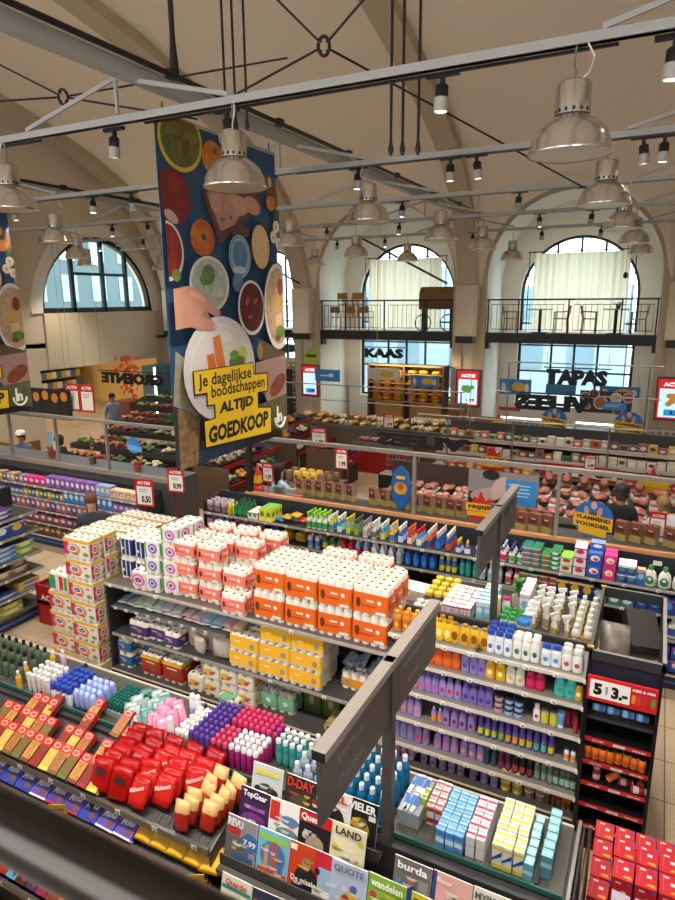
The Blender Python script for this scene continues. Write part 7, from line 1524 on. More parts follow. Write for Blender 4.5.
# ================================================================ FRESH HALL BEYOND THE LEDGE
CASE = mat('#2a2725',.5); CASE2 = mat('#6f6a64',.4,.3); GLS = clear_mat('#cfdde0',.12,.05)
MEATM = [mat('#8f4a40',.45,noise=.7,scale=30,h2='#c48f80'),mat('#82362f',.45,noise=.7,scale=30,h2='#b07766'),mat('#a0685a',.45,noise=.7,scale=26,h2='#cda294'),mat('#7a3a30',.45,noise=.6,scale=30,h2='#b0705f')]
def mound(w, d, h, m, tray, n=10, s=.05, nm='food_tray', cat='food tray', seed=0):
    rnd = random.Random(seed); b = MB(); b.box(-w/2,w/2,-d/2,d/2,0,.04,tray); c = MB()
    ms = m if isinstance(m, list) else [m]
    for q in range(n):
        u, v = rnd.uniform(-.34,.34), rnd.uniform(-.36,.36); r = s*rnd.uniform(.8,1.25)
        c.lathe([(r*.5,-r*.5),(r,0),(r*.8,r*.5),(r*.2,r*.8)],ms[q % len(ms)],7,c=(u*w,v*d,.04+h*rnd.uniform(.3,1)*(1-u*u-v*v)),sx=rnd.uniform(.8,1.4),sy=rnd.uniform(.8,1.3))
    return Prod(nm,cat,b,[('contents',c)])
def case(nm, x0, x1, y0, y1, z, lab, cat, dark=CASE, lip=CASE2, steps=()):
    o = empty(nm,((x0+x1)/2,(y0+y1)/2,0),lab,cat)
    for a, c, h in steps: part(o,'step',[(x0,x1,a,c,z,z+h)],lip)
    part(o,'body',[(x0,x1,y0,y1,0,z-.04)],dark); part(o,'rim',[(x0-.02,x1+.02,y0-.02,y0+.04,z-.05,z+.06)],lip); part(o,'deck',[(x0,x1,y0,y1,z-.04,z)],CASE2)
    return o
TRM = [mound(.3,.34,.07,[MEATM[i],MEATM[(i+1)%4]],mat(['#1f1c1b','#d8d2c8','#26211f','#c9c2b8'][i],.4),14,.055,nm='meat_tray',cat='meat tray',seed=i) for i in range(4)]
MN = ['pink and red','red and rosy','pale pink','brown-red']
# low meat chest (A) with a raised rear tier
case('meat_chest',-2.95,1.9,11.2,13.0,.82,'long low meat chest behind the two people at the ledge','meat chest',steps=[(11.62+.4*q,12.02+.4*q,.06*(q+1)-.003) for q in range(3)]); 
for j in range(4):
    for i in range(14): TRM[(i*3+j) % 4].put((-2.75+.33*i,11.42+.4*j,.82+.06*j),'%s meat tray in the long chest, %s from the photo board side, %s row' % (MN[(i*3+j) % 4],ORD[i],ORD[j]),'meat trays in the long chest',rot=R_(-.08,.08))
case('meat_chest',-4.75,-3.0,10.9,12.2,.74,'short meat chest beside the stacked black crates','meat chest',steps=[(11.3,11.7,.047),(11.7,12.2,.097)])
for j in range(3):
    for i in range(5): TRM[(i+j*2+1) % 4].put((-4.55+.33*i,11.12+.4*j,.74+.05*j),'%s meat tray in the short chest, %s from the black crates, %s row' % (MN[(i+j*2+1) % 4],ORD[i],ORD[j]),'meat trays in the short chest',rot=R_(-.08,.08))
b = MB(); b.box(-.9,.9,-.02,.02,0,.5,mat('#3a2c26',.6)); o = b.build('display_board',loc=(-3.9,12.1,.84)); tag(o,'dark wooden board standing behind the short meat chest','board')
for i in range(6):
    b = MB(); b.lathe([(.06,0),(.085,.04),(.085,.36),(.06,.4)],mat(['#6d3a2c','#7f4836','#74402f'][i % 3],.4,noise=.6,scale=15,h2='#a8705a'),10); o = b.build('ham_roll',loc=(-1.7+.32*i,12.75,1.1),rot=(PI/2-.45,0,R_(-.1,.1))); tag(o,'thick brown meat roll at the back of the long chest, %s from the photo board side' % ORD[i],'meat','thick meat rolls')
# photo board of a butcher dish with blue text panel
o = empty('hanging_photo_board',(-2.15,10.4,1.15),'hanging photo board of pale meat with a blue text panel','sign'); b = MB(); b.box(-.58,.58,-.01,.01,0,.64,mat('#4a403c',.5),front=mat('#857f7b',.5,noise=.3,scale=3)); b.rect((0,-.011,.13),X,Z,1.14,.24,mat('#262326',.5)); b.disc((-.25,-.0125,.22),X,Z,.3,.12,mat('#b59a94',.5,noise=.4,scale=10),16,.2); b.disc((-.05,-.013,.36),X,Z,.12,.22,mat('#bfa49c',.5,noise=.3,scale=10),14,-.5); b.disc((-.2,-.0128,.57),X,Z,.15,.09,mat('#1d1a1b',.5),10); b.build('photo',o)
t = MB(); t.rect((.3,-.016,.28),X,Z,.5,.5,mat('#2f78b5',.5)); 
for q in range(4): t.rect((.27,-.018,.44-.06*q),X,Z,.36-.05*(q % 2),.018,mat('#a9c6de',.5))
t.build('text_panel',o)
for s in (-.5,.5): t = MB(); t.tube([(s,0,.64),(s,0,1.3)],.008,STEEL,4); t.build('hanger',o)
# multideck fridge (B)
B_ = empty('chiller',(-1.2,14.3,0),'long multi-shelf chiller with a red price banner along its foot','chiller'); part(B_,'body',[(-4.4,2.2,13.75,14.9,0,.85)],CASE); part(B_,'back_panel',[(-4.4,2.2,14.85,14.9,.85,1.75)],mat('#3a3634',.5))
for z, yf in ((.95,13.6),(1.22,13.8),(1.5,14.0)):
    s = part(B_,'shelf',[(-4.4,2.2,yf,14.85,z-.04,z)],CASE2); rl = MB(); rl.box(-4.4,2.2,yf-.02,yf,z-.05,z+.03,mat('#b9b2a8',.4)); rl.build('price_rail',s)
PKC = [('#c9c2ae','cream'),('#a8a08c','grey-cream'),('#7a5a3f','brown'),('#8a4a3a','rust'),('#3f6a4a','green'),('#d8d2c4','white'),('#b5603f','orange-brown'),('#5a4a42','dark'),('#c9a83f','yellow'),('#96897a','taupe')]
for k,(z,yf) in enumerate(((.95,13.66),(1.22,13.86),(1.5,14.06))):
    for i in range(36):
        c,nm = PKC[(i*(k+3)+i//4+k) % 10]
        if k == 2 and i < 8: c,nm = [('#8f9a6a','salad green'),('#b5653f','tomato red')][i % 2]
        if k == 1 and i > 17: c,nm = ('#cfc5ac','cream')
        carton(.16,.14,R_(.11,.19),c,name='chilled_pack',cat='food pack',logo='#d8d0c2' if i % 3 else '#4a3a30').put((-4.28+.18*i,yf+.095,z),'%s chilled pack on %s chiller shelf, %s from the cheese side' % (nm,ORD[k],ORD[i]),'chilled packs on %s chiller shelf' % ORD[k],rot=R_(-.06,.06))
o = empty('mounted_sign',(-1.25,13.5,.98),'red banner reading mix with large price figures on the chiller foot','sign'); b = MB(); b.box(-.78,.72,-.01,.01,0,.28,mat('#b0181e',.45)); b.rect((.27,-.011,.14),X,Z,.86,.2,mat('#ddd6cb',.5)); b.text('MIX',(-.42,-.0125,.14),X,Z,.17,mat('#e6ddd3',.5),w=.48,bold=.05); b.text('2',(.02,-.0125,.14),X,Z,.16,mat('#16120f',.5),bold=.06); b.text('6.-',(.45,-.0125,.14),X,Z,.16,mat('#16120f',.5),w=.32,bold=.06); b.text('VOOR',(.17,-.0125,.14),X,Z,.04,mat('#16120f',.5),w=.12,bold=.04); b.build('panel',o)
for i in range(8): carton(.17,.12,.13,'#b0302a',name='chilled_pack',cat='food pack',logo='#d8b5a0').put((-.3+.2*i,13.45,.83+.12),'red snack pack beside the red price banner, %s from it' % ORD[i],'red snack packs')
b = MB(); b.box(-.4,2.0,13.3,13.55,0,.95,mat('#8a6a48',.6)); tag(b.build('snack_shelf'),'wooden shelf of red snack packs beside the red price banner','shelf')
for i in range(9): carton(.17,.12,.13,['#c05a2a','#a8342a','#c98a2a'][i % 3],name='chilled_pack',cat='food pack',logo='#e0c9a8').put((-3.9+.2*i,13.45,.95),'%s deli pack left standing in front of the chiller, %s from the cheese side'.replace('left standing','standing') % (['orange','red','amber'][i % 3],ORD[i]),'deli packs before the chiller')
b = MB(); b.box(-4.1,-2.1,13.3,13.55,0,.95,mat('#8a6a48',.6)); tag(b.build('snack_shelf'),'wooden shelf of deli packs at the cheese end of the chiller','shelf')
# service counter (C)
case('service_counter',-4.6,2.2,17.9,19.4,.95,'long service counter with chilled meat below the tapas sign','counter')
for i in range(19): TRM[(i*2) % 4 if i % 5 else 2].put((-4.4+.34*i,18.15,.97),'%s meat dish on the service counter, %s from the cheese side' % (MN[(i*2) % 4 if i % 5 else 2],ORD[i]),'meat dishes on the service counter')
BOX2 = carton(.14,.12,.2,'#c9c2b4',name='deli_jar',cat='jar',logo='#8a7a64',top='#4a3f36')
row(BOX2,-3.55,.16,6,18.3,1.05,'pale jar with dark lid on the service counter','the flame sign','pale deli jars'); row(BOX2,.0,.16,8,18.3,1.05,'pale jar with dark lid at the far counter end','the round blue sign','far deli jars')
for i,(x0,x1) in enumerate(((-1.9,-.3),(-3.95,-2.5))):
    o = empty('counter_glass',((x0+x1)/2,18.4,.97),['glass counter hood lit by a white strip, below the food photo board','glass counter hood nearest the wooden steps'][i].replace('nearest','by'),'glass hood'); t = MB(); t.face([(x0,17.93,1.04),(x1,17.93,1.04),(x1,18.38,1.25),(x0,18.38,1.25)],GLS); part(o,'glass_pane',t); part(o,'light_strip',[(x0,x1,18.36,18.42,1.24,1.28)],mat('#f2ead8',.5,emit=2.5)); part(o,'bracket',[(x0-.02,x0,18.0,18.35,.97,1.28)],STEEL); part(o,'bracket',[(x1,x1+.02,18.0,18.35,.97,1.28)],STEEL)
b = MB(); b.box(-.3,.3,-.02,.02,0,.1,mat('#a8242a',.5)); o = b.build('counter_sign',loc=(-3.7,18.2,1.5)); tag(o,'small red strip sign over the service counter','sign')
# cheese counter
case('cheese_counter',-9.9,-4.4,16.5,17.8,.98,'dark cheese counter in front of the cheese wheel shelves','counter',mat('#5f554b',.5),steps=[(17.0,17.8,.077)])
CHM = [mat('#d0a85f',.5,noise=.4,scale=18,h2='#e6d3a8'),mat('#dccba8',.5,noise=.3,scale=20),mat('#c98a3a',.5,noise=.4,scale=18)]
CT = [mound(.36,.4,.09,[CHM[i],CHM[(i+1)%3]],mat('#3a332c',.5),12,.065,nm='cheese_tray',cat='cheese tray',seed=20+i) for i in range(3)]
for j in range(2):
    for i in range(13): CT[(i+j) % 3].put((-9.6+.41*i,16.75+.5*j,.98+.08*j),'%s cheese tray on the cheese counter, %s from the screen pillar, %s row' % (['golden','ivory','amber'][(i+j) % 3],ORD[i],ORD[j]),'cheese trays')
b = MB(); b.box(-.75,.75,-.05,.05,0,.12,mat('#b9c4c9',.4)); o = b.build('pale_box',loc=(-5.6,17.7,1.06)); tag(o,'pale long box lying on the cheese counter','panel')
r = empty('cheese_shelf',(-7.7,20.5,0),'warm-lit shelf unit of round cheeses','shelf unit')
part(r,'back_panel',[(-9.0,-6.3,20.85,20.9,.4,2.42)],mat('#b58a4a',.6)); 
for x in (-9.0,-7.7,-6.32): part(r,'side_panel',[(x-.03,x+.03,20.3,20.9,.4,2.43)],mat('#4a3826',.6))
for z in (1.2,1.51,1.82,2.13,2.42): part(r,'shelf',[(-9.0,-6.3,20.3,20.9,z-.03,z)],mat('#6a5034',.6))
wh = MB(); wh.lathe([(.13,0),(.17,.03),(.18,.065),(.17,.1),(.13,.132)],mat('#d98f1f',.4,noise=.25,scale=6),16); WH = Prod('round_cheese','cheese',wh)
for k,z in enumerate((1.202,1.512,1.822,2.132)):
    for i in range(6):
        for q in range(2 if k < 3 else 1): WH.put(((-8.76,-8.37,-7.96,-7.47,-7.06,-6.6)[i],20.55,z+.137*q),'round golden cheese, %s shelf up, %s from the screen pillar, %s' % (ORD[k],ORD[i],('lower','upper')[q]),'cheese wheels')
L = bpy.data.lights.new('cheese_shelf_light','AREA'); L.energy = 60; L.size = 2.4; L.size_y = .2; L.shape = 'RECTANGLE'; L.color = (1,.78,.45); lo = bpy.data.objects.new('cheese_shelf_light',L); COL.objects.link(lo); lo.location = (-7.7,20.15,2.6); lo.rotation_euler = (.35,0,0)
def bluebanner(x, y, z, w, h, lab, c='#2a6fa8', art=True):
    o = empty('printed_banner',(x,y,z),lab,'sign'); b = MB(); b.box(-w/2,w/2,-.006,.006,0,h,mat(c,.5))
    if art: b.disc((w*.1,-.008,h*.5),X,Z,w*.22,h*.3,mat('#cfa23a',.5,noise=.4,scale=20),12); b.disc((w*.36,-.0085,h*.45),X,Z,w*.07,h*.3,mat('#c9b5a5',.5),10); b.disc((-w*.36,-.0085,h*.45),X,Z,w*.07,h*.3,mat('#c9a58f',.5),10)
    b.build('panel',o); t = MB(); t.tube([(-w*.45,0,h),(-w*.45,0,h+.3)],.006,STEEL,4); t.tube([(w*.45,0,h),(w*.45,0,h+.3)],.006,STEEL,4); t.build('hanger',o); return o
bluebanner(-6.85,20.0,1.78,.95,.38,'blue banner with gold plate and two cooks before the cheese wheels'); bluebanner(-8.3,20.0,1.95,1.2,.38,'pale banner with a cook portrait before the cheese wheels',c='#b5b0a5')
o = bluebanner(-10.6,20.3,1.75,1.0,.42,'blue banner with white spoon shape beside the pillar screen',c='#2a78b5',art=False); t = MB(); t.disc((.15,-.009,.22),X,Z,.1,.07,mat('#d8dde0',.5),12); t.rect((-.1,-.009,.2),X,Z,.4,.05,mat('#d8dde0',.5)); t.build('emblem',o)
bluebanner(-3.45,17.6,2.05,.85,.42,'blue banner with cook on the frame by the wooden steps'); bluebanner(-.9,18.6,1.98,1.0,.3,'blue banner with gold plate beneath the tapas letters'); bluebanner(-2.4,18.6,2.0,.8,.26,'plain dark blue banner under the tapas letters',c='#3f6f96',art=False)
o = empty('hanging_photo_board',(-1.15,17.5,1.72),'dark food photo board with pizza and bowls under the tapas sign','sign'); b = MB(); b.box(-.62,.62,-.01,.01,0,.56,mat('#2c2320',.5))
for q,(u,v,rr,c) in enumerate(((-.12,.26,.17,'#b8743f'),(.24,.4,.14,'#c9b0a0'),(.52,.42,.13,'#a8503a'),(-.28,.48,.13,'#7a2a24'),(-.5,.42,.1,'#8a5a48'),(-.42,.15,.08,'#b5814f'),(.3,.08,.12,'#7a4a3a'))): b.disc((u,-.011-.0005*q,v),X,Z,rr,rr,mat('#d0c4b8',.5),14); b.disc((u,-.0112-.0005*q,v),X,Z,rr*.85,rr*.85,mat(c,.5,noise=.6,scale=20),14)
b.build('photo',o); t = MB(); t.rect((.22,-.018,.2),X,Z,.55,.2,mat('#2f78b5',.5)); t.rect((.2,-.019,.24),X,Z,.4,.02,mat('#a9c6de',.5)); t.rect((.16,-.019,.19),X,Z,.32,.02,mat('#a9c6de',.5)); t.build('text_panel',o)
# hanging letter signs
LT = mat('#121211',.5)
def letters(s, x, y, z, h, w, lab, mirror=False, bars=True, hang=3.0, d=.02):
    o = empty('hanging_sign',(x,y,z),lab,'sign','hanging letter signs'); b = MB()
    b.text(s,(0,-.02,h/2),(-X if mirror else X),Z,h,LT,w=w,bold=.07,depth=-d if mirror else d)
    b.build('lettering',o)
    t = MB(); t.box(-w*.55,w*.55,-.01,.01,h+.02,h+.05,BLACK if bars else STEEL); t.tube([(-w*.5,0,h+.03),(-w*.5,0,hang-z)],.007,STEEL,4); t.tube([(w*.5,0,h+.03),(w*.5,0,hang-z)],.007,STEEL,4); t.build('hanger',o)
letters('VLEES',-4.15,12.0,1.66,.27,1.95,'black letters spelling meat backwards, hanging near the short chest',True,hang=6.4); letters('VLEES',-2.42,17.3,1.71,.42,1.95,'black letters spelling meat backwards, hanging before the blue panes',True,hang=2.6)
letters('TAPAS',-1.95,18.0,2.33,.42,1.55,'black letters spelling tapas, hanging below the gallery',hang=3.2); letters('KAAS',-8.3,20.0,2.68,.32,1.4,'black letters spelling cheese, hanging below the gallery',hang=3.2); letters('GROENTE',-13.75,14.0,2.22,.34,2.4,'black letters spelling vegetables backwards, near the end wall',True,hang=6.4)
# sign frames of thin steel tube
for (x0,x1,y,z0,z1,posts,lab) in ((-4.7,.0,13.3,.95,2.12,[-4.0,-2.6,-.75],'thin steel sign frame over the chiller'),(-3.9,.1,17.4,.97,2.95,[-3.6,-.2],'thin steel sign frame over the service counter'),(-10.9,-4.5,16.4,.98,2.2,[-10.4,-7.9,-6.0,-4.6],'thin steel sign frame over the cheese counter')):
    o = empty('sign_frame',(0,y,0),lab,'frame')
    for x in posts: t = MB(); t.tube([(x,0,z0),(x,0,z1)],.022,STEEL,6); t.build('post',o)
    for z in (z1,z1-(.8 if z1 > 2.9 else .45)): t = MB(); t.tube([(x0,0,z),(x1,0,z)],.02,mat('#a8a29a',.4,.5),6); t.build('crossbar',o)
def hb_sign(x, y, z, r, lab): return bubble(x,y,z,r,lab,['VLAMMEND','VOORDEEL',''],stand=False)
hb_sign(-2.3,17.0,1.2,.32,'round blue flame-deal sign over the service counter, by the pale jars'); hb_sign(-.55,17.0,1.2,.34,'round blue flame-deal sign over the service counter, at its far end')
flame(-2.95,13.2,1.05,.55,'red flame-shaped sign on the chiller by the photo board','LAGE',w=.42); flame(-3.75,17.2,1.1,.5,'small red and gold flame sign on the service counter','',w=.3); flame(.1,13.1,.9,.6,'red flame sign at the chiller end beside the white-coated shopper','',w=.45)
price_sign(-1.05,13.2,.95,1.28,.22,.3,'small red-edged price card on a chiller post','4.49'); price_sign(-6.6,16.3,1.05,1.1,.32,.4,'red-edged price card on the cheese counter','4.99'); price_sign(-5.4,10.9,.9,1.35,.28,.42,'red-edged price card among the bread boxes','1.99'); price_sign(-6.6,12.2,1.0,1.4,.4,.45,'red-edged price card behind the yellow bread packs','1.99'); price_sign(-5.74,8.78,1.472,1.6,.22,.34,'red-edged price card in front of the woman in pale blue','1.99')
b = MB(); price_sign(.17,8.9,1.472,1.55,.2,.34,'red-edged card beside the white-coated shopper','')
# screens on the pillars
for i,(x,w,h,lab,p,art) in enumerate(((-11.6,.62,1.08,'red and blue advert screen on the pillar by the large banner','1.99',None),(-5.62,.72,1.14,'advert screen with a green salad on the middle pillar','1.99','#5f9a3a'),(.42,.8,1.16,'advert screen with pastries on the far pillar','3.99','#c98a3a'))):
    o = empty('advert_screen',(x,20.85,1.13),lab,'screen','pillar advert screens'); b = MB(); b.box(-w/2-.05,w/2+.05,-.06,.12,-.05,h+.05,mat('#4a4038',.5)); b.build('frame',o)
    t = MB(); t.rect((0,-.061,h*.5),X,Z,w,h,mat('#c0121c',.4,emit=.55)); t.rect((0,-.0615,h*.4),X,Z,w*.86,h*.72,mat('#a9d3ee',.4,emit=.75)); t.text('ACTIE!',(0,-.063,h*.87),X,Z,h*.1,mat('#f5ecec',.4,emit=.7),w=w*.66,bold=.05)
    t.text(p,(w*.14,-.0645,h*.16),X,Z,h*.1,mat('#10151a',.5),w=w*.4,bold=.05); t.rect((w*.05,-.0625,h*.16),X,Z,w*.6,h*.16,mat('#3f8fd5',.4,emit=.4)) if i != 1 else t.rect((w*.14,-.0625,h*.16),X,Z,w*.5,h*.16,mat('#d5e6f2',.4,emit=.6))
    if art:
        for q in range(12): t.disc((R_(-.22,.22)*w,-.063-.0003*q,h*(.48+R_(-.12,.12))),X,Z,w*.12,w*.1,mat(art,.4,emit=.35,noise=.4,scale=20),9)
    t.build('display',o)
b = MB(); b.disc((0,0,0),X,Z,.32,.28,mat('#a8b52a',.5),16); b.text('VERS',(0,-.003,.02),X,Z,.12,mat('#1a1a12',.5),w=.4,bold=.05) if False else b.rect((0,-.003,.03),X,Z,.42,.1,mat('#3a3f14',.5)); o = b.build('round_sign',loc=(-11.55,20.85,2.55)); tag(o,'round yellow-green sign above the pillar screen','sign')
for i,(x,z) in enumerate(((-4.3,1.0),(-4.5,1.0),(-4.3,1.25))):
    b = MB(); b.box(-.28,.28,-.2,.2,0,.24,WOOD); b.box(-.25,.25,-.17,.17,.2,.245,mat('#5a3a22',.7)); o = b.build('wooden_crate',loc=(-5.35 if i else -4.35,18.6+.1*i if i else 18.2,1.0+.25*(i == 2)),rot=(0,0,.1*i)); tag(o,['wooden crate on the service counter edge','lower wooden crate under the middle pillar screen','upper wooden crate under the middle pillar screen'][i],'crate')
b = MB(); b.box(-.6,.6,-.3,.3,0,1.0,WOOD); o = b.build('wooden_stand',loc=(-5.35,18.7,0)); tag(o,'wooden stand under the crates at the middle pillar','stand')
# red-edged produce racks
CR = mat('#151414',.6)
VEG = [('#5f7a35','green'),('#b5a48a','mushroom'),('#cfc2a4','cream'),('#8a3a2a','red'),('#c98a2a','orange'),('#3f5a2c','dark green'),('#8f8a6a','pale green'),('#5a3f5f','purple')]
VT = [mound(.42,.34,.1,[mat(c,.6,noise=.5,scale=30),mat(VEG[(i+3)%8][0] if i % 3 == 0 else c,.6)],CR,16,.05,nm='produce_crate',cat='produce crate',seed=40+i) for i,(c,_) in enumerate(VEG)]
def redrack(x, y0, y1, zs, lab, seed):
    o = empty('produce_rack',(x,(y0+y1)/2,0),lab,'rack'); part(o,'body',[(x-1.0,x-.1,y0,y1,0,.45)],mat('#4a3a2c',.7)); part(o,'side_panel',[(x-1.0,x-.05,y0-.04,y0,0,1.0)],mat('#5a4632',.7))
    for k,z in enumerate(zs):
        xo = x-.35*k; t = MB(); t.obox((xo-.22,(y0+y1)/2,z-.03),(.24,0,-.05),(0,(y1-y0)/2,0),(0,0,.015),CR); s = part(o,'sloped_shelf',t); part(o,'red_edge',[(xo,xo+.02,y0,y1,z-.12,z-.02)],mat('#a31a1e',.45))
        n = int((y1-y0)/.44)
        for i in range(n):
            v = (i*3+k*2+seed) % 8; VT[v].put((xo-.22,y0+.22+.44*i,z-.008),'%s produce crate on %s, %s along, %s tier' % (VEG[v][1],lab.split(' ')[0]+' '+lab.split(' ')[1]+' '+lab.split(' ')[2],ORD[i],ORD[k]),'crates on %s' % lab[:30],rot=(.205,0,PI/2+R_(-.03,.03)))
redrack(-8.15,11.0,13.6,[.66,1.0],'red-edged produce rack beneath the large banner',1); redrack(-8.3,14.2,16.35,[.7,1.0,1.25],'dark red-edged rack of pots before the cheese counter',2); redrack(-6.7,13.6,14.7,[.82],'short red-edged rack of yellow packs behind the price card',4)
# bread rack and carton block
o = empty('bread_rack',(-6.5,11.6,0),'dark wire bread rack with yellow loaf packs','rack')
for z in (.45,.8): part(o,'shelf',[(-7.0,-5.8,11.3,12.0,z-.02,z)],CASE2)
for x in (-7.0,-5.8):
    for y in (11.3,12.0): t = MB(); t.tube([(x,y,0),(x,y,1.2)],.015,STEEL,5); part(o,'post',t)
lf = MB(); lf.lathe([(.06,0),(.09,.03),(.09,.2),(.07,.24)],mat('#d0a01f',.35,noise=.4,scale=16,h2='#e0c060'),10,sy=.7); lf.rect((0,-.066,.12),X,Z,.08,.08,'#6a3a22'); LF = Prod('bread_pack','bread',lf); lb = MB(); lb.lathe([(.06,0),(.09,.03),(.09,.2),(.07,.24)],mat('#8a6a4a',.4,noise=.4,scale=16),10,sy=.7); LB = Prod('bread_pack','bread',lb)
for i in range(6):
    for j in range(2): (LF if 1 <= i <= 3 else LB).put((-6.9+.2*i,11.4+.25*j,.802),'%s loaf pack on the bread rack, %s from the red racks, %s row' % ('yellow' if 1 <= i <= 3 else 'brown',ORD[i],ORD[j]),'loaf packs')
case('display_table',-6.9,-4.9,10.0,10.9,.66,'low table of wrapped buns and greens behind the ledge boxes','table')
for j in range(2):
    for i in range(4): VT[(2,0,6,1)[(i+j) % 4]].put((-6.65+.46*i,10.25+.4*j,.66),'%s crate on the low table, %s from the woman in blue, %s row' % (VEG[(2,0,6,1)[(i+j) % 4]][1],ORD[i],ORD[j]),'crates on the low table')
# carts and black crates
def cart(x, y, rz, lab):
    o = empty('shopping_cart',(x,y,0),lab,'cart','parked carts',(0,0,rz)); t = MB()
    for z in (.55,.7,.85):
        for s in (-1,1): t.tube([(s*.25,-.4,z),(s*.28,.4,z+.1)],.008,STEEL,4)
        t.tube([(-.25,-.4,z),(.25,-.4,z)],.008,STEEL,4); t.tube([(-.28,.4,z+.1),(.28,.4,z+.1)],.008,STEEL,4)
    for q in range(7): t.tube([(-.25+.083*q,-.4,.55),(-.25+.083*q,-.4,.85)],.005,STEEL,4); t.tube([(-.25+.083*q,-.4,.55),(-.28+.093*q,.4,.65)],.005,STEEL,4)
    t.build('basket',o); t = MB()
    for s in (-1,1): t.tube([(s*.22,-.35,.12),(s*.22,.35,.12),(s*.25,.45,.95)],.012,STEEL,5); t.tube([(s*.22,-.35,.12),(s*.25,-.3,.55)],.012,STEEL,5)
    t.tube([(-.25,.45,.95),(.25,.45,.95)],.016,mat('#a31a1e',.4),6); t.build('frame',o)
    for sx in (-1,1):
        for sy in (-1,1): t = MB(); t.tube([(sx*.22-.02,sy*.33,.06),(sx*.22+.02,sy*.33,.06)],.06,BLACK,10); t.build('wheel',o)
cart(-5.75,14.9,.2,'steel cart parked in the open floor, first from the cheese counter'); cart(-5.1,13.75,.25,'steel cart parked in the open floor, second from the cheese counter')
case('promotion_table',-7.3,-5.7,15.4,16.1,.78,'red-skirted table of pink meat packs before the cheese counter','table',mat('#a0181c',.5))
for i in range(5): TRM[2].put((-7.1+.32*i,15.7,.78),'pale pink meat tray on the red-skirted table, %s from the red racks' % ORD[i],'trays on the red-skirted table')
bc = MB(); bc.box(-.3,.3,-.2,.2,0,.22,CR,top=mat('#9c8f86',.6,noise=.6,scale=20)); BC = Prod('black_crate','crate',bc)
for k in range(4): BC.put((-4.95,12.6,.002+.225*k),'black crate in the stack beside the short meat chest, %s from floor' % ORD[k],'stacked black crates')
for k in range(3): BC.put((-5.15,11.3,.002+.225*k),'black crate in the lower front stack beside the short chest, %s from floor' % ORD[k],'lower black crate stack')
# produce stands by the end wall
PV = [('#b5603a','orange-red'),('#c9b58a','beige'),('#7a9a4a','green'),('#a83a34','red'),('#cfc9a0','pale'),('#d08a4a','orange'),('#4f6a35','dark green'),('#8a8a7a','grey-green')]
PT = [mound(.5,.36,.08,mat(c,.6,noise=.5,scale=25),CR,14,.05,nm='produce_crate',cat='produce crate',seed=60+i) for i,(c,_) in enumerate(PV)]
def stand(x0, x1, y0, tiers, lab, seed, where):
    o = empty('produce_stand',((x0+x1)/2,y0+.6,0),lab,'stand'); part(o,'body',[(x0,x1,y0+.15,y0+1.3,0,.4)],CR)
    for k,(dy,z) in enumerate(tiers):
        part(o,'shelf',[(x0,x1,y0+dy,y0+dy+.4,z-.05,z)],CR); part(o,'edge',[(x0,x1,y0+dy-.02,y0+dy,z-.1,z+.03)],mat('#2c2b2b',.5))
        for i in range(int((x1-x0)/.54)):
            v = (i*3+k*5+seed) % 8; PT[v].put((x0+.28+.54*i,y0+dy+.2,z),'%s produce crate on %s, %s from the end wall, %s tier' % (PV[v][1],where,ORD[i],ORD[k]),'crates on %s' % where)
        if k < 3:
            for i in range(int((x1-x0)/.54)):
                pass
stand(-13.2,-9.45,10.3,[(0,.62),(.42,.85),(.84,1.08)],'long black tiered produce stand behind the potted plants',0,'the front produce stand'); stand(-14.6,-9.4,13.2,[(0,.62),(.42,.85),(.84,1.08)],'second black tiered produce stand toward the end wall',3,'the rear produce stand'); stand(-16.6,-12.0,16.4,[(0,.7),(.42,.95),(.84,1.2)],'third produce stand beneath the letters spelling vegetables',5,'the third produce stand')
VF = empty('produce_chiller',(-12.2,19.9,0),'lit wall chiller with colourful packs beyond the produce stands','chiller'); part(VF,'body',[(-15.8,-12.3,19.8,20.7,0,2.1)],CASE)
for k,z in enumerate((.6,1.0,1.4,1.8)):
    part(VF,'shelf',[(-15.8,-12.3,19.55,19.85,z-.03,z)],CASE2)
    for i in range(18):
        c,nm = [('#a8342c','red'),('#c9b52a','yellow'),('#5f8a3a','green'),('#c9c2b0','cream'),('#c9702a','orange')][(i*2+k) % 5]; carton(.15,.14,.2,c,name='chilled_pack',cat='food pack',logo='#d8d0c2').put((-15.6+.185*i,19.68,z),'%s pack in the produce chiller, %s shelf, %s from the end wall' % (nm,ORD[k],ORD[i]),'produce chiller packs')
VG = empty('snack_chiller',(-13.5,20.85,0),'bright snack chiller seen past the banner edge below the gallery','chiller'); part(VG,'body',[(-12.25,-11.95,20.2,20.3,0,.4)],CASE)
WHT = mat('#e9e4d8',.5,emit=.5)
part(VG,'back_panel',[(-14.0,-12.3,21.6,21.65,0,2.4)],mat('#cfc6b2',.6))
for k in range(5):
    z = .6+.36*k; part(VG,'shelf',[(-14.0,-12.3,21.2,21.6,z-.03,z)],WHITE)
    for i in range(9):
        c,nm = [('#b5322c','red'),('#d8cfba','white'),('#c98a2a','orange'),('#6f8f4a','green')][(i+k*3) % 4]; carton(.16,.14,.22,c,name='chilled_pack',cat='food pack',logo='#e3dccc').put((-13.9+.19*i,21.32,z),'%s pack in the snack chiller, %s shelf, %s from the end wall' % (nm,ORD[k],ORD[i]),'snack chiller packs')
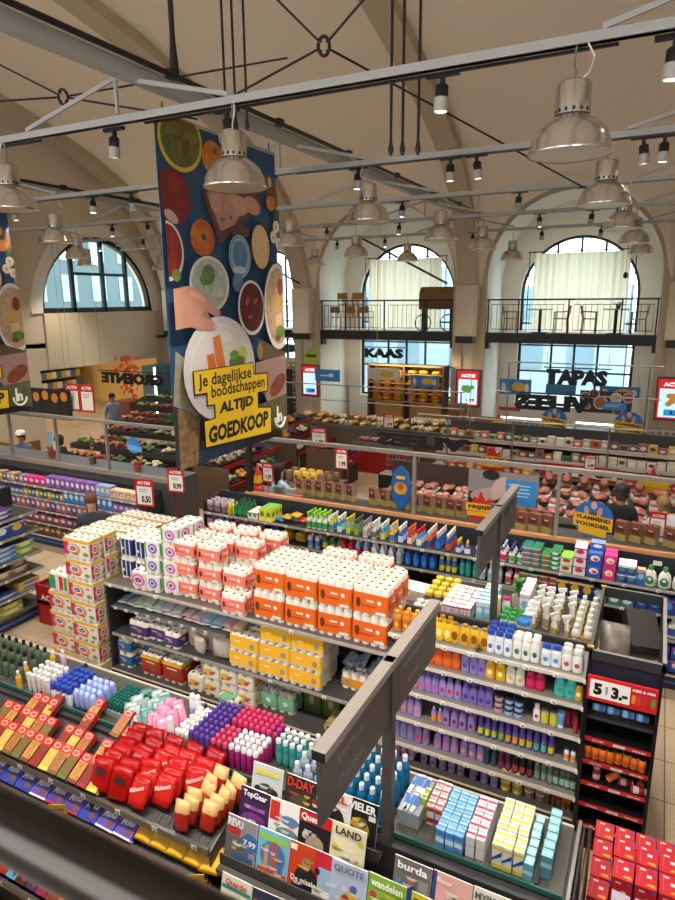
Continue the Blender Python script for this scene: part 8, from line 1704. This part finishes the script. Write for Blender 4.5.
# next hall contents
for q,(x,y,w,h,c,lab) in enumerate(((-24.5,13,3,2.2,'#a8241f','red stocked shelf unit in the next hall by the price posters'),(-24.5,16.5,2.6,2.0,'#7a1f1c','dark red stocked shelf unit in the next hall'),(-24.5,20.0,2.4,2.2,'#3f6f9c','blue shelf unit in the next hall behind the orange display'))):
    o = empty('stocked_shelf',(x,y,0),lab,'shelf unit'); part(o,'body',[(x-.4,x+.2,y-w/2,y+w/2,0,h)],CASE)
    for k in range(4):
        part(o,'shelf',[(x+.2,x+.6,y-w/2,y+w/2,.35+.45*k,.38+.45*k)],CASE2)
        for i in range(9): b = MB(); cc = [c,'#c9a23a','#d8d0c0'][(i+k) % 3]; b.box(-.1,.1,-.12,.12,0,.28,mat(cc,.5)); o2 = b.build('stock_box',loc=(x+.42,y-w/2+.16+(w-.3)*i/8,.382+.45*k)); tag(o2,'%s stock box on the %s, %s shelf, %s from its near end' % ({c:'main-coloured','#c9a23a':'golden','#d8d0c0':'pale'}[cc],['red shelf unit','dark red shelf unit','blue shelf unit'][q],ORD[k],ORD[i]),'box','stock boxes of next hall')
t = MB()
for q in range(90): t.disc((R_(-.35,.35),R_(-.3,.3),R_(0,1.5)),(R_(-1,1),R_(-1,1),.2),(R_(-.3,.3),.3,1),.11,.08,['#d0551a','#d9661f','#c24a15'][q % 3],6)
o = t.build('orange_garland',loc=(-17.9,18.0,1.08)); tag(o,'bright orange bunting display in front of the next hall','decoration',kind='stuff')
b = MB(); b.box(-.4,.4,-.4,.4,0,.95,mat('#6a3a24',.6)); o = b.build('display_plinth',loc=(-17.9,18.0,0)); tag(o,'brown plinth under the orange bunting','plinth')
o = empty('freezer_cabinet',(-18.1,19.7,0),'upright glass cabinet with a bright light strip beside the orange bunting','cabinet'); part(o,'body',[(-18.4,-17.8,19.3,20.3,0,2.1)],mat('#5f7f8a',.4)); part(o,'light_strip',[(-17.8,-17.76,19.3,19.38,.2,2.05)],mat('#eaf4f6',.4,emit=3.)); part(o,'glass_door',[(-17.8,-17.78,19.42,20.28,.2,2.05)],GLS)
for q,(x,lab) in enumerate(((-12.78,'red-topped poster card with price, beside the guard rail, first of the pair'),(-12.3,'red-topped poster card with price, second of the pair'))):
    price_sign(x,11.0,1.98,1.98,.42,.68,lab,['',''][q],rot=.1)
    # posters hang from a wire
    t = MB(); t.tube([(x,11.0,2.66),(x,11.0,6.4)],.005,STEEL,4); tag(t.build('poster_wire'),'thin wire holding the %s poster card' % ORD[q],'wire','poster wires')
for q,(x,y,w,h,c,lab) in enumerate(((-13.95,10.9,2.4,.75,'#171616','black banner with orange fruit motifs above the guard rail'),(-12.3,9.6,.02,.02,'#171616',''))):
    if q: continue
    o = empty('printed_banner',(x,y,1.75),lab,'sign'); b = MB(); b.box(-w/2,w/2,-.01,.01,0,h,mat(c,.5))
    for k in range(7): b.disc((-1.0+.33*k,-.012-.0005*k,.58-.05*(k % 2)),X,Z,.12,.12,mat('#b8742a',.5),12); b.disc((-1.0+.33*k,-.011,.25),X,Z,.13,.2,mat('#241f1e',.5),10)
    b.build('panel',o); t = MB(); t.tube([(-w/2+.1,0,h),(-w/2+.1,0,4.65)],.006,STEEL,4); t.tube([(w/2-.1,0,h),(w/2-.1,0,4.65)],.006,STEEL,4); t.build('hanger',o)
b = MB(); b.box(-.35,.35,-.3,.3,0,1.35,mat('#8a6438',.7,noise=.3,scale=6)); b.text('JAN',(0,-.302,.95),Z,-X,.22,mat('#1d1712',.6),bold=.05) if False else b.text('AN',(0,-.302,.95),Z,-X,.22,mat('#1d1712',.6),bold=.05); o = b.build('wooden_crate',loc=(-13.6,10.0,0)); tag(o,'tall wooden crate with black lettering at the produce corner','crate')
b = MB(); b.box(-.25,.25,-.25,.25,0,1.2,mat('#5a4a3c',.7)); o = b.build('display_plinth',loc=(-12.35,9.95,0)); tag(o,'dark plinth under the blue tray card','plinth'); b = MB(); b.box(-.16,.16,-.11,.11,0,.012,mat('#5aa3d8',.4)); o = b.build('blue_card',loc=(-12.35,9.95,1.21),rot=(.5,0,.2)); tag(o,'light blue card on the dark plinth among the crates','card')
# ================================================================ PEOPLE
def person(loc, rz, lab, coat, trousers, skin, hair, pose='stand', cap=None, h=1.72, hairlen=.0, sleeves=True, bend=0.):
    """skin-modifier body baked to one mesh, coloured by region; hair and cap are children"""
    k = h/1.72
    J = {'pelvis':(0,0,.93),'belly':(0,-.01,1.08),'chest':(0,-.0-.12*bend,1.28-.03*bend),'neck':(0,-.0-.2*bend,1.45-.06*bend),'head0':(0,-.02-.24*bend,1.53-.08*bend),'head1':(0,-.03-.28*bend,1.62-.1*bend),'head2':(0,-.01-.3*bend,1.70-.11*bend)}
    sh = Vector(J['chest'])+Vector((0,0,.1))
    for s,n in ((-1,'l'),(1,'r')):
        J['hip'+n] = (s*.095,0,.88); J['knee'+n] = (s*.1,-.02,.5); J['ank'+n] = (s*.1,.03,.09); J['toe'+n] = (s*.11,-.12,.035)
        J['sho'+n] = (s*.175,sh.y,sh.z)
        if pose == 'reach': J['elb'+n] = (s*.25,sh.y-.16,sh.z-.24); J['wri'+n] = (s*.16,sh.y-.38,sh.z-.22); J['hand'+n] = (s*.12,sh.y-.47,sh.z-.2)
        else: J['elb'+n] = (s*.25,sh.y+.03,sh.z-.29); J['wri'+n] = (s*.24,sh.y-.08,sh.z-.53); J['hand'+n] = (s*.235,sh.y-.11,sh.z-.62)
    names = list(J); idx = {n:i for i,n in enumerate(names)}
    E_ = [('pelvis','belly'),('belly','chest'),('chest','neck'),('neck','head0'),('head0','head1'),('head1','head2')]
    for n in 'lr': E_ += [('pelvis','hip'+n),('hip'+n,'knee'+n),('knee'+n,'ank'+n),('ank'+n,'toe'+n),('chest','sho'+n),('sho'+n,'elb'+n),('elb'+n,'wri'+n),('wri'+n,'hand'+n)]
    RAD = {'pelvis':(.15,.11),'belly':(.145,.105),'chest':(.165,.115),'neck':(.055,.055),'head0':(.065,.075),'head1':(.08,.098),'head2':(.06,.075),'hip':(.1,.1),'knee':(.068,.07),'ank':(.045,.05),'toe':(.04,.035),'sho':(.075,.075),'elb':(.055,.055),'wri':(.035,.035),'hand':(.036,.026)}
    me = bpy.data.meshes.new('person'); me.from_pydata([tuple(Vector(J[n])*k) for n in names],[(idx[a],idx[b_]) for a,b_ in E_],[])
    ob = bpy.data.objects.new('person',me); COL.objects.link(ob)
    sk = ob.modifiers.new('skin','SKIN'); sk.use_smooth_shade = True
    sub = ob.modifiers.new('sub','SUBSURF'); sub.levels = 2; sub.render_levels = 2
    for n in names:
        r = RAD.get(n) or RAD[n[:-1]]; v = me.skin_vertices[0].data[idx[n]]; v.radius = (r[0]*k,r[1]*k); v.use_root = n == 'pelvis'
    dg = bpy.context.evaluated_depsgraph_get(); nm = bpy.data.meshes.new_from_object(ob.evaluated_get(dg)); bpy.data.objects.remove(ob)
    for m in (mat(coat,.85,noise=.15,scale=9),mat(trousers,.85),mat(skin,.6),mat('#1f1b19',.6)): nm.materials.append(m)
    nz = J['neck'][2]*k
    for p in nm.polygons:
        c = p.center/k; p.use_smooth = True
        hand = any((c-Vector(J['hand'+n])).length < .075 for n in 'lr')
        p.material_index = 3 if c.z < .09 else 1 if c.z < .9 and abs(c.x) < .22 and c.y > -.2 and not hand and (c-Vector(J['wril'])).length > .1 and (c-Vector(J['wrir'])).length > .1 else 2 if (c.z*k > nz+.015 or hand) else 0
    o = bpy.data.objects.new('person',nm); COL.objects.link(o); o.location = loc; o.rotation_euler = (0,0,rz); tag(o,lab,'person')
    hd = Vector(J['head1'])*k
    b = MB(); m = mat(hair,.8,noise=.3,scale=40)
    # face: eyes, nose, mouth, ears (front is -y)
    f = MB(); f.lathe([(.0,-.018),(.013,-.012),(.014,.0),(.004,.02)],mat(skin,.6),8,c=hd+Vector((0,-.1*k,-.005)))
    for s in (-1,1): f.disc(hd+Vector((s*.033,-.094,.018))*k,X,Z,.012,.006,mat('#2a221e',.4),8); f.disc(hd+Vector((s*.084,.0,.0))*k,Y,Z,.018,.03,mat(skin,.6),8)
    f.disc(hd+Vector((0,-.093,-.055))*k,X,Z,.022,.006,mat('#96564c',.5),8); f.build('face',o)
    b.lathe([(.088,-.005),(.099,.03),(.098,.07),(.08,.115),(.04,.14),(.0,.146)],m,14,c=hd+Vector((0,.022,.0))*k,sy=1.1)
    b.lathe([(.07,-.1-hairlen),(.085,-.05),(.09,.01),(.088,.04)],m,12,c=hd+Vector((0,.05,0))*k,sy=.75,closed=False)
    if hairlen: b.lathe([(.05,-.12-hairlen),(.07,-.1),(.075,0)],m,10,c=hd+Vector((0,.07,-.02))*k,sy=.6)
    b.build('hair',o)
    if cap:
        t = MB(); t.lathe([(.104,.05),(.106,.08),(.09,.135),(.04,.16),(0,.163)],mat(cap,.7),14,c=hd+Vector((0,.018,0))*k,sy=1.12); t.disc(hd+Vector((0,-.13,.055))*k,X,(Y-Z*.2).normalized(),.075,.075,mat(cap,.7),12); t.build('cap',o)
    return o, hd
person((-5.82,9.24,0),2.75,'woman with dark hair in a pale blue coat seen from behind by the cone sign','#a3b9c2','#2b2f3a','#b98d76','#2a1d18',h=1.78,hairlen=.1,pose='reach')
person((-.33,10.32,0),PI-.15,'man in black jacket and black cap standing at the meat chest','#141416','#26262b','#b98a74','#3a302a',cap='#121214',h=1.78)
person((.32,10.3,0),PI+.35,'fair-haired shopper in a white jacket bending at the meat chest','#c3c3cc','#3a3f55','#c49a84','#8a6a45',h=1.7,bend=.7,hairlen=.04,pose='reach')
person((-7.62,6.7,0),.75,'woman with long reddish hair behind the tall floor stack','#3a3a44','#2b2d38','#c69c86','#6a3f28',h=1.7,hairlen=.16)
person((-15.4,14.75,0),1.3,'man in grey-blue shirt near the orange bunting','#8a97a6','#33363f','#a87a60','#1d1714',h=1.75)
person((-13.0,9.62,0),.6,'person in a grey hooded jacket at the produce corner','#5a6a74','#2e3138','#b98d76','#3a2c24',h=1.68,cap='#cfcac2')
person((-11.9,9.75,0),-1.2,'person in a dark coat with a pale bag near the potted plants','#2f3136','#25262b','#b58a72','#2b211c',h=1.66)
# ================================================================ LIGHT AND CAMERA
w = bpy.data.worlds.new('World'); sc.world = w; w.use_nodes = True
nt = w.node_tree; bg = nt.nodes['Background']
sky = nt.nodes.new('ShaderNodeTexSky'); sky.sky_type = 'HOSEK_WILKIE'; sky.turbidity = 8; sky.ground_albedo = .4; sky.sun_direction = (.3,-.6,.74)
mx = nt.nodes.new('ShaderNodeMix'); mx.data_type = 'RGBA'; mx.inputs[0].default_value = .85; mx.inputs[7].default_value = (.94,.98,1,1)
nt.links.new(sky.outputs[0], mx.inputs[6]); nt.links.new(mx.outputs[2], bg.inputs[0]); bg.inputs[1].default_value = 4.6
cam = bpy.data.cameras.new('Camera'); cam.sensor_fit = 'HORIZONTAL'; cam.sensor_width = 36; cam.lens = 36*640/675
cam.clip_start = .05; cam.clip_end = 200
cam.dof.use_dof = True; cam.dof.focus_distance = 7.5; cam.dof.aperture_fstop = 7.0
co = bpy.data.objects.new('Camera', cam); COL.objects.link(co)
Rm = Matrix(((0.8940191316698587,-0.09606859502838634,0.4376078350047492,0),(0.44796719737807417,0.2078684524704283,-0.8695493640620887,0),(-0.007428477738100056,0.9734277228006305,0.228873952650085,4.6),(0,0,0,1)))
co.matrix_world = Rm; sc.camera = co
sc.view_settings.view_transform = 'Standard'; sc.view_settings.look = 'None'; sc.view_settings.gamma = 1; sc.view_settings.use_curve_mapping = False
sc.view_settings.exposure = .8
sc.cycles.max_bounces = 6; sc.cycles.diffuse_bounces = 5; sc.cycles.glossy_bounces = 2; sc.cycles.transmission_bounces = 4; sc.cycles.transparent_max_bounces = 8
sc.cycles.sample_clamp_indirect = 4; sc.cycles.use_denoising = True
